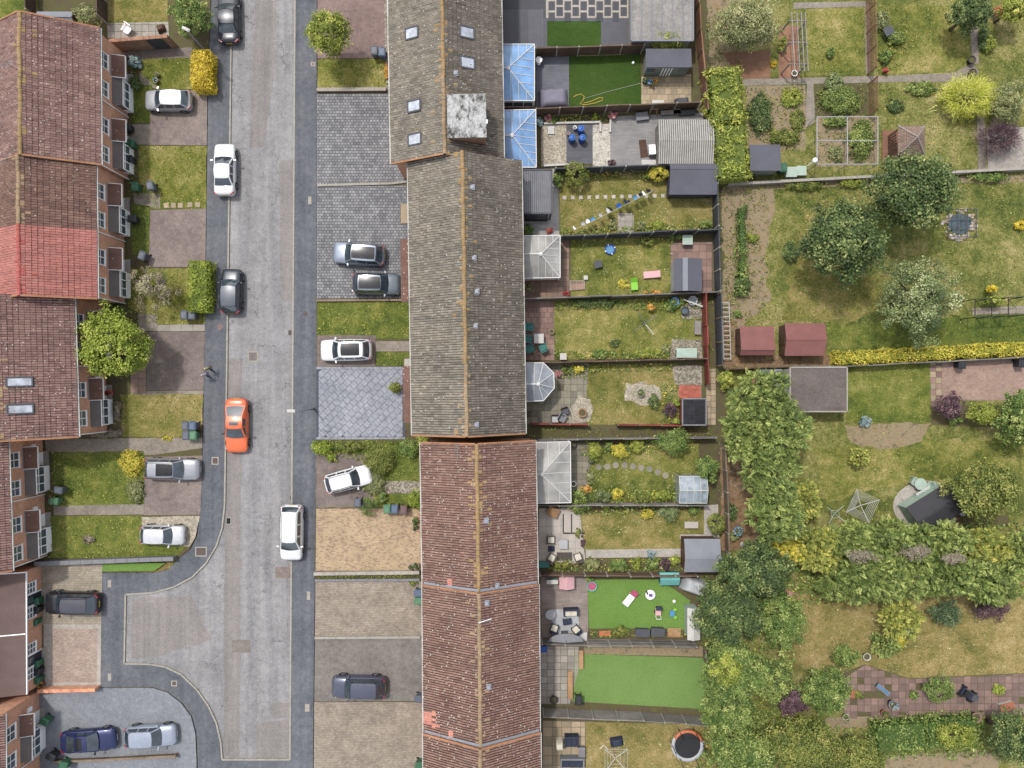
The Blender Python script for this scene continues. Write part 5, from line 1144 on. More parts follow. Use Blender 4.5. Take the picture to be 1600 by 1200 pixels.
tree('small dark purple brown tree beside the brick terrace trees', 1238, 1096, 2.4, (30,30), 'purple', n=2600, lf=.18, rag=.5)
tree('mid green tree beside the purple brown tree', 1210, 1060, 2.8, (40,48), 'conifer', n=5500, lf=.18, rag=.5)
tree('broad green tree at the bottom edge over the trampoline', 1158, 1176, 3.6, (74,50), 'green', n=9500, lf=.2, rag=.45)
tree('wide green tree along the bottom edge, second from trampoline', 1250, 1166, 3.6, (78,52), 'moss', n=11500, lf=.19, rag=.35)
tree('wide green tree along the bottom edge, third from trampoline', 1334, 1184, 3.2, (58,42), 'moss', n=7500, lf=.19, rag=.35)
hedge('rough mixed hedge along the brick terrace bottom wall', [(1370,1158),(1450,1150),(1530,1146)], 46, 1.6, 'green', 80, .17, amp=.3, round_=.4)
tree('yellow lime shrub standing in the rough mixed hedge', 1490, 1150, 1.9, (38,22), 'bright', n=2600, lf=.15, cat='shrub', name='shrub')
tree('dark bushy tree in the bottom right corner', 1578, 1150, 3.0, (46,60), 'dark', n=7000, lf=.2, rag=.45)
tree('round dark green bush on the brick terrace', 1467, 1077, 1.2, (28,26), 'green', n=2600, lf=.13, cat='bush', name='bush', rag=.25)
tree('large mossy green tree beside the black summerhouse', 1540, 766, 3.6, (70,60), 'moss', n=10500, lf=.22, rz_=2.4, rag=.45)
tree('green tree at the right edge by the pink drive', 1592, 650, 3.0, (40,58), 'green', n=6500, lf=.22, rag=.4)
tree('golden green rounded bush beside the pink drive', 1536, 646, 1.6, (30,22), 'bright', n=2800, lf=.15, cat='bush', name='bush', rag=.35)
tree('dark purple bush at the pink drive corner', 1482, 636, 1.6, (28,24), 'purple', n=2400, lf=.17, cat='bush', name='bush', rag=.5)
shrub('small green bush under the dark purple bush', 1493, 656, (14,9), 'green', .9)
shrub('blue grey rounded shrub by the felt garage lawn', 1352, 659, (12,11), 'blue', .9)
tree('leaning dark green conifer alone on the lawn', 1343, 714, 1.4, (22,20), 'conifer_y', 'conifer', n=1800, lf=.18, cat='shrub', name='conifer_shrub')
hedge('long low yellow hedge along the fence above the pink drive', [(1306,559),(1400,556),(1500,550),(1610,544)], 19, 1.3, 'gold', 130, .15, amp=.2)
hedge('ragged row of green bushes along the leaf litter strip', [(1160,330),(1162,400),(1158,462)], 14, 1.0, 'green', 90, .14, name='bush_row', cat='bush', amp=.35)
W_ = [('bushy dark clump at the lower end of the leaf litter strip',1160,448,(16,20),'dark',1.1),('small green bush near the left red shed',1153,490,(8,8),'green',.7),('yellow green bush beside the leaf litter strip',1176,372,(12,10),'bright',.7),('dark bush at the top of the leaf litter strip',1160,330,(9,14),'dark',1.0),
 ('dark green bush in the shadow of the big tree pair',1235,395,(14,22),'dark',.9),
 ('leafy hedge end above the grey boundary wall',1260,290,(40,9),'moss',.7),('yellow green plants left of the pond tree by the wall',1330,285,(30,8),'bright',.7),('green bushes along the wall right of the pond tree',1545,277,(40,7),'green',.8),
 ('dark leafy potato rows in the left vegetable plot',1188,178,(24,44),'dark',.8),('bright leafy vegetables in the left vegetable plot',1238,152,(22,20),'bright',.6),('low green vegetables beside the vegetable path',1246,188,(14,24),'moss',.5),('dense green rows above the black roofed shed',1226,214,(34,14),'moss',.8),
 ('dense grey green vegetables beside the trellis',1314,156,(42,27),'conifer',.9),('tall grassy tuft among the vegetables by the path',1303,130,(18,18),'grey',.9),('green leafy rows inside the netted cage, right half',1345,220,(24,38),'conifer',.8),('low shrub inside the netted cage, lower left',1305,240,(16,14),'olive',.6),('tall plants along the cage top edge',1304,190,(26,9),'conifer',.9),
 ('small bush on the lawn between the deck poles and trellis',1297,82,(9,10),'green',.8),('yellow flower tuft between the brown decks',1210,99,(7,7),'yellow',.5),('leaning conifer sapling by the brown deck',1223,70,(9,13),'conifer_y',1.2),
 ('fern plant beside the garden table',1400,60,(20,12),'conifer',.9),('round green shrub at the trellis foot',1383,88,(13,14),'green',.9),('white flowering bush beside the trellis',1378,32,(14,18),'olive',1.0),('red flowering rose by the path',1383,110,(6,5),'red',.8),
 ('green flower bed clump below the path',1440,138,(30,14),'conifer',.6),('dark clump above the pyramid roofed gazebo',1400,165,(18,12),'dark',.6),('yellow green bush by the top right path',1546,68,(12,16),'bright',1.0),('dark green low bush beside the top right path',1538,60,(10,24),'dark',.9),('rusty red shrub under the dark top tree',1558,20,(12,11),'red',1.0),
 ('bright yellow bush at the right edge of the pond lawn',1594,352,(13,8),'yellow',.9),('climbing roses over the black pergola',1555,470,(20,7),'bright',2.0),('yellow rose bloom on the black pergola',1548,452,(8,6),'yellow',1.8),
 ('blue green patch beside the straw lawn bush',1416,985,(10,10),'blue',.9),('golden conifer foliage by the straw lawn bush',1405,1000,(12,16),'gold',1.2),
 ('trailing green plant at the left brick terrace pot',1342,1085,(10,9),'moss',.4),('plant in the grey stone pot on the brick terrace',1428,1086,(9,9),'green',.5),('yellow green plant by the mower on the brick terrace',1560,1078,(12,11),'bright',.6),
 ('ivy over the alley wall end by the tall conifers',1134,594,(14,16),'bright',2.2),('dark undergrowth below the litter by the blue pot',1142,800,(12,18),'dark',.9),('pale leaved shrub beside the blue pot corner',1146,838,(10,10),'olive',.8),
 ('pink flowering shrub at the straw lawn edge',1232,930,(9,9),'pink',1.2)]
for lab, px, py, r, pal, h in W_: shrub(lab, px, py, r, pal, h, lf=.15)
# ------------------------------------------------------------------ fences, walls, garden buildings
_pm = {}
def panel_mesh(mat, h, L=1.8, style='board'):
    k = (mat, h, style)
    if k in _pm: return _pm[k]
    mb = MB()
    if style == 'board':
        n = 12
        for i in range(n): mb.box(i*L/n+.006, -.012 if i % 2 else -.024, .05, (i+1)*L/n+.012, .010 if i % 2 else -.002, h-.04)
        for z in (.25, h/2, h-.25): mb.box(0, .012, z-.035, L, .05, z+.035)
    else:   # horizontal rails with gaps
        n = 9
        for i in range(n): mb.box(0, -.015, .06+i*(h-.1)/n, L, .012, .06+(i+.62)*(h-.1)/n)
        mb.box(0,.012,.05,.05,.05,h-.04).box(L-.05,.012,.05,L,.05,h-.04)
    mb.box(-.005, -.045, h-.038, L+.005, .055, h)
    _pm[k] = mb.mesh('fence_panel', M[mat]); return _pm[k]
_post = {}
def fence(label, pts, h=1.75, mat='fence_brown', post='concrete', step=1.85, style='board', name='garden_fence', board=True):
    w = [Vector(P(a, b, .1)) for a, b in pts]; t = thing(name, label, 'fence', (w[0].x, w[0].y, .08), 0, 'garden fences'); c0 = w[0]
    if (post, h) not in _post: _post[(post, h)] = MB().box(-.055,-.055,-.1,.055,.055,h+.06).add([(-.055,-.055,h+.061),(.055,-.055,h+.061),(.055,.055,h+.061),(-.055,.055,h+.061),(0,0,h+.10)], [(0,1,4),(1,2,4),(2,3,4),(3,0,4)]).mesh('post', M[post])
    for i, (a, b) in enumerate(zip(w[:-1], w[1:])):
        L = (b-a).length; n = max(1, round(L/step)); ang = math.atan2(b.y-a.y, b.x-a.x)
        for j in range(n+1):
            if j == n and i < len(w)-2: break
            q = a+(b-a)*(j/n)-c0; o = link('post', _post[(post, h)], t, (q.x, q.y, rnd.uniform(-.04,.02))); o.rotation_euler = (rnd.uniform(-.02,.02), rnd.uniform(-.02,.02), ang)
        for j in range(n):
            q = a+(b-a)*(j/n)-c0+Vector((math.cos(ang), math.sin(ang)))*.05; o = link('panel', panel_mesh(mat, h, 1.8, style), t, (q.x, q.y, rnd.uniform(-.03,.02)))
            o.scale = ((L/n-.10)/1.8, 1, 1); o.rotation_euler = (rnd.uniform(-.02,.02), rnd.uniform(-.006,.006), ang)
    return t
def wall(label, pts, h, th, mat, cap=None, name='garden_wall', cat='wall'):
    w = [Vector(P(a, b, .1)) for a, b in pts]; c0 = w[0]; t = thing(name, label, cat, (c0.x, c0.y, 0)); mb = MB(); cp = MB()
    for a, b in zip(w[:-1], w[1:]):
        a, b = a-c0, b-c0; mb.bar((a.x,a.y,h/2),(b.x,b.y,h/2), th, h)
        L = (b-a).length; n = max(1, round(L/.9))
        for j in range(n): p, q = a+(b-a)*((j+.01)/n), a+(b-a)*((j+.99)/n); cp.bar((p.x,p.y,h+.032+rnd.uniform(-.003,.003)),(q.x,q.y,h+.032), th+.06, .06)
    mb.build('wall', M[mat], t); cp.build('coping', M[cap or mat], t); return t
fence('brown panel fence between the slate patio and the artificial lawn', [(836,89),(1001,84)])
fence('brown panel fence between the artificial lawn and the barrel garden', [(837,181),(1087,171)])
fence('dark grey fence between the barrel garden and the washing line garden', [(866,272),(1046,266)], mat='fence_dark')
fence('dark grey fence between the washing line and the paddling pool gardens', [(876,375),(1119,364)], mat='fence_dark')
fence('weathered fence between the paddling pool and the teal chairs gardens', [(819,470),(1119,459)], 1.5, 'fence_grey', 'timber')
fence('brown fence between the teal chairs and the octagonal conservatory gardens', [(821,568),(1098,561)], 1.4, 'fence_brown', 'timber')
fence('red painted low fence along the alley path', [(830,661),(918,663)], 1.1, 'fence_red', 'timber')
fence('red painted low fence piece nearer the red shed', [(963,663),(1064,664)], 1.1, 'fence_red', 'timber')
fence('grey wire topped fence along the lower side of the alley path', [(830,686),(1112,682)], 1.4, 'fence_grey', 'concrete')
fence('grey panel fence between the stepping stone and the light patio gardens', [(840,786),(1100,786)], 1.5, 'fence_grey')
fence('dark brown fence between the light patio and the play lawn gardens', [(843,893),(1084,894)], 1.5, 'fence_brown')
fence('pale grey fence between the play lawn and the plain turf gardens', [(846,996),(916,998),(1082,1000)], 1.75, 'fence_grey')
fence('slatted grey fence below the plain artificial lawn', [(848,1106),(1000,1112),(1097,1119)], 1.8, 'fence_grey', 'concrete', style='rail')
fence('tall brown boundary fence behind the grey flat roofed outbuilding', [(1083,-20),(1087,60),(1099,182)], 1.8, 'timber_red', 'timber')
fence('dark boundary fence behind the washing line and paddling pool gardens', [(1112,262),(1114,360),(1117,458)], 1.8, 'fence_dark')
fence('black boundary fence beside the long white lattice', [(1116,462),(1119,572)], 2.1, 'fence_dark', 'timber')
fence('dark red painted fence behind the teal chairs lawn', [(1097,462),(1098,510),(1101,600)], 1.5, 'fence_red', 'fence_red')
fence('light boundary fence behind the grey felt shed', [(1128,700),(1132,800),(1134,890)], 1.2, 'timber', 'concrete')
fence('brown fence left of the top left slab patio', [(167,-30),(168,38)], 1.75, 'fence_brown')
fence('short brown fence by the grey shed, top left', [(56,-30),(58,28)], 1.6, 'fence_brown')
fence('grey fence under the long yellow hedge', [(1232,573),(1310,573),(1450,566),(1620,557)], 1.2, 'fence_grey', 'timber')
fence('thin weathered fence below the two red sheds', [(1131,577),(1230,573)], 1.1, 'fence_brown', 'timber')
fence('slatted fence between the light patio path and the litter bed', [(1098,1010),(1100,1030)], 1.2, 'fence_grey', 'timber')
wall('long low grey wall across the large gardens', [(1134,291),(1300,282),(1450,274),(1640,264)], .75, .16, 'concrete')
wall('grey rendered garden wall above the small bright lawn', [(62,878),(170,874),(277,870)], .8, .28, 'grey_mid', 'grey_mid')
wall('orange brick wall between the pink paved drive and the blue grey drive', [(68,1074),(157,1072)], .9, .22, 'brick', 'brick')
wl_ = wall('tall brown brick garden wall with a grey gate, top left', [(188,79),(277,72)], 1.9, .22, 'brick_brown', 'brick_brown')
a_, b_ = Vector(P(243,74.6,.1)), Vector(P(268,72.7,.1)); g_ = MB(); d_ = (b_-a_)
for i in range(8):
    p_, q_ = a_+d_*((i+.06)/8), a_+d_*((i+.94)/8); g_.bar((p_.x-wl_.location.x,p_.y-wl_.location.y-.14,.95),(q_.x-wl_.location.x,q_.y-wl_.location.y-.14,.95), .04, 1.75)
g_.build('gate', M['grey_dark'], wl_)
wall('low brick wall above the sett drive', [(496,142),(604,141)], .35, .22, 'brick_brown', 'concrete')
wall('pale low wall below the yellow buff drive', [(492,895),(656,893)], .45, .22, 'concrete', 'conc_pale')
wall('thin grey edging wall above the concrete drive', [(492,996),(657,995)], .2, .14, 'concrete')
wall('pale edging between the two sett drives', [(496,290),(612,287),(637,284)], .17, .12, 'concrete')
wall('pale timber edging between the sett drive and the grass strip', [(495,470),(638,469)], .28, .1, 'timber')
wall('dark kerb wall above the empty buff drive', [(493,906),(656,905)], .25, .14, 'grey_mid')
wall('low timber rail beside the dark blue coupe', [(87,1187),(165,1184),(277,1178)], .45, .12, 'timber', 'timber', 'timber_rail', 'fence')
def hexpost(label, px, py, r, h, mat): tag(MB().lathe([(r*1.1,0),(r,.1),(r,h),(r*1.2,h+.02),(r*.8,h+.1)], 6).build('post', M[mat], None, False, (*P(px,py,.1), .1)), label, 'post')
hexpost('hexagonal timber post at the end of the low drive rail', 277, 1178, .14, .5, 'timber')
def trellis(label, pts, h=1.75):
    w = [Vector(P(a, b, .1)) for a, b in pts]; c0 = w[0]; t = thing('trellis_fence', label, 'trellis', (c0.x, c0.y, .08))
    for a, b in zip(w[:-1], w[1:]):
        L = (b-a).length; n = max(1, round(L/1.83)); d = (b-a)/L; a = a-c0
        for j in range(n+1): q = a+d*(L*j/n); MB().box(q.x-.04,q.y-.04,-.1,q.x+.04,q.y+.04,h+.08).build('post', M['timber_red'], t)
        for j in range(n):
            mb = MB(); l = L/n; q0 = a+d*(L*j/n)
            for k in range(-int(h/.18), int(l/.18)+1):
                for sg in (1, -1):
                    u0, z0 = k*.18, .15; u1, z1 = u0+h-.2, h-.05
                    if u0 < 0: z0 -= u0; u0 = 0
                    if u1 > l: z1 -= (u1-l); u1 = l
                    if u1 <= u0: continue
                    ua, ub = (u0, u1) if sg > 0 else (l-u0, l-u1); p, r_ = q0+d*ua, q0+d*ub; mb.bar((p.x,p.y,z0),(r_.x,r_.y,z1), .012, .028)
            for z in (.12, h): p, r_ = q0, q0+d*l; mb.bar((p.x,p.y,z),(r_.x,r_.y,z), .035)
            mb.build('lattice_panel', M['timber_red'], t)
trellis('brown lattice trellis beside the garden table, top right', [(1352,-12),(1355,117)])
trellis('brown lattice trellis beside the dense vegetable plot', [(1356,132),(1357,181)])

# --- conservatories
M['white_frame'] = plain('white_frame', c(224,224,222), .5, .1, 2); M['roof_blue'] = glass_mat('roof_blue', c(124,166,216), .15, .5, .1, .5); M['roof_grey'] = glass_mat('roof_grey', c(166,164,160), .4, .25, 0, .6)
M['roof_clear'] = glass_mat('roof_clear', c(150,162,172), .12, .6); M['roof_pale'] = glass_mat('roof_pale', c(156,162,170), .3, .4, 0, .6)
def conservatory(label, outline, node, wall_y, mat, ze=2.25, zr=3.1, pitch=.62):
    """outline: plan points from the house wall round and back (roof level); node: where the hips meet"""
    o = [Vector(P(a, b, ze)) for a, b in outline]; nd = Vector(P(*node, zr)); wr = Vector((o[0].x, nd.y)); c0 = Vector(((o[0].x+o[-1].x)/2, (o[0].y+o[-1].y)/2))
    t = thing('conservatory', label, 'conservatory', (c0.x, c0.y, .08)); o = [p-c0 for p in o]; nd -= c0; wr -= c0
    bars = MB(); n = len(o)
    for i in range(n-1):
        a, b = o[i], o[i+1]; facet = [(a, ze), (b, ze), (nd, zr)]
        if i == 0: facet = [(a, ze), (b, ze), (nd, zr), (wr, zr)]
        if i == n-2: facet = [(a, ze), (b, ze), (wr, zr), (nd, zr)]
        d = (b-a).normalized(); L = (b-a).length; inn = Vector((-d.y, d.x)); 
        if (nd-a).dot(inn) < 0: inn = -inn
        H_ = (nd-a).dot(inn); zf = lambda p: ze+(zr-ze)*max(0, (p-a).dot(inn))/H_
        k = max(1, round(L/pitch)); loc = [((p-a).dot(d), (p-a).dot(inn)) for p, _ in facet]
        if area(loc) < .05: continue
        for j in range(k):
            q = clip(clip(loc, -1, 0, -(j*L/k+.02)), 1, 0, (j+1)*L/k-.02)
            if len(q) < 3 or area(q) < .01: continue
            top = [a+d*u+inn*v for u, v in q]; V = [(p.x,p.y,zf(p)) for p in top]; m = len(V)
            MB().add(V+[(x,y,z-.03) for x,y,z in V], [tuple(range(m)), tuple(range(2*m-1,m-1,-1))]+[(e,m+e,m+(e+1)%m,(e+1)%m) for e in range(m)]).build('roof_pane', M[mat], t)
            if j:
                lo, hi = 0, max(v for u, v in clip(clip(loc, -1, 0, -(j*L/k-.02)), 1, 0, j*L/k+.02) or [(0,0)]); p, r_ = a+d*(j*L/k), a+d*(j*L/k)+inn*hi
                bars.bar((p.x,p.y,zf(p)+.015),(r_.x,r_.y,zf(r_)+.015), .036, .05)
        bars.bar((a.x,a.y,ze),(b.x,b.y,ze), .07, .12)
        if i: bars.bar((a.x,a.y,ze+.03),(nd.x,nd.y,zr+.03), .052, .07)
        # glazed side
        ai, bi = a+inn*.1, b+inn*.1; kk = max(1, round(L/.8)); sf = MB(); MB().bar((ai.x,ai.y,.3),(bi.x,bi.y,.3), .2, .7).build('dwarf_wall', M['brick_brown'], t)
        for j in range(kk+1): p = ai+(bi-ai)*(j/kk); sf.bar((p.x,p.y,.6),(p.x,p.y,ze-.05), .07)
        for z in (.68, 1.75): sf.bar((ai.x,ai.y,z),(bi.x,bi.y,z), .06)
        s_ = sf.build('side_frame', M['white'], t); MB().bar((ai.x,ai.y,1.4),(bi.x,bi.y,1.4), .015, 1.5).build('pane', M['glass'], s_)
    bars.bar((wr.x,wr.y,zr+.03),(nd.x,nd.y,zr+.03), .09, .09); bars.lathe([(.16,zr-.02),(.16,zr+.06),(.05,zr+.10)], 8, 0, (nd.x,nd.y,0))
    bars.build('roof_frame', M['white_frame'], t)
conservatory('blue glass roofed conservatory beside the covered garden furniture', [(785,70),(835,70),(835,158),(785,158)], (794,107), 0, 'roof_blue')
conservatory('blue glass roofed conservatory of the barrel garden', [(787,173),(837,172),(838,262),(787,262)], (800,212), 0, 'roof_blue')
conservatory('grey roofed white conservatory beside the paddling pool lawn', [(818,369),(875,368),(875,434),(818,435)], (845,397), 0, 'roof_grey')
conservatory('small octagonal conservatory with pale glass roof', [(820,567),(849,567),(865,583),(866,606),(849,626),(820,627)], (841,600), 0, 'roof_pale', pitch=.9)
conservatory('large grey roofed white conservatory of the stepping stone garden', [(838,691),(891,690),(892,785),(839,786)], (846,741), 0, 'roof_grey', pitch=.85)

# --- sheds
M['felt_dark'] = plain('felt_dark', c(96,97,108), .9, .14, 1.2); M['felt_grey'] = plain('felt_grey', c(140,143,152), .9, .14, 1.2); M['felt_black'] = plain('felt_black', c(62,61,66), .8, .2, 1.2)
M['felt_red'] = plain('felt_red', c(142,92,88), .9, .16, 1.6); M['felt_worn'] = plain('felt_worn', c(112,102,98), .9, .38, .8); M['asbestos'] = plain('asbestos', c(186,182,176), .9, .3, 1.5)
M['concrete_dark'] = plain('concrete_dark', c(120,118,114), .9, .3, 1.5); M['sage'] = boards('sage', c(132,142,130), c(160,168,154)); M['mint'] = plain('mint', c(176,196,180), .7, .15); M['shed_brown'] = boards('shed_brown', c(86,62,52), c(122,92,76)); M['felt_mottled'] = plain('felt_mottled', c(150,146,142), .9, .45, .7)
def shed(label, x0, y0, x1, y1, h, roof='gx', mat='felt_dark', wmat='shed_brown', rise=.55, split=.5, rz=0.0, ribs=None, door='S', name='garden_shed', edge=None, ov=.12, cat='shed'):
    a, b = Vector(P(x0, y1, h)), Vector(P(x1, y0, h)); cx, cy = (a+b)/2; W, D = b.x-a.x, b.y-a.y; t = thing(name, label, cat, (cx, cy, .08), rz)
    hx, hy = W/2-ov, D/2-ov; zt = h-.08; MB()
    rf = MB(); th = .05; yr = D/2-D*split; xr = -W/2+W*split
    if roof == 'gx': S_ = [[(-W/2,D/2,zt),(W/2,D/2,zt),(W/2,yr,zt+rise),(-W/2,yr,zt+rise)], [(-W/2,yr,zt+rise),(W/2,yr,zt+rise),(W/2,-D/2,zt),(-W/2,-D/2,zt)]]
    elif roof == 'gy': S_ = [[(-W/2,-D/2,zt),(-W/2,D/2,zt),(xr,D/2,zt+rise),(xr,-D/2,zt+rise)], [(xr,-D/2,zt+rise),(xr,D/2,zt+rise),(W/2,D/2,zt),(W/2,-D/2,zt)]]
    elif roof == 'pent': S_ = [[(-W/2,D/2,zt),(W/2,D/2,zt),(W/2,-D/2,zt+rise),(-W/2,-D/2,zt+rise)]]
    else: S_ = [[(-W/2,D/2,zt+.03),(W/2,D/2,zt+.03),(W/2,-D/2,zt),(-W/2,-D/2,zt)]]
    for q in S_:
        rf.add(q+[(x,y,z-th) for x,y,z in q], [(0,1,2,3),(7,6,5,4),(0,4,5,1),(1,5,6,2),(2,6,7,3),(3,7,4,0)])
    ro = rf.build('roof', M[mat], t)
    if ribs:
        rb = MB(); nr = int(W/.17)
        for q in S_:
            for i in range(nr): f = (i+.5)/nr; p, r_ = Vector(q[0]).lerp(Vector(q[1]), f), Vector(q[3]).lerp(Vector(q[2]), f); rb.bar(p+Vector((0,0,.012)), r_+Vector((0,0,.012)), .08, .06)
        rb.build('corrugations', M[ribs], ro)
    if edge:
        e = MB(); z = zt+.05
        for p, q in (((-W/2,-D/2),(W/2,-D/2)),((W/2,-D/2),(W/2,D/2)),((W/2,D/2),(-W/2,D/2)),((-W/2,D/2),(-W/2,-D/2))): e.bar((*p,z),(*q,z), .1, .1)
        e.build('roof_edge', M[edge], ro)
    if roof in ('gx', 'gy'):
        rd = MB(); w_ = .16
        if roof == 'gx': rd.bar((-W/2-.01,yr,zt+rise+.006),(W/2+.01,yr,zt+rise+.006), w_, .03)
        else: rd.bar((xr,-D/2-.01,zt+rise+.006),(xr,D/2+.01,zt+rise+.006), w_, .03)
        rd.build('ridge', M[mat], ro)
    wa = MB(); zz = zt-.04
    if roof == 'gx':
        pr = [(-hy,0),(hy,0),(hy,zz),(yr,zz+rise*.9),(-hy,zz)]; v = [(-hx,y,z) for y,z in pr]+[(hx,y,z) for y,z in pr]
    elif roof == 'gy':
        pr = [(-hx,0),(hx,0),(hx,zz),(xr,zz+rise*.9),(-hx,zz)]; v = [(x,-hy,z) for x,z in pr]+[(x,hy,z) for x,z in pr]
    else:
        k = rise if roof == 'pent' else 0; pr = [(-hy,0),(hy,0),(hy,zz),(-hy,zz+k*.9)]; v = [(-hx,y,z) for y,z in pr]+[(hx,y,z) for y,z in pr]
    m = len(pr); wa.add(v, [tuple(range(m-1,-1,-1)), tuple(range(m,2*m))]+[(i,(i+1)%m,m+(i+1)%m,m+i) for i in range(m)]); wa.build('wall', M[wmat], t)
    if door:
        dh = min(1.75, zz-.1)
        if door == 'S': dd = MB().box(-.4,-hy-.03,.08,.4,-hy-.002,dh); hb = MB().box(.28,-hy-.05,dh*.5,.33,-hy-.031,dh*.5+.12)
        elif door == 'W': dd = MB().box(-hx-.03,-.4,.08,-hx-.002,.4,dh); hb = MB().box(-hx-.05,.28,dh*.5,-hx-.031,.33,dh*.5+.12)
        else: dd = MB().box(-.4,hy+.002,.08,.4,hy+.03,dh); hb = MB().box(.28,hy+.031,dh*.5,.33,hy+.05,dh*.5+.12)
        d_ = dd.build('door', M[wmat], t); hb.build('handle', M['steel'], d_)
    t['_w'] = W; t['_d'] = D; return t
s1 = shed('grey flat roofed outbuilding at the top beside the chequered slabs', 986, -40, 1083, 64, 2.3, 'flat', 'felt_mottled', 'timber_grey', edge='felt_grey')
sb = MB()
for i in range(1, 6): x_ = -s1['_w']/2+s1['_w']*i/6; sb.box(x_-.03,-s1['_d']/2+.06,2.24,x_+.03,s1['_d']/2-.06,2.275)
sb.build('roof_seams', M['felt_grey'], s1)
s2 = shed('sage green summer shed under the dark felt roof with ivy behind', 1009, 76, 1080, 107, 2.0, 'pent', 'felt_dark', 'sage', .25)
for k in (-1.35, 1.35): MB().box(k-.35,-s2['_d']/2+.05,1.15,k+.35,-s2['_d']/2+.10,1.6).build('window', M['glass'], s2)
for k in range(4): MB().box(-.42+k*.24,-s2['_d']/2+.07,.2,-.32+k*.24,-s2['_d']/2+.09,1.75).build('door_stripe', M['white'], s2)
shed('large shed with pale corrugated sheet roof', 1028, 187, 1115, 256, 2.0, 'gx', 'concrete_dark', 'timber_grey', .35, .5, ribs='asbestos', door=None)  # sheet in the valleys is darker than the ribs
shed('dark grey felt shed with a dark ridge strip, washing line garden', 1046, 254, 1120, 304, 1.9, 'gx', 'felt_dark', 'fence_dark', .4, .22)
s5 = shed('grey shed with overlapping felt strips, paddling pool garden', 1053, 404, 1097, 455, 1.9, 'gy', 'felt_dark', 'grey_light', .4, .36, door='S')
x5 = -s5['_w']/2+s5['_w']*.36; MB().bar((x5,-s5['_d']/2-.015,2.25),(x5,s5['_d']/2+.015,2.25), .42, .03).build('felt_strip', M['felt_grey'], s5)
shed('low box with teal green lid by the weathered fence', 1057, 544, 1089, 559, .9, 'flat', 'mint', 'timber', 0, door=None, name='storage_box', cat='box')
shed('grey felt roofed shed beside the round clipped tree', 1069, 842, 1125, 894, 1.9, 'gx', 'felt_grey', 'shed_brown', .4, .55, door='W')
shed('small white panelled shed beside the play lawn', 1074, 950, 1094, 1000, 1.7, 'gy', 'white_dirty', 'mint', .2, .4, door=None)
shed('black roofed shed beside the pale teal boxes', 1171, 226, 1219, 268, 1.9, 'pent', 'felt_dark', 'sage', .25)
shed('smaller red roofed brown shed next to the white lattice', 1156, 510, 1209, 555, 1.8, 'gx', 'felt_red', 'shed_brown', .4, .8, door='W')
shed('larger red roofed brown shed beside the yellow hedge end', 1226, 505, 1289, 556, 1.8, 'gx', 'felt_red', 'shed_brown', .4, .5, door='W')
shed('garage with flat worn brown felt roof and pale edging', 1234, 574, 1323, 643, 2.4, 'flat', 'felt_worn', 'white_dirty', 0, edge='concrete', name='garage', door='S', cat='garage')
shed('small slate grey lean to roof beside the garage', 1184, 577, 1208, 606, 2.0, 'pent', 'felt_dark', 'brick', .2, door=None)
shed('small pale grey roof between the lean to and the garage', 1210, 577, 1223, 606, 1.9, 'pent', 'felt_grey', 'brick', .2, door=None)
shed('pale blue grey roofed shed behind the top left house', 58, 18, 116, 40, 2.0, 'gx', 'felt_grey', 'shed_brown', .4, .5, door=None)
s7 = shed('red sided lean to with black glazed panel roof', 1066, 623, 1103, 664, 1.8, 'flat', 'felt_black', 'fence_red', 0, door=None, edge='grey_mid')
for i in range(2):
    for j in range(3):
        W_s, D_s = s7['_w'], s7['_d']; x_, y_ = -W_s/2+.1+i*(W_s-.2)/2, -D_s/2+.1+j*(D_s-.2)/3
        MB().box(x_+.03,y_+.03,1.76,x_+(W_s-.2)/2-.03,y_+(D_s-.2)/3-.03,1.80).build('roof_panel', M['pano_glass'], s7)
def greenhouse(label, x0, y0, x1, y1, h=1.7):
    a, b = Vector(P(x0, y1, h)), Vector(P(x1, y0, h)); W, D = b.x-a.x, b.y-a.y; t = thing('greenhouse', label, 'greenhouse', (*((a+b)/2), .08)); f = MB(); zr = h+.45
    for i in range(5):
        x = -W/2+W*i/4
        for s in (-1, 1): f.bar((x,s*D/2,0),(x,s*D/2,h), .04); f.bar((x,s*D/2,h),(x,0,zr), .045)
    for s in (-1, 1): f.bar((-W/2,s*D/2,h),(W/2,s*D/2,h), .05); f.bar((s*W/2,-D/2,h),(s*W/2,D/2,h), .04)
    f.bar((-W/2,0,zr),(W/2,0,zr), .06); f.build('frame', M['white_dirty'], t)
    for i in range(4):
        xa, xb = -W/2+W*i/4+.03, -W/2+W*(i+1)/4-.03
        for s in (-1, 1):
            MB().add([(xa,s*D/2,h),(xb,s*D/2,h),(xb,0,zr),(xa,0,zr)], [(0,1,2,3)]).build('roof_pane', M['roof_clear'], t); MB().add([(xa,s*D/2,.05),(xb,s*D/2,.05),(xb,s*D/2,h),(xa,s*D/2,h)], [(0,1,2,3)]).build('side_pane', M['roof_clear'], t)
    for s in (-1, 1): MB().add([(s*W/2,-D/2+.03,.05),(s*W/2,D/2-.03,.05),(s*W/2,D/2-.03,h),(s*W/2,0,zr-.05),(s*W/2,-D/2+.03,h)], [(0,1,2,3,4)]).build('end_pane', M['roof_clear'], t)
greenhouse('glass greenhouse by the lower fence of the stepping stone garden', 1061, 744, 1104, 786)
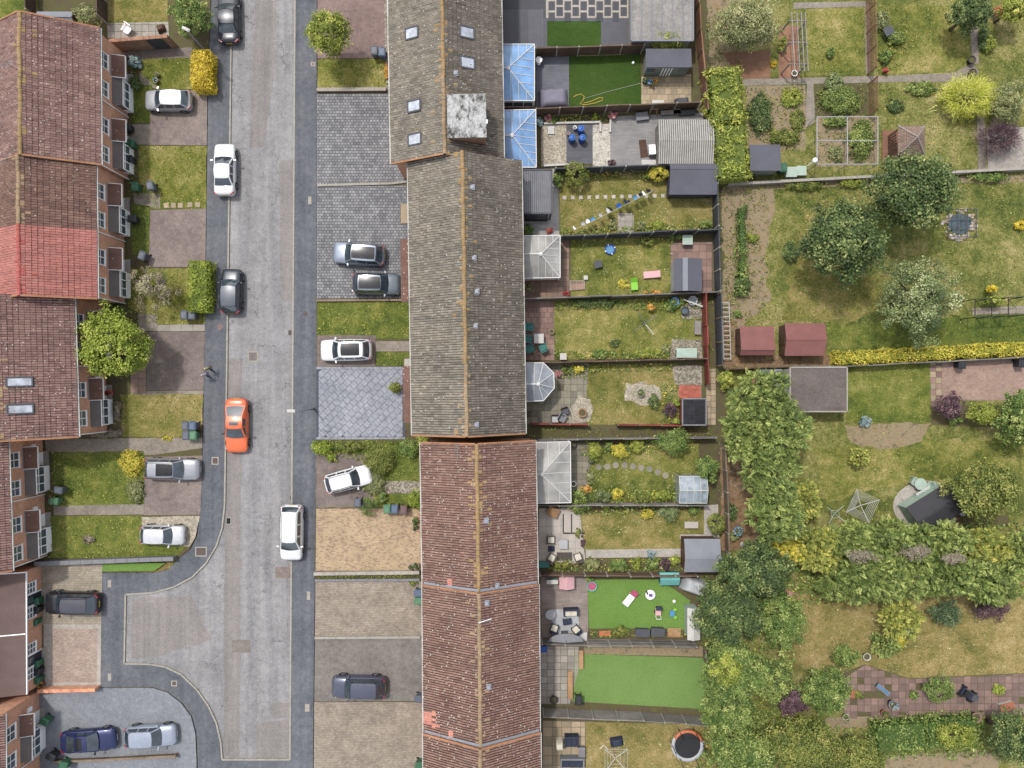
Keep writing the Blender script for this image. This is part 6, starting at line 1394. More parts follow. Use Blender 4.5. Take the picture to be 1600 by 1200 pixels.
# gazebo, summerhouse, pergolas
M['shingle'] = paving('shingle', c(172,148,132), c(150,126,112), c(112,92,82), .3, .13, .02, 0, .2)
def pyramid(label, x0, y0, x1, y1, h):
    a, b = Vector(P(x0, y1, h)), Vector(P(x1, y0, h)); W, D = b.x-a.x, b.y-a.y; t = thing('gazebo', label, 'gazebo', (*((a+b)/2), .08)); z = h+.95
    for k, (p, q) in enumerate((((-W/2,-D/2),(W/2,-D/2)),((W/2,-D/2),(W/2,D/2)),((W/2,D/2),(-W/2,D/2)),((-W/2,D/2),(-W/2,-D/2)))):
        mb = MB(); n = 9
        for i in range(n):
            f0, f1 = i/n, (i+1)/n; lift = .03
            L = lambda p, f, dz: (p[0]*(1-f), p[1]*(1-f), h+(z-h)*f+dz); v = [L(p,f0,lift), L(q,f0,lift), L(q,f1,0), L(p,f1,0)]; mb.add(v+[L(p,f0,-.01),L(q,f0,-.01)], [(0,1,2,3),(4,5,1,0)])
        mb.build('roof_slope', M['shingle'], t)
    hb = MB()
    for sx, sy in ((-1,-1),(1,-1),(1,1),(-1,1)): hb.bar((sx*W/2,sy*D/2,h+.03),(0,0,z+.03), .08, .06); MB().box(sx*(W/2-.2)-.05,sy*(D/2-.2)-.05,0,sx*(W/2-.2)+.05,sy*(D/2-.2)+.05,h).build('post', M['timber_red'], t)
    hb.build('hip_caps', M['timber_grey'], t); MB().box(-W/2-.3,-D/2-.1,0,W/2,D/2+.3,.12).build('deck', M['timber_red'], t)
    for i in range(9): y = -D/2+.3+i*(D-.6)/8; MB().box(-W/2+.16,y-.07,.15,-W/2+.2,y+.07,h-.6).build('slat', M['shed_brown'], t)
pyramid('square gazebo with shingled pyramid roof', 1402, 197, 1444, 243, 2.1)
sh = shed('black roofed mint fronted summerhouse on the round patio', 1424, 770, 1498, 822, 1.9, 'gx', 'felt_black', 'mint', .45, .5, math.radians(32), door='N', name='summerhouse')
def pergola_louvre(label, x0, y0, x1, y1, h=2.3):
    a, b = Vector(P(x0, y1, h)), Vector(P(x1, y0, h)); W, D = b.x-a.x, b.y-a.y; t = thing('pergola', label, 'pergola', (*((a+b)/2), .1)); f = MB()
    for sx, sy in ((-1,-1),(1,-1),(1,1),(-1,1)): MB().box(sx*(W/2-.06)-.06,sy*(D/2-.06)-.06,0,sx*(W/2-.06)+.06,sy*(D/2-.06)+.06,h).build('post', M['grey_dark'], t)
    for p, q in (((-W/2,-D/2),(W/2,-D/2)),((W/2,-D/2),(W/2,D/2)),((W/2,D/2),(-W/2,D/2)),((-W/2,D/2),(-W/2,-D/2))): f.bar((*p,h-.02),(*q,h-.02), .12, .2)
    f.build('beam', M['grey_dark'], t); n = 15; me = MB().box(-W/(2*n)+.012,-D/2+.07,-.02,W/(2*n)-.012,D/2-.07,.02).mesh('louvre', M['grey_mid'])
    for i in range(n): o = link('louvre', me, t, (-W/2+W*(i+.5)/n, 0, h)); o.rotation_euler = (0, math.radians(18), 0)
pergola_louvre('grey louvred pergola on the patio behind the middle terrace', 817, 266, 862, 334)
def pole_pergola(label, xs, y0, y1, h=2.1):
    c0 = Vector(P(xs[0], y0, h)); t = thing('pergola', label, 'pergola', (c0.x, c0.y, .08)); 
    for x in xs: a, b = Vector(P(x, y0, h))-c0, Vector(P(x+5, y1, h))-c0; MB().bar((a.x,a.y,h),(b.x,b.y,h), .07, .12).build('rafter', M['timber_grey'], t)
    for y in (y0+12, (y0+y1)/2, y1-12):
        a, b = Vector(P(xs[0]-2, y, h))-c0, Vector(P(xs[-1]+4, y, h))-c0; MB().bar((a.x,a.y,h-.12),(b.x,b.y,h-.12), .08, .1).build('beam', M['timber_grey'], t)
        for q in (a, b): MB().bar((q.x,q.y,-.05),(q.x,q.y,h-.1), .09).build('post', M['timber_grey'], t)
pole_pergola('open timber pergola of four long poles over the brown deck', [1236,1244,1251,1257], 20, 112)
def cage(label, x0, y0, x1, y1, h=1.9):
    a, b = Vector(P(x0, y1, h)), Vector(P(x1, y0, h)); W, D = b.x-a.x, b.y-a.y; t = thing('fruit_cage', label, 'fruit cage', (*((a+b)/2), .08))
    for i in range(3):
        for j in range(3): x, y = -W/2+W*i/2, -D/2+D*j/2; MB().tube([(x,y,0),(x,y,h)], .03, 6).build('post', M['grey_mid'], t)
        MB().tube([(-W/2+W*i/2,-D/2,h),(-W/2+W*i/2,D/2,h)], .035, 6).build('rail', M['grey_light'], t); MB().tube([(-W/2,-D/2+D*i/2,h),(W/2,-D/2+D*i/2,h)], .035, 6).build('rail', M['grey_light'], t)
cage('pale metal fruit cage frame of four squares over vegetables', 1276, 183, 1371, 257)
def black_pergola(label, x0, x1, ya, yb, h=2.0):
    c0 = Vector(P(x0, ya, h)); t = thing('rose_pergola', label, 'pergola', (c0.x, c0.y, .08)); n = 3
    for y in (ya, yb):
        a, b = Vector(P(x0, y, h))-c0, Vector(P(x1, y-4, h))-c0; MB().bar((a.x,a.y,h),(b.x,b.y,h), .06).build('beam', M['black'], t)
        for j in range(n+1): p = a+(b-a)*(j/n); MB().bar((p.x,p.y,-.05),(p.x,p.y,h), .06).build('post', M['black'], t)
    for j in range(n+1): p, q = Vector(P(x0+(x1-x0)*j/n, ya-4*j/n, h))-c0, Vector(P(x0+(x1-x0)*j/n, yb-4*j/n, h))-c0; MB().bar((p.x,p.y,h+.05),(q.x,q.y,h+.05), .05).build('rafter', M['black'], t)
black_pergola('black rose pergola over the path at the right edge', 1522, 1600, 468, 496)
# decks
def deck(label, pts, z, mat, w=.14, ang=0.0, gap=.012):
    """separate boards cut to a convex outline, joined as one deck surface"""
    o = L_('deck', pts, z-.02, 'soil', 0); out = poly_px(pts, z)
    if sum(out[i][0]*out[(i+1)%len(out)][1]-out[(i+1)%len(out)][0]*out[i][1] for i in range(len(out))) < 0: out = out[::-1]
    ca, sa = math.cos(ang), math.sin(ang); loc = [(x*ca+y*sa, -x*sa+y*ca) for x, y in out]; mb = MB(); y = min(p[1] for p in loc); y1 = max(p[1] for p in loc)
    while y < y1:
        q = clip(clip(loc, 0, -1, -(y+gap/2)), 0, 1, y+w-gap/2)
        if len(q) >= 3 and area(q) > .01: mb.prism([(u*ca-v*sa, u*sa+v*ca) for u, v in q], z-.018, z+.012+rnd.uniform(-.003,.003))
        y += w
    b = mb.build('boards', M[mat], o); b['kind'] = 'stuff'
M['deck_slate'] = boards('deck_slate', c(96,98,108), c(124,126,134), 0); M['deck_grey'] = boards('deck_grey', c(134,134,136), c(172,168,166), 0); M['deck_worn'] = boards('deck_worn', c(122,110,104), c(164,150,142), math.pi/2); M['deck_pale'] = boards('deck_pale', c(164,162,162), c(188,186,186), 0)
deck('slate deck', [(838,90),(889,88),(889,165),(838,168)], .11, 'deck_slate', .145, math.pi/2)
deck('striped deck', [(953,182),(1100,176),(1100,200),(1030,262),(954,262)], .112, 'deck_grey', .15, math.pi/2)
deck('pergola deck', [(816,264),(873,264),(874,368),(816,368)], .112, 'deck_pale', .15, 0)
deck('worn deck', [(845,901),(918,902),(919,985),(918,1000),(846,1000)], .112, 'deck_worn', .14, math.pi/2)
# ------------------------------------------------------------------ street things
def lamp(label, bx, by, hx, hy, h, arm=False):
    x, y = P(bx, by, .1); t = thing('street_lamp', label, 'street lamp', (x, y, .1), 0, 'street lamps'); MB().lathe([(.09,0),(.09,.9),(.055,1.0),(.045,h)], 10).build('post', M['grey_mid'], t, True)
    q = Vector(P(hx, hy, h))-Vector((x, y)); d = q.normalized() if q.length > .05 else Vector((1,0)); MB().tube([(0,0,h-.05),(q.x*.6,q.y*.6,h+.05),(q.x,q.y,h+.05)], .035, 8).build('arm', M['grey_mid'], t)
    hd = MB().obox((q.x,q.y,h+.06), (.62,.24,.10), math.atan2(d.y, d.x)).obox((q.x,q.y,h+.13), (.5,.16,.05), math.atan2(d.y, d.x)).build('lamp_head', M['white_dirty'], t); MB().obox((q.x,q.y,h-.005), (.4,.16,.03), math.atan2(d.y, d.x)).build('lens', M['lamp_glass'], hd)
lamp('street lamp by the yellow bush on the left pavement', 329, 88, 292, 47, 4.9)
lamp('street lamp on the right pavement beside the stamped drive', 491, 639, 456, 642, 4.9)
def bin_proto(mat):
    t = MB(); v0, v1 = [(-.2,-.23),(.2,-.23),(.2,.25),(-.2,.25)], [(-.27,-.3),(.27,-.3),(.27,.36),(-.27,.36)]
    V = [(x,y,.06) for x,y in v0]+[(x,y,.95) for x,y in v1]; t.add(V, [(3,2,1,0),(4,5,6,7),(0,1,5,4),(1,2,6,5),(2,3,7,6),(3,0,4,7)]); return t.mesh('body', mat)
BC = {'green': c(62,112,84), 'grey': c(98,104,116), 'black': c(52,54,60), 'brown': c(118,92,90), 'blue': c(92,110,138), 'lightgreen': c(92,138,104)}
for k_, v_ in BC.items(): M['bin_'+k_] = plain('bin_'+k_, v_, .5, .12)
_bm = {}
def bin_(label, px, py, colr, rz=0.0, lid=None):
    x, y = P(px, py, 1.0); t = thing('wheelie_bin', label, 'bin', (x, y, .11), math.radians(rz), 'wheelie bins outside the houses')
    if colr not in _bm:
        m = M['bin_'+colr]; ld = MB(); prof = [(-.30,-.34,.955),(.30,-.34,.955),(.30,.38,.97),(-.30,.38,.97)]
        up = [(-.22,-.26,1.04),(.22,-.26,1.04),(.22,.28,1.06),(-.22,.28,1.06)]; ld.add(prof+up, [(3,2,1,0),(4,5,6,7),(0,1,5,4),(1,2,6,5),(2,3,7,6),(3,0,4,7)]); ld.box(-.15,-.18,1.045,.15,.18,1.075)
        wh = MB().lathe([(.09,-.03),(.1,-.02),(.1,.02),(.09,.03)], 12).mesh('wheel', M['tyre']); _bm[colr] = (bin_proto(m), ld.mesh('lid', m), wh, MB().tube([(-.2,.42,.99),(.2,.42,.99)], .02, 6).mesh('handle', m))
    b, l, w, h = _bm[colr]; link('body', b, t); link('lid', l, t); link('handle', h, t)
    for s in (-1, 1): o = link('wheel', w, t, (s*.24, .3, .1)); o.rotation_euler = (0, math.pi/2, 0)
    return t
BN = [('black bin by the second top left porch',198,198,'black',90),('black bin under the second top left bay',201,248,'black',90),('dark green bin by the plum tiled house bay',203,224,'green',80),('green bin above the weedy square lawn, beside the grey bin',211,292,'green',0),('grey bin above the weedy square lawn',235,291,'grey',10),('black bin under the bay of the dark tiled house',207,342,'black',90),('grey bin by the red roofed house path',222,400,'grey',-20),
 ('left grey bin of the pair below the clipped hedge',288,493,'grey',0),('right grey bin of the pair below the clipped hedge',300,493,'grey',0),('top left grey bin of the four by the pavement',290,666,'grey',0),('top right blue grey bin of the four by the pavement',301,666,'blue',0),('bottom left grey bin of the four by the pavement',291,681,'grey',0),('bottom right green bin of the four by the pavement',302,681,'lightgreen',0),
 ('grey bin by the buttercup lawn front door',92,766,'grey',80),('green bin by the buttercup lawn front door',85,783,'lightgreen',85),('upper green bin beside the black SUV house',55,940,'green',100),('black bin beside the black SUV house',55,953,'black',80),('lower green bin beside the black SUV house',52,972,'green',75),('upper green bin beside the pink paved drive house',55,1038,'green',100),('black bin beside the pink paved drive house',56,1050,'black',80),('lower green bin beside the pink paved drive house',56,1063,'green',75),
 ('green bin by the dark blue coupe house porch',70,1128,'green',60),('black bin by the timber rail house corner',80,1183,'black',60),('green bin cut by the bottom edge near the timber rail',100,1196,'green',80),
 ('grey bin left of the pair on the rust coloured drive',585,80,'grey',0),('blue grey bin right of the pair on the rust coloured drive',597,82,'blue',0),('green bin of the three by the buff drive',605,796,'lightgreen',0),('blue bin of the three by the buff drive',617,796,'blue',0),('brown bin of the three by the buff drive',631,797,'brown',0),('grey bin half hidden by the clipped dome bush',559,786,'grey',0),
 ('blue bin under the gutter of the empty buff drive',655,927,'blue',90),('green bin under the gutter of the empty buff drive',655,939,'lightgreen',90),('pale grey bin under the gutter of the concrete drive',656,1092,'grey',90),('green bin under the gutter at the bottom edge',656,1196,'green',90),
 ('black bin on the pink drive under the yellow hedge',1503,570,'black',0),('black bin at the right edge of the pink drive',1597,568,'black',0),('dark bin on the plain turf corner',904,1095,'black',0),('green compost bin beside the pale teal boxes',1224,263,'green',0)]
for a in BN: bin_(*a)
# stepping stones, pots and small round things
def disc(name, label, cat, px, py, r, h, mat, n=14, group=None, top=None):
    o = MB().lathe([(r*.96,0),(r,h*.5),(r*.97,h)], n).build(name, M[mat], None, False, (*P(px, py, .1), .108)); return tag(o, label, cat, group)
ORD = ['first','second','third','fourth','fifth','sixth','seventh','eighth','ninth','tenth','eleventh','twelfth','thirteenth']
ST = [('square_stone', 'small pale stepping stone across the washing line lawn', [(882+12.8*i, 309-.25*i) for i in range(13)], .22, 4, 'slab_light', 'stepping stones in the washing line lawn'),
      ('round_stone', 'round grey stepping stone on the shaded lawn', [(935,730),(949,729),(962,727),(976,727),(989,729),(1002,731),(1015,733),(1028,738),(1040,743)], .28, 10, 'slab_moss', 'round stepping stones in the stepping stone garden'),
      ('edging_stone', 'pale square stone at the foot of the weedy lawn', [(260,321),(271,321),(282,321),(297,320),(309,320)], .3, 4, 'slab_buff', 'stones edging the weedy lawn')]
for nm, lab, pts, r, n, mt, g in ST:
    me = MB().lathe([(r,0),(r,.03),(r*.93,.045)], n).mesh(nm, M[mt])
    for i_, (px, py) in enumerate(pts): o = link(nm, me, None, (*P(px, py, .1), .104)); o.rotation_euler = (0,0,(math.pi/4 if n == 4 else 0)+rnd.uniform(-.25,.25)); tag(o, ORD[i_]+' '+lab+' from the left', 'stone', g)
M['terracotta'] = plain('terracotta', c(176,108,82), .9, .2); M['teal'] = plain('teal', c(58,124,118), .6, .15); M['aqua'] = plain('aqua', c(116,190,184), .6, .12); M['blue_plastic'] = plain('blue_plastic', c(44,92,190), .4, .1); M['blue_mid'] = plain('blue_mid', c(84,150,200), .4, .1); M['navy'] = plain('navy', c(44,52,74), .7, .15)
M['cream'] = plain('cream', c(222,214,196), .8, .1); M['pinkish'] = plain('pinkish', c(228,178,182), .6, .1); M['hot_pink'] = plain('hot_pink', c(196,88,120), .6, .1); M['lime_plastic'] = plain('lime_plastic', c(140,214,60), .4, .08); M['orange_plastic'] = plain('orange_plastic', c(206,116,74), .5, .1); M['hose'] = plain('hose', c(212,180,70), .5, .1); M['lilac_cover'] = plain('lilac_cover', c(132,128,146), .75, .16, 1.5); M['rattan'] = plain('rattan', c(92,84,78), .9, .25, 20); M['wood_new'] = boards('wood_new', c(158,118,82), c(196,156,116)); M['water'] = glass_mat('water', c(64,84,92), .04, .8); M['skin'] = plain('skin', c(206,164,138), .6, .05); M['purple_pl'] = plain('purple_pl', c(108,84,160), .6, .1)
def pot(label, px, py, r, mat, pal=None, h=None):
    h = h or r*1.6; t = thing('plant_pot', label, 'pot', (*P(px, py, h), .11)); MB().lathe([(r*.7,0),(r,h*.9),(r*1.1,h*.9),(r*1.1,h),(r*.9,h),(r*.85,h*.86)], 14).build('pot', M[mat], t, True); MB().lathe([(r*.86,h*.84),(r*.86,h*.88)], 12).build('compost', M['soil'], t)
    if pal: V, T, _ = crown_broad((r*1.2,r*1.2,r), 160, .12, 10); link('foliage', qmesh('leaves', V+np.array([0,0,h+r*.4]), T, LM[pal]), t)
PT = [('white rimmed pot on the top left path',244,126,.2,'white_dirty','blue'),('pale pot beside the top left path edge',246,117,.18,'slab_buff','olive'),('terracotta pot by the pink paved drive wall',63,1069,.3,'terracotta','orange'),
 ('left round pot at the buff drive bottom wall',642,886,.22,'slab_grey','dark'),('right round pot at the buff drive bottom wall',650,884,.26,'slab_grey','dark'),('pot hanging at the dark fence, left of the two',950,271,.2,'terracotta','bright'),('pot hanging at the dark fence, right of the two',984,269,.2,'terracotta','olive'),
 ('white ring shaped pot on the straw lawn',1354,1026,.3,'white_dirty',None),('grey stone urn with blue rim on the brick terrace',1395,1101,.36,'grey_mid','blue'),('square terracotta pot at the brick terrace bottom edge',1381,1114,.26,'terracotta','dark'),('white pot at the brick terrace left corner',1321,1120,.26,'white_dirty','green'),('round stone pot at the brick terrace bottom right',1525,1121,.4,'slab_brown',None),
 ('blue flower bowl in the shaded corner by the conifers',1153,830,.36,'blue_mid','blue'),('white pot on the brown deck by the path',1241,115,.24,'white',None),('dark pot by the garden path corner, upper',1518,94,.3,'black',None),('dark pot by the garden path corner, lower',1519,114,.3,'black',None),
 ('dark round pot on the plain turf patio',865,1093,.3,'black',None),('square stone planter left of the teal chairs patio',862,518,.22,'slab_buff',None),('grey fire bowl on the pale gravel by the octagonal conservatory',910,645,.34,'wood_new',None),('grey fountain bowl in the gravel bed',1001,614,.3,'slab_grey','grey'),('dark pot by the large white conservatory',894,694,.3,'grey_dark',None),('blue glazed pot by the bright yellow bush',924,720,.24,'navy','grey'),('white tub beside the conservatory door',896,756,.22,'white',None)]
for a in PT: pot(*a)
for lab, px, py in (('upper blue plastic barrel on the slate slabs',908,201),('lower left blue plastic barrel on the slate slabs',894,215),('lower right blue plastic barrel on the slate slabs',910,215)):
    t = thing('plastic_barrel', lab, 'barrel', (*P(px, py, .95), .11), 0, 'blue barrels'); MB().lathe([(.24,0),(.27,.06),(.29,.3),(.27,.33),(.29,.36),(.29,.62),(.27,.65),(.29,.68),(.27,.9),(.25,.94)], 18).build('drum', M['blue_plastic'], t, True); MB().lathe([(.20,.925),(.25,.945),(.25,.955),(.22,.955),(.21,.93)], 18).build('lid', M['blue_mid'], t, True)
# garden furniture
def chair(label, px, py, rz, mat, cush=None, w=.6, group='garden chairs'):
    t = thing('garden_chair', label, 'chair', (*P(px, py, .45), .11), math.radians(rz), group); MB().box(-w/2,-w/2,.36,w/2,w/2,.42).build('seat', M[mat], t); MB().add([(-w/2,w/2-.06,.42),(w/2,w/2-.06,.42),(w/2,w/2,.42),(-w/2,w/2,.42),(-w/2,w/2+.06,.88),(w/2,w/2+.06,.88),(w/2,w/2+.12,.88),(-w/2,w/2+.12,.88)], [(3,2,1,0),(4,5,6,7),(0,1,5,4),(1,2,6,5),(2,3,7,6),(3,0,4,7)]).build('backrest', M[mat], t)
    for sx in (-1, 1):
        MB().box(sx*w/2-.035,-w/2,.55,sx*w/2+.035,w/2,.60).build('armrest', M[mat], t)
        for sy in (-1, 1): MB().box(sx*(w/2-.04)-.03,sy*(w/2-.04)-.03,0,sx*(w/2-.04)+.03,sy*(w/2-.04)+.03,.56).build('leg', M[mat], t)
    if cush: MB().obox((0,-.01,.47), (w-.1,w-.1,.1)).build('cushion', M[cush], t)
def table(label, px, py, w, d, h, mat, rz=0.0, round_=False, leg=None):
    t = thing('garden_table', label, 'table', (*P(px, py, h), .11), math.radians(rz))
    if round_: MB().lathe([(w/2,h-.04),(w/2,h)], 20).build('tabletop', M[mat], t); MB().lathe([(.2,0),(.05,.06),(.04,h-.04)], 10).build('pedestal', M[leg or mat], t)
    else:
        MB().box(-w/2,-d/2,h-.05,w/2,d/2,h).build('tabletop', M[mat], t)
        for sx in (-1, 1):
            for sy in (-1, 1): MB().box(sx*(w/2-.06)-.025,sy*(d/2-.06)-.025,0,sx*(w/2-.06)+.025,sy*(d/2-.06)+.025,h-.05).build('leg', M[leg or mat], t)
def sofa(label, px, py, w, d, rz, mat, cush, n=2):
    t = thing('garden_sofa', label, 'sofa', (*P(px, py, .45), .11), math.radians(rz)); MB().box(-w/2,-d/2,.06,w/2,d/2,.36).build('base', M[mat], t); MB().box(-w/2,d/2-.14,.36,w/2,d/2,.8).build('backrest', M[mat], t)
    for s in (-1, 1): MB().box(s*w/2-(.12 if s > 0 else 0),-d/2,.36,s*w/2+(.12 if s < 0 else 0),d/2-.14,.6).build('armrest', M[mat], t)
    for i in range(n): x0 = -w/2+.13+(w-.26)*i/n; MB().box(x0+.01,-d/2+.02,.36,x0+(w-.26)/n-.01,d/2-.15,.48).build('cushion', M[cush], t)
def box_thing(name, label, cat, px, py, w, d, h, mat, rz=0.0, lid=None, group=None):
    t = thing(name, label, cat, (*P(px, py, h), .11), math.radians(rz), group); MB().obox((0,0,h*.45), (w,d,h*.9), 0, 0, .94).build('body', M[mat], t); MB().obox((0,0,h*.95), (w+.05,d+.05,h*.1)).build('lid', M[lid or mat], t); return t
CH = [('teal chair nearest the house wall, top of the group',828,511,90,'teal',None),('teal chair by the house wall, middle of the group',826,530,80,'teal',None),('teal chair by the house wall, bottom of the group',829,545,100,'teal',None),('teal chair beside the white table, away from the wall',848,543,-150,'teal',None),
 ('upper white cushioned chair on the light patio',861,843,90,'rattan','cream'),('lower left white cushioned chair on the light patio',862,871,150,'rattan','cream'),('lower right white cushioned chair on the light patio',903,870,200,'rattan','cream'),
 ('left cream cushioned armchair on the pale rug',866,981,160,'navy','cream'),('right cream cushioned armchair on the pale rug',900,983,-140,'navy','cream'),
 ('dark cube chair nearest the gravel by the octagonal conservatory',883,643,20,'rattan','grey_dark'),('pale topped cube chair by the octagonal conservatory',867,655,0,'rattan','grey_light'),('grey cube stool by the octagonal conservatory',879,653,60,'grey_mid',None)]
for a in CH: chair(*a)
table('small white table among the teal chairs', 842, 529, .8, .8, .7, 'white_dirty'); table('pale blue topped table on the light patio', 880, 850, .72, .78, .45, 'grey_light', 0, False, 'rattan'); table('round white table on the slate deck', 842, 94, .55, .55, .7, 'white', 0, True)
table('mint topped table by the dark fence, paddling pool garden', 1074, 375, .85, .8, .7, 'mint'); table('black topped coffee table on the pale rug', 886, 971, .72, .5, .4, 'navy', 8)
sofa('cream cushioned sofa on the pale rug', 892, 956, 1.25, .65, 2, 'navy', 'cream'); sofa('dark sofa under the louvred pergola', 838, 338, 1.9, .7, 180, 'black', 'grey_dark', 3); sofa('dark navy lounger pair on the slab patio, bottom', 893, 1157, 1.15, 1.0, 0, 'navy', 'navy', 2); sofa('dark navy sofa cut by the bottom edge', 894, 1190, 2.0, .9, 0, 'grey_mid', 'navy', 3)
o = MB().prism(poly_px([(862,952),(903,952),(905,988),(872,990),(862,972)], .12), .1, .136).build('outdoor_rug', M['grey_light']); tag(o, 'pale outdoor rug on the worn deck', 'rug')
o = MB().prism(poly_px(rect(856,853,867,862), .12), .1, .13).build('outdoor_rug', M['navy']); tag(o, 'small dark slatted mat between the white chairs', 'mat')
o = MB().prism(poly_px(rect(870,863,894,876), .12), .1, .13).build('outdoor_rug', M['rattan']); tag(o, 'dark woven mat below the pale blue table', 'mat')
o = MB().prism(poly_px([(998,219),(1009,218),(1013,245),(1001,247)], .13), .12, .145).build('door_mat', M['shed_brown']); tag(o, 'dark brown mat on the striped deck', 'mat')
def draped(label, px, py, w, d, h, mat, rz=0.0, name='covered_furniture', cat='cover'):
    nx, ny = 12, 10; V = []; F = []
    for j in range(ny+1):
        for i in range(nx+1):
            u, v = i/nx*2-1, j/ny*2-1; e = max(abs(u), abs(v)); z = h*(1-max(0, (e-.62)/.38)**1.6) + .10*h*mnoise.noise((u*2.2+px, v*2.2, 1)) if e < .99 else 0.0
            V.append((u*w/2*(1+.04*mnoise.noise((u*3,v*3,px))), v*d/2, max(0, z)))
    for j in range(ny):
        for i in range(nx): k = j*(nx+1)+i; F.append((k,k+1,k+nx+2,k+nx+1))
    o = MB().add(V, F).build(name, M[mat], None, True, (*P(px, py, h*.7), .115)); o.rotation_euler = (0,0,math.radians(rz)); return tag(o, label, cat)
draped('lilac grey cover over garden furniture beside the slate deck', 865, 153, 2.5, 1.7, .9, 'lilac_cover', 3)
draped('dark grey cover beside the grey bench on the buff slabs', 1066, 158, 1.2, .6, .6, 'grey_dark', 5)
draped('grey fabric play tent by the play lawn corner', 1086, 917, 2.1, 1.4, 1.3, 'grey_light', -20, 'play_tent', 'tent')
draped('beige covered patio heater on the slab patio', 874, 1164, .7, .7, 1.2, 'cream', 0)
draped('dark blue tarpaulin heap on the straw lawn', 964, 1160, 1.1, .8, .5, 'navy', 10)
box_thing('storage_box','long black storage box, left of the pair by the play lawn','box',1004,989,1.15,.62,.6,'grey_dark',-2); box_thing('storage_box','long black storage box, right of the pair by the play lawn','box',1028,988,1.1,.66,.62,'grey_dark',-2)
box_thing('storage_box','left pale teal storage box beside the black roofed shed','box',1236,269,.85,.8,.6,'mint'); box_thing('storage_box','right pale teal storage box with a wire handle','box',1252,267,.75,.75,.6,'mint'); box_thing('storage_box','grey storage box beside the slab patio bottom furniture','box',909,1175,.5,.8,.5,'grey_mid')
box_thing('storage_box','small grey box on the paddling pool lawn','box',934,413,.6,.55,.4,'grey_dark',15); box_thing('storage_box','teal box in the light patio corner','box',850,882,.85,.45,.5,'teal'); box_thing('storage_box','white side table box at the worn deck corner','box',911,994,.62,.62,.5,'white_dirty')
box_thing('barbecue','white topped barbecue by the deck mat','barbecue',1019,234,.5,.75,.8,'white_dirty',4,'white'); box_thing('barbecue','pale barbecue against the brown fence of the artificial lawn','barbecue',1028,161,.95,.35,.7,'grey_light',0,'white_dirty')
box_thing('planter','timber planter trough beside the plain turf, upper','planter',908,1030,.3,1.5,.4,'wood_new'); box_thing('planter','timber planter trough beside the plain turf, lower','planter',891,1070,.35,2.3,.4,'wood_new'); box_thing('planter','stone trough planter by the pale path garden','planter',1080,820,1.1,.5,.4,'slab_light'); box_thing('garden_cube','white cube ornament near the paddling pool lawn corner','ornament',915,434,.3,.3,.3,'white_dirty')
box_thing('crate','wooden crate chair at the light patio top','crate',864,800,.9,.75,.5,'wood_new',-25); box_thing('crate','blue crate by the plain turf patio wall','crate',849,1014,.55,.45,.4,'blue_plastic'); box_thing('crate','white tray on the pale gravel of the barrel garden','tray',861,204,.5,.6,.12,'white_dirty'); box_thing('crate','white framed planter crate at the teal chairs garden foot','crate',880,557,.5,.5,.35,'white_dirty')
box_thing('bench_box','low grey plank seat in the teal chairs garden, by the red fence','bench',1090,512,.5,1.1,.4,'timber_grey'); box_thing('bench_box','grey slatted bench by the striped deck','bench',1003,182,1.0,.6,.4,'grey_mid',8); box_thing('bench_box','pale low planter bench at the deck bottom','bench',1014,254,1.2,.35,.4,'white_dirty')
for lab, px, py, w, d, mt in (('stack of grey boards leaning on the fence, left piece',1048,176,1.6,.3,'timber_grey'),('stack of dark boards leaning on the fence, right piece',1074,176,1.3,.35,'grey_dark'),('pale leaning board beside the dark boards',1057,174,.5,.5,'concrete')): box_thing('board_stack', lab, 'boards', px, py, w, d, .35, mt, 4)
def lounger(label, px, py, rz, L, mat, head):
    t = thing('sun_lounger', label, 'lounger', (*P(px, py, .35), .115), math.radians(rz)); MB().box(-L/2,-.28,.22,L*.15,.28,.30).build('seat', M[mat], t); MB().add([(L*.15,-.28,.24),(L*.15,.28,.24),(L/2,.28,.52),(L/2,-.28,.52),(L*.15,-.28,.30),(L*.15,.28,.30),(L/2,.28,.58),(L/2,-.28,.58)], [(0,1,2,3),(7,6,5,4),(0,4,5,1),(1,5,6,2),(2,6,7,3),(3,7,4,0)]).build('backrest', M[head], t)
    for x in (-L/2+.1, L*.2):
        for y in (-.24, .24): MB().box(x-.02,y-.02,0,x+.02,y+.02,.22).build('leg', M['white'], t)
lounger('white and dark pink sun lounger on the play lawn', 985, 934, 52, 1.5, 'white', 'hot_pink'); lounger('pale pink bench lounger on the paddling pool lawn', 1018, 429, 4, 1.35, 'pinkish', 'pinkish'); lounger('lime green slide board on the paddling pool lawn', 991, 444, 95, 1.0, 'lime_plastic', 'lime_plastic')
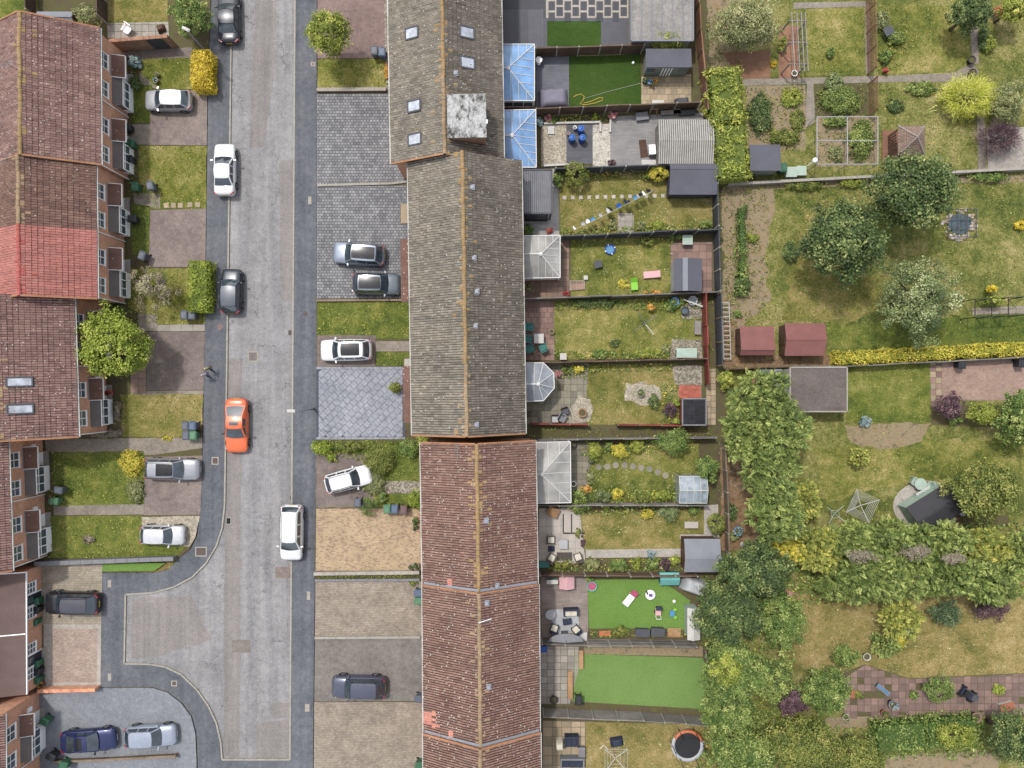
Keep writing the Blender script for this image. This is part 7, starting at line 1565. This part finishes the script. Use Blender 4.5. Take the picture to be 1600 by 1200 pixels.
# pool, trampoline, dryers, washing
t = thing('paddling_pool', 'small round blue paddling pool on the lawn', 'paddling pool', (*P(953, 390, .2), .11)); MB().lathe([(.3,.02),(.33,.04),(.36,.22),(.42,.24),(.44,.18),(.42,0)], 20).build('rim', M['blue_plastic'], t, True); MB().lathe([(.33,.10),(.33,.12)], 18).build('water', M['blue_mid'], t)
for k in range(4): a = k*math.pi/2+.4; MB().obox((.42*math.cos(a),.42*math.sin(a),.25), (.12,.06,.06), a).build('handle', M['white'], t)
t = thing('play_pool', 'round aqua pool toy by the play lawn corner', 'paddling pool', (*P(925, 916, .2), .11)); MB().lathe([(.3,.02),(.33,.05),(.36,.2),(.42,.22),(.43,.1),(.4,0)], 20).build('rim', M['aqua'], t, True); MB().lathe([(.33,.08),(.33,.1)], 16).build('water', M['hot_pink'], t)
def trampoline(label, px, py, R, h=.85):
    t = thing('trampoline', label, 'trampoline', (*P(px, py, h), .1)); fr = MB(); n = 28
    pad = MB(); pad.lathe([(R,h-.03),(R,h+.02),(R-.28,h+.02),(R-.28,h-.03)], n); pad.build('edge_pad', M['grey_light'], t, True)
    MB().lathe([(R-.26,h-.03),(R-.26,h-.01)], n).build('jump_mat', M['black'], t); arc = MB()
    pts = [(R-.14)*np.array([math.cos(a), math.sin(a)]) for a in np.linspace(.35, 2.6, 14)]; arc.tube([(p[0],p[1],h+.05) for p in pts], .15, 6); arc.build('orange_pad', M['orange_plastic'], t, True)
    for k in range(6): a = k*math.pi/3; MB().tube([(R*.95*math.cos(a),R*.95*math.sin(a),0),(R*.95*math.cos(a),R*.95*math.sin(a),h+1.5)], .03, 6).build('pole', M['black'], t)
    ring = [((R*.95)*math.cos(a), (R*.95)*math.sin(a), h+1.5) for a in np.linspace(0, 2*math.pi, 25)]; MB().tube(ring, .02, 5).build('net_ring', M['black'], t)
trampoline('round black trampoline with an orange edge under the trees', 1074, 1164, 1.35)
def rotary(label, px, py, arm, h=1.7, rz=0.0, mat='grey_light', lines=5, mesh=True):
    t = thing('rotary_dryer', label, 'clothes dryer', (*P(px, py, h), .1), math.radians(rz)); MB().tube([(0,0,0),(0,0,h)], .025, 8).build('pole', M['steel'], t); E = []
    for k in range(4): a = k*math.pi/2; e = Vector((arm*math.cos(a), arm*math.sin(a), h+.15)); E.append(e); MB().tube([(0,0,h-.25), e], .028, 6).build('arm', M[mat], t)
    ln = MB()
    for i in range(lines):
        f = .45+.55*i/max(1, lines-1)
        for k in range(4): b0 = Vector((0,0,h-.25)); ln.tube([b0.lerp(E[k], f), b0.lerp(E[(k+1)%4], f)], .014, 4)
    if lines: ln.build('line', M['white_dirty'], t)
rotary('folded out rotary dryer frame on the teal chairs lawn', 1008, 505, 1.15, 1.6, 35, 'steel', 0); rotary('wide rotary dryer with washing lines near the yellow conifer', 1346, 790, 1.45, 1.7, 20, 'white_dirty', 6); rotary('leaning smaller rotary dryer by the long hedge', 1305, 803, .95, 1.5, 50, 'mint', 1); rotary('bare rotary dryer frame at the bottom edge', 962, 1186, 1.3, 1.7, 45, 'white_dirty', 3)
o = MB().tube([P3(937,1170,1.4), P3(944,1164,1.5), P3(950,1172,1.45)], .02, 5).build('hanging_line', M['white']); tag(o, 'short hanging line beside the bare rotary dryer', 'line')
a_, b_ = P3(895,360,1.7), P3(1022,297,1.7); t = thing('washing_line', 'washing line strung diagonally across the lawn with posts', 'washing line', (a_.x, a_.y, .1))
d_ = b_-a_; MB().tube([(d_*f)+Vector((0,0,1.6-.25*math.sin(math.pi*f))) for f in np.linspace(0,1,13)], .012, 5).build('line', M['white_dirty'], t)
for e in (Vector((0,0,0)), d_): MB().tube([e, e+Vector((0,0,1.75))], .035, 8).build('post', M['timber'], t)
CL = [('white sock pair','white',.03,.14),('pale towel','grey_light',.14,.35),('white shirt','white',.20,.34),('dusty blue shirt','blue_mid',.26,.40),('pale grey cloth','grey_light',.36,.25),('striped white top','white_dirty',.46,.34),('black vest','black',.49,.3),('blue jeans','blue_plastic',.59,.42),('navy trousers','navy',.69,.5),('mid blue shorts','blue_mid',.79,.40),('black shirt','black',.86,.40),('white pillowcase','white',.89,.22),('black leggings','black',.95,.36)]
dn = Vector((d_.x, d_.y)).normalized(); sd_ = Vector((-dn.y, dn.x))
for lab, mt, f, w_ in CL:
    q = a_+d_*f; z = 1.7-.25*math.sin(math.pi*f)-.02; V = []
    for j in range(5):
        for i in range(5): u = (i/4-.5)*w_*(1-.15*(j/4)); o_ = .36*(j/4)*(1.1+mnoise.noise((i*.8+f*20, j*.7, 1))); V.append((dn.x*u+sd_.x*o_, dn.y*u+sd_.y*o_, -j*.10))
    o = MB().add(V, [(j*5+i, j*5+i+1, (j+1)*5+i+1, (j+1)*5+i) for j in range(4) for i in range(4)]).build('laundry', M[mt], None, True, (q.x, q.y, z)); md = o.modifiers.new('thickness', 'SOLIDIFY'); md.thickness = .012; tag(o, lab+' hanging on the diagonal washing line', 'laundry', 'washing on the line')
o = MB().tube([P3(896,152,.13), P3(900,149,.13), P3(908,147,.13), P3(913,151,.13), P3(911,157,.13), P3(906,162,.13), P3(914,164,.13), P3(930,161,.13), P3(941,157,.13), P3(942,153,.13), P3(936,153,.13), P3(922,159,.13), P3(912,161,.14)], .035, 6).build('garden_hose', M['hose'], None, True); tag(o, 'yellow hose coiled on the artificial lawn', 'hose')
o = MB().tube([P3(912,154,.13), P3(950,143,.13), P3(1001,130,.13)], .012, 5).build('hose_line', M['white_dirty']); tag(o, 'thin pale cable running across the artificial lawn', 'cable')
# play things
def ball_(label, px, py, r, mat, name='ball', cat='ball'): tag(MB().lathe([(r*math.sin(a), r-r*math.cos(a)) for a in np.linspace(.15, math.pi-.15, 9)], 14).build(name, M[mat], None, True, (*P(px, py, r), .11)), label, cat)
ball_('small white ball on the artificial lawn', 989, 99, .12, 'white'); ball_('white bucket ball by the play lawn edge', 1053, 939, .14, 'white')
t = thing('ride_on_toy', 'white and purple round ride on toy on the play lawn', 'toy', (*P(1016, 929, .2), .11)); MB().lathe([(.34,0),(.42,.1),(.42,.22),(.34,.26)], 16).build('body', M['white'], t, True); MB().obox((0,0,.3), (.3,.22,.12)).build('seat', M['purple_pl'], t); MB().obox((-.3,.2,.3), (.12,.3,.1), .4).build('handle', M['black'], t)
t = thing('dolls_pram', 'pink and dark dolls pram on the play lawn', 'toy', (*P(1028, 956, .4), .11)); MB().obox((0,.05,.35), (.45,.6,.25)).build('seat', M['pinkish'], t); MB().obox((.05,.35,.5), (.5,.3,.3)).build('hood', M['navy'], t); MB().tube([(-.2,-.3,.4),(-.2,-.5,.7),(.2,-.5,.7),(.2,-.3,.4)], .02, 6).build('handle', M['white'], t)
for sx in (-1, 1): MB().lathe([(.1,-.03),(.1,.03)], 12).build('wheel', M['tyre'], t).matrix_basis = Matrix.Translation((sx*.25,0,.1)) @ Matrix.Rotation(math.pi/2, 4, 'Y')
t = thing('toy_table', 'small blue and lime toy table on the play lawn', 'toy', (*P(1050, 958, .3), .11)); MB().box(-.2,-.25,.26,.2,.25,.32).build('tabletop', M['blue_mid'], t)
for x_, y_ in ((.25,.28),(.28,-.35)): MB().lathe([(.12,0),(.14,.2)], 12, 0, (x_,y_,0)).build('stool', M['lime_plastic'], t)
def playhouse(label, px, py, w, d, h, wmat, rmat, rz=0.0):
    t = thing('playhouse', label, 'playhouse', (*P(px, py, h), .11), math.radians(rz)); MB().box(-w/2,-d/2,0,w/2,d/2,h*.7).build('wall', M[wmat], t)
    for s in (-1, 1): MB().add([(-w/2-.06,s*(d/2+.08),h*.66),(w/2+.06,s*(d/2+.08),h*.66),(w/2+.06,0,h),(-w/2-.06,0,h)], [(0,1,2,3)]).build('roof', M[rmat], t)
    for s in (-1, 1): MB().add([(s*w/2,-d/2,h*.7),(s*w/2,d/2,h*.7),(s*w/2,0,h)], [(0,1,2)]).build('gable', M[wmat], t)
    MB().box(-.2,-d/2-.02,.0,.2,-d/2-.002,h*.55).build('door', M['white'], t)
playhouse('teal playhouse at the play lawn top corner', 1047, 906, 1.5, .9, 1.25, 'teal', 'aqua', 0); playhouse('pink roofed toy kitchen on the worn deck', 886, 911, 1.0, 1.1, 1.0, 'blue_mid', 'pinkish', 90)
box_thing('toy_crate','colourful toy crate by the play lawn bottom edge','toys',945,989,.9,.35,.25,'hot_pink',0,'orange_plastic'); box_thing('pallet','pale slatted pallet by the black storage boxes','pallet',1053,988,1.05,.7,.14,'wood_new')
box_thing('rack','white metal rack on the worn deck top','rack',863,909,.9,.3,.7,'aqua',0,'white_dirty'); table('round wire table on the worn deck', 860, 960, .85, .85, .5, 'grey_light', 0, True)
# parasol and tubs
t = thing('parasol', 'grey half folded parasol at the worn deck bottom', 'parasol', (*P(884, 1000, 1.6), .11)); MB().tube([(0,0,0),(0,0,1.9)], .03, 8).build('pole', M['grey_dark'], t); cn = MB(); nseg = 8
for k in range(nseg): a0, a1 = math.pi*k/nseg, math.pi*(k+1)/nseg; cn.add([(0,-.15,1.75),(1.45*math.cos(a0),-.15+.65*math.sin(a0),1.45),(1.45*math.cos(a1),-.15+.65*math.sin(a1),1.45)], [(0,1,2)])
cn.build('canopy', M['grey_mid'], t); MB().box(-.3,-.3,0,.3,.3,.08).build('base', M['grey_dark'], t)
for lab, px, py, r, mt in (('blue grey tub beside the weathered fence, left',1054,471,.34,'blue_mid'),('dark blue tub with rubbish beside the fence, lower',1070,486,.32,'navy'),('large pale round tub by the red fence',1082,470,.38,'grey_light'),('small round pink lid on the slate slabs',888,209,.14,'pinkish'),('white bucket on the slate slabs',898,200,.15,'white')):
    t = thing('garden_tub', lab, 'tub', (*P(px, py, .4), .11)); MB().lathe([(r*.75,0),(r,.42),(r*1.06,.42),(r*1.06,.46),(r*.93,.46),(r*.7,.08)], 16).build('tub', M[mt], t, True); MB().lathe([(r*.8,.3),(r*.8,.32)], 14).build('water', M['water'], t)
o = MB().bar(P3(1068,468,.6), P3(1098,479,.6), .12, .06).build('loose_plank', M['white_dirty']); tag(o, 'loose white plank across the tubs', 'plank')
t = thing('flower_tub', 'orange and blue potted plants beside the sage shed', 'pot', (*P(1018, 128, .4), .11))
for k, (dx, dy, r, mt, pal) in enumerate(((.3,.05,.2,'orange_plastic','orange'),(-.15,0,.22,'blue_mid','blue'),(-.55,.1,.24,'navy','dark'),(.1,-.25,.14,'terracotta','green'))):
    MB().lathe([(r*.7,0),(r,.3),(r*.9,.3),(r*.8,.27)], 12, 0, (dx,dy,0)).build('pot', M[mt], t); V, T, _ = crown_broad((r*1.3,r*1.3,r*1.2), 150, .12, 8); link('foliage', qmesh('leaves', V+np.array([dx,dy,.42]), T, LM[pal]), t)
def aframe(label, px, py):
    t = thing('trestle', label, 'trestle', (*P(px, py, .5), .11)); 
    for s in (-1, 1):
        for e in (-1, 1): MB().bar((s*.3,e*.3,0),(s*.25,0,.75), .05).build('leg', M['wood_new'], t)
    MB().bar((-.35,0,.76),(.35,0,.76), .06).build('beam', M['wood_new'], t)
aframe('wooden trestle beside the striped deck fence', 1021, 173)
# pond with a wire cover
t = thing('garden_pond', 'stone edged pond under a square metal grid', 'pond', (*P(1500, 350, .2), .085)); rr_ = []
MB().prism([(1.0*math.cos(a)*(1+.12*math.sin(3*a)), .85*math.sin(a)) for a in np.linspace(0, 2*math.pi, 24, endpoint=False)], .0, .05).build('water', M['water'], t)
for k in range(58):
    a = rnd.uniform(0, 2*math.pi); q = rnd.uniform(.98, 1.42); s_ = rnd.uniform(.08,.19); x_, y_ = q*math.cos(a)*1.02, q*math.sin(a)*.95
    MB().lathe([(s_*.7,0),(s_,s_*.35),(s_*.85,s_*.7),(s_*.3,s_*.85)], 6, 0, (x_,y_,0)).build('rock', M[rnd.choice(['slab_light','slab_buff','slab_grey'])], t)
gr = MB()
for k in range(4): u = -1.15+2.3*k/3; gr.bar((u,-1.2,.5),(u,1.2,.5), .05); gr.bar((-1.2,u,.5),(1.2,u,.5), .05)
for sx in (-1, 1):
    for sy in (-1, 1): gr.bar((sx*1.15,sy*1.15,0),(sx*1.15,sy*1.15,.5), .05)
gr.build('metal_grid', M['grey_dark'], t)
# lattice lying by the fence, sundries of the large gardens
t = thing('lattice', 'long white lattice standing along the litter strip', 'lattice', (*P(1133, 478, .1), .1)); a_ = Vector(P(1133,478,.1)); lm = MB()
for xx in (0, 11): e0, e1 = Vector(P(1128+xx,472,.6))-a_, Vector(P(1131+xx,562,.6))-a_; MB().bar((e0.x,e0.y,.5),(e1.x,e1.y,.5), .05).build('rail', M['white_dirty'], t)
for k in range(13): e0, e1 = Vector(P(1128+k*.25,473+k*7.3,.6))-a_, Vector(P(1139+k*.25,473+k*7.3,.6))-a_; MB().bar((e0.x,e0.y,.5),(e1.x,e1.y,.5), .05).build('rung', M['white_dirty'], t)
for k in range(4):
    e0 = Vector(P(1129+k*3,476+k*26,.3))-a_; MB().bar((e0.x,e0.y,0),(e0.x,e0.y,.5), .05).build('leg', M['white_dirty'], t)
t = thing('garden_mower', 'black ride on mower on the brick terrace', 'mower', (*P(1513, 1085, .5), .11), math.radians(-32)); MB().obox((0,0,.42), (1.35,.62,.3)).build('body', M['navy'], t); MB().obox((-.35,0,.68), (.42,.48,.3)).build('seat', M['black'], t); MB().obox((.45,0,.6), (.5,.5,.2)).build('bonnet', M['grey_dark'], t)
for sx in (-.5, .45):
    for sy in (-.42, .42): MB().lathe([(.2,-.08),(.24,-.05),(.24,.05),(.2,.08)], 14).build('wheel', M['tyre'], t).matrix_basis = Matrix.Translation((sx,sy,.24)) @ Matrix.Rotation(math.pi/2, 4, 'X')
t = thing('garden_bench', 'narrow grey bench set at an angle on the brick terrace', 'bench', (*P(1379, 1077, .4), .11), math.radians(-38))
for k in range(3): MB().box(-.65,-.2+k*.14,.38,.65,-.09+k*.14,.42).build('slat', M['blue_mid' if k == 1 else 'grey_mid'], t)
for sx in (-.5, .5): MB().box(sx-.04,-.18,0,sx+.04,.18,.38).build('leg', M['grey_dark'], t)
box_thing('wheelbarrow_load','white and terracotta heap of pots at the brick terrace end','pots',1573,1104,1.2,.6,.4,'white_dirty',15,'terracotta'); box_thing('paving_pile','square terracotta slab by the trailing plant','slab',1334,1084,.6,.6,.08,'terracotta')
t = thing('garden_table', 'white round table set with chairs on the round patio', 'table', (*P(1437, 756, .6), .11)); MB().lathe([(.5,.62),(.5,.66)], 20).build('tabletop', M['mint'], t); MB().lathe([(.25,0),(.05,.05),(.04,.62)], 10).build('pedestal', M['grey_light'], t)
chair('pale green chair left of the round patio table', 1428, 752, 60, 'mint'); chair('pale green chair right of the round patio table', 1450, 760, -60, 'mint'); table('white side table against the summerhouse', 1443, 770, 1.3, .6, .6, 'white_dirty', 32)
pot('blue glazed bowl beside the round patio table', 1452, 763, .26, 'navy', None); disc('bird_bath', 'pale blue bird bath bowl by the summerhouse corner', 'bird bath', 1499, 799, .32, .5, 'grey_light'); pot('orange pot behind the summerhouse', 1497, 806, .2, 'terracotta', None)
table('black garden table by the trellis garden', 1388, 49, .8, .7, .7, 'grey_dark', 30)
t = thing('post_finial', 'tall white painted post with a round bird feeder top', 'post', (*P(1258, 262, .1), .1)); MB().tube([(0,0,0),(0,0,1.9)], .05, 8).build('post', M['white'], t); MB().lathe([(.05,1.9),(.2,2.0),(.22,2.15),(.12,2.3)], 12).build('feeder', M['white'], t, True)
t = thing('statue', 'white cherub statue in the shaded corner by the conifers', 'statue', (*P(1162, 852, .6), .1)); MB().lathe([(.2,0),(.2,.12),(.14,.16),(.12,.5),(.18,.62),(.16,.85),(.09,.95),(.12,1.05),(.11,1.18),(.04,1.24)], 12).build('figure', M['white_dirty'], t, True)
for s in (-1, 1): MB().tube([(s*.14,0,.85),(s*.24,-.06,.68),(s*.16,-.16,.62)], [.05,.045,.035], 7).build('arm', M['white_dirty'], t, True)
# slab path chair, top left patio
chair('white plastic chair on the top left slab patio', 199, 47, -35, 'white'); draped('dark covered pot on the top left slab patio', 251, 44, .7, .6, .5, 'shed_brown', 20); MB()
for lab, x0, y0, x1, y1, mt in (('pale coping edge of the raised bed, long piece',850,193,938,191,'white_dirty'),('pale coping edge of the raised bed, short return',938,192,938,206,'white_dirty'),('pale coping edge beside the hydrangea',954,184,953,207,'white_dirty'),('pale edging under the barrel garden fence',850,259,890,257,'white_dirty')):
    a_, b_ = P3(x0,y0,.2), P3(x1,y1,.2); o = MB().bar((0,0,.12), (b_.x-a_.x,b_.y-a_.y,.12), .16, .22).build('bed_edging', M[mt], None, False, (a_.x,a_.y,.08)); tag(o, lab, 'edging')
o = MB().prism(poly_px([(880,803),(905,803),(905,832),(880,832)], .14), .1, .16).build('raised_bed', M['slab_light']); tag(o, 'pale raised bed with black edging on the light patio', 'raised bed')
for (x0,y0,x1,y1) in ((880,803,880,832),(893,803,893,832),(880,833,914,833)): MB().bar(P3(x0,y0,.17), P3(x1,y1,.17), .08, .14).build('edging', M['black'], o)
# two people on the left pavement
def person(label, px, py, heading, top, legs, hair, hgt=1.68):
    k = hgt/1.75; J = {'pelvis':(0,0,.95),'waist':(0,0,1.1),'chest':(.02,0,1.32),'neck':(.02,0,1.48),'head0':(.04,0,1.58),'head1':(.05,0,1.70)}
    R = {'pelvis':(.15,.13),'waist':(.14,.11),'chest':(.17,.12),'neck':(.055,.055),'head0':(.085,.09),'head1':(.075,.085)}; E = [('pelvis','waist'),('waist','chest'),('chest','neck'),('neck','head0'),('head0','head1')]
    for s, n in ((1,'L'),(-1,'R')):
        st = .16*s
        J.update({'sh'+n:(0,s*.19,1.40),'el'+n:(-.04-st*.3,s*.25,1.12),'wr'+n:(.06-st*.8,s*.24,.88),'hd'+n:(.09-st*.9,s*.235,.80),'hip'+n:(0,s*.09,.90),'kn'+n:(.06+st,s*.095,.50),'an'+n:(st*1.5-.05,s*.09,.09),'toe'+n:(st*1.5+.14,s*.10,.04)})
        R.update({'sh'+n:(.075,.075),'el'+n:(.05,.05),'wr'+n:(.032,.032),'hd'+n:(.035,.02),'hip'+n:(.105,.105),'kn'+n:(.062,.062),'an'+n:(.042,.042),'toe'+n:(.04,.03)})
        E += [('chest','sh'+n),('sh'+n,'el'+n),('el'+n,'wr'+n),('wr'+n,'hd'+n),('pelvis','hip'+n),('hip'+n,'kn'+n),('kn'+n,'an'+n),('an'+n,'toe'+n)]
        for f in range(5):
            b = J['hd'+n]; y_ = (f-1.5)*.02 if f < 4 else .0; dx = .03 if f < 4 else .05; J[f'f{f}a{n}'] = (b[0]+.01, b[1]+y_*.9, b[2]-.035 if f < 4 else b[2]+.0); J[f'f{f}b{n}'] = (b[0]+dx, b[1]+y_, b[2]-(.075+.008*(f in (1,2))) if f < 4 else b[2]-.04)
            R[f'f{f}a{n}'] = R[f'f{f}b{n}'] = (.009,.009); E += [('hd'+n, f'f{f}a{n}'), (f'f{f}a{n}', f'f{f}b{n}')]
    ks = list(J); me = bpy.data.meshes.new('person'); me.from_pydata([tuple(v*k for v in J[q]) for q in ks], [(ks.index(a), ks.index(b)) for a, b in E], [])
    tmp = bpy.data.objects.new('tmp', me); col.objects.link(tmp); sk = tmp.modifiers.new('skin', 'SKIN'); lay = me.skin_vertices[0]
    for i, q in enumerate(ks): lay.data[i].radius = tuple(r*k for r in R[q]); lay.data[i].use_root = (q == 'pelvis')
    sk.use_smooth_shade = True; ss = tmp.modifiers.new('sub', 'SUBSURF'); ss.levels = 1; ss.render_levels = 1
    dg = bpy.context.evaluated_depsgraph_get(); m2 = bpy.data.meshes.new_from_object(tmp.evaluated_get(dg)); bpy.data.objects.remove(tmp)
    m2.materials.clear()
    for m in ('skin', top, legs, 'black', hair): m2.materials.append(M[m])
    for p in m2.polygons:
        z = p.center.z/k; ay = abs(p.center.y)/k; i = 0
        if z < .10: i = 3
        elif z < .96 and ay < .20: i = 2
        elif z < 1.47 and not (ay > .2 and z < 1.05): i = 1
        elif z > 1.62 or (z > 1.52 and p.center.x/k < .02): i = 4
        p.material_index = i
    x, y = P(px, py, .9); t = thing('person', label, 'person', (x, y, .10), math.radians(heading)); b = link('body', m2, t)
    hb = MB(); hb.lathe([(.095*math.sin(a)*k, (.10-.10*math.cos(a))*k) for a in np.linspace(1.1, math.pi-.05, 7)], 14, 0, (.035*k,0,1.565*k)); hb.build('hair', M[hair], t, True)
    return t
M['hair_fair'] = plain('hair_fair', c(206,186,138), .7, .2, 20); M['hair_pale'] = plain('hair_pale', c(190,180,196), .7, .2, 20); M['cloth_lilac'] = plain('cloth_lilac', c(178,168,200), .8, .15); M['cloth_khaki'] = plain('cloth_khaki', c(150,140,100), .8, .15)
person('person with fair hair in a khaki top walking on the left pavement', 326, 576, -75, 'cloth_khaki', 'navy', 'hair_fair')
person('person in a pale lilac top with pale hair walking on the left pavement', 321, 586, -75, 'cloth_lilac', 'navy', 'hair_pale', 1.62)
# ------------------------------------------------------------------ grass tufts and ground cover that nobody could count
def pts_in(poly, n):
    w = np.array(poly_px(poly, .1)); lo, hi = w.min(0), w.max(0); q = rng.random((n*2, 2))*(hi-lo)+lo; ins = np.zeros(len(q), bool); j = len(w)-1
    for i in range(len(w)):
        cnd = ((w[i,1] > q[:,1]) != (w[j,1] > q[:,1])); ins ^= cnd & (q[:,0] < (w[j,0]-w[i,0])*(q[:,1]-w[i,1])/(w[j,1]-w[i,1]+1e-12)+w[i,0]); j = i
    return q[ins][:n]
def parea(poly): return area(poly_px(poly, 0))
def cover(name, label, areas, pal, dens, size, hgt, clump=.9, z0=.11, cat='plants'):
    C, N, T, Sz = [], [], [], []
    for poly in areas:
        q = pts_in(poly, int(parea(poly)*dens))
        if not len(q): continue
        nz = np.array([mnoise.noise((x*clump, y*clump, 2.2)) + .5*mnoise.noise((x*clump*3, y*clump*3, 5)) for x, y in q]); keep = nz > rng.normal(-.05, .28, len(q)); q, nz = q[keep], nz[keep]; m = len(q)
        C.append(np.stack([q[:,0], q[:,1], z0+hgt*(.15+.85*rng.random(m))*np.clip(.4+nz, .15, 1.3)], 1)); N.append(unit(np.array([0,0,.8])+rng.normal(size=(m,3))*.55)); T.append(np.clip(.42+nz*.4+rng.normal(0,.18,m), 0, 1)); Sz.append(size*rng.uniform(.6,1.4,m))
    V = leaf_quads(np.concatenate(C), np.concatenate(N), np.concatenate(Sz)); o = link(name, qmesh(name, V, np.concatenate(T), LM[pal])); tag(o, label, cat, None, 'stuff')
FR = [[(222,92),(298,91),(300,139),(222,130)], rect(208,134,237,190), rect(217,228,322,326), rect(206,318,234,398), rect(200,420,320,506), rect(84,707,225,788), rect(80,806,222,872), rect(496,93,603,138), rect(496,471,640,523), rect(590,550,640,571), rect(600,692,656,750), rect(190,618,315,664)]
cover('grass', 'tufts of green grass in the front lawns', FR, 'moss', 46, .15, .06, 1.1, .115, 'grass')
cover('lawn_weeds', 'yellow weed flowers scattered through the front lawns', [rect(217,228,322,326), rect(84,707,225,788), rect(80,806,222,872), rect(496,471,640,523)], 'gold', 8, .10, .10, 1.4, .12, 'weeds')
BK_ = [rect(892,374,1050,464), rect(866,470,1094,558), rect(874,272,1117,366), rect(918,570,1058,662), rect(920,700,1092,782), rect(906,802,1098,834), rect(915,1130,1120,1200)]
cover('grass', 'tufts of drying grass in the back garden lawns', BK_, 'olive', 34, .13, .05, .9, .11, 'grass')
cover('grass', 'rough grass of the large gardens', [[(1205,300),(1600,285),(1600,540),(1300,545),(1290,505),(1210,505)], [(1270,650),(1600,680),(1600,740),(1500,830),(1290,815)], rect(1258,14,1350,118), rect(1372,10,1515,112), rect(1374,130,1530,262), rect(1325,570,1452,660), rect(1560,20,1600,130)], 'moss', 26, .16, .06, .5, .09, 'grass')
cover('grass', 'dry grass on the lower lawn', [rect(1210,950,1600,1052)], 'olive', 18, .13, .05, .6, .10, 'grass')
BD = [[(876,358),(1112,350),(1112,364),(876,373)], [(892,376),(1050,372),(1050,380),(892,384)], [(868,470),(1092,466),(1090,482),(868,484)], [(868,548),(1045,546),(1045,560),(868,562)], [(875,570),(1050,568),(1050,578),(875,582)], [(1030,600),(1060,600),(1060,660),(1036,660)], [(905,690),(1085,684),(1085,704),(905,712)], [(905,765),(1060,765),(1060,784),(905,785)], [(870,788),(1095,788),(1095,800),(905,804)], [(860,874),(1068,872),(1068,892),(855,892)], [(850,182),(950,180),(950,192),(850,192)], [(866,264),(1044,268),(1044,276),(866,280)], [(922,984),(1074,984),(1074,994),(922,994)], rect(878,575,916,592)]
cover('border_plants', 'mixed green border plants along the back garden fences', BD, 'green', 95, .17, .45, 1.3)
cover('border_plants', 'paler flowering plants among the fence borders', BD, 'gold', 26, .13, .5, 1.9)
cover('alley_weeds', 'weeds along the alley path and boundary strips', [[(822,668),(1120,666),(1122,682),(822,687)], rect(1104,462,1114,570), rect(1120,295,1130,460), [(1102,30),(1120,30),(1128,170),(1110,180)]], 'moss', 45, .13, .25, 1.2)
cover('undergrowth', 'dense undergrowth beneath the trees of the lower right gardens', [[(1092,900),(1235,880),(1240,1000),(1215,1120),(1380,1140),(1380,1200),(1085,1200),(1100,1110)], [(1215,830),(1600,815),(1600,925),(1240,945)], [(1380,1130),(1600,1120),(1600,1180),(1380,1182)]], 'green', 42, .26, 1.1, .8)
cover('undergrowth', 'yellowing undergrowth among the lower right trees', [[(1092,940),(1225,930),(1215,1120),(1380,1150),(1380,1200),(1085,1200),(1100,1110)], [(1215,830),(1600,815),(1600,925),(1240,945)]], 'bright', 16, .24, 1.3, 1.1)
cover('undergrowth', 'weeds through the leaf litter of the large gardens', [rect(1132,290,1200,560), [(1130,284),(1600,270),(1600,284),(1130,300)], rect(1165,135,1258,235), rect(1276,184,1371,258), rect(1272,132,1356,181), rect(1372,12,1420,110), rect(1104,10,1160,120)], 'moss', 34, .17, .3, 1.0)
cover('leaf_litter', 'brown fallen leaves under the tall conifers', [rect(1124,690,1200,780), rect(1130,480,1152,575), [(1152,556),(1300,556),(1300,572),(1152,576)]], 'dead', 70, .12, .05, 1.2, .10, 'leaves')
cover('front_weeds', 'wild plants round the angled white hatchback drive', [[(496,688),(655,688),(655,705),(600,725),(496,708)], [(572,715),(600,715),(604,770),(576,770)]], 'moss', 80, .16, .5, 1.2)
cover('border_plants', 'low plants along the left house walls', [rect(203,88,218,140), rect(202,230,216,320), rect(196,480,216,560), rect(80,705,90,800), rect(178,618,190,680), rect(120,676,190,686), rect(78,806,86,870), rect(590,100,606,140)], 'moss', 60, .14, .35, 1.5)
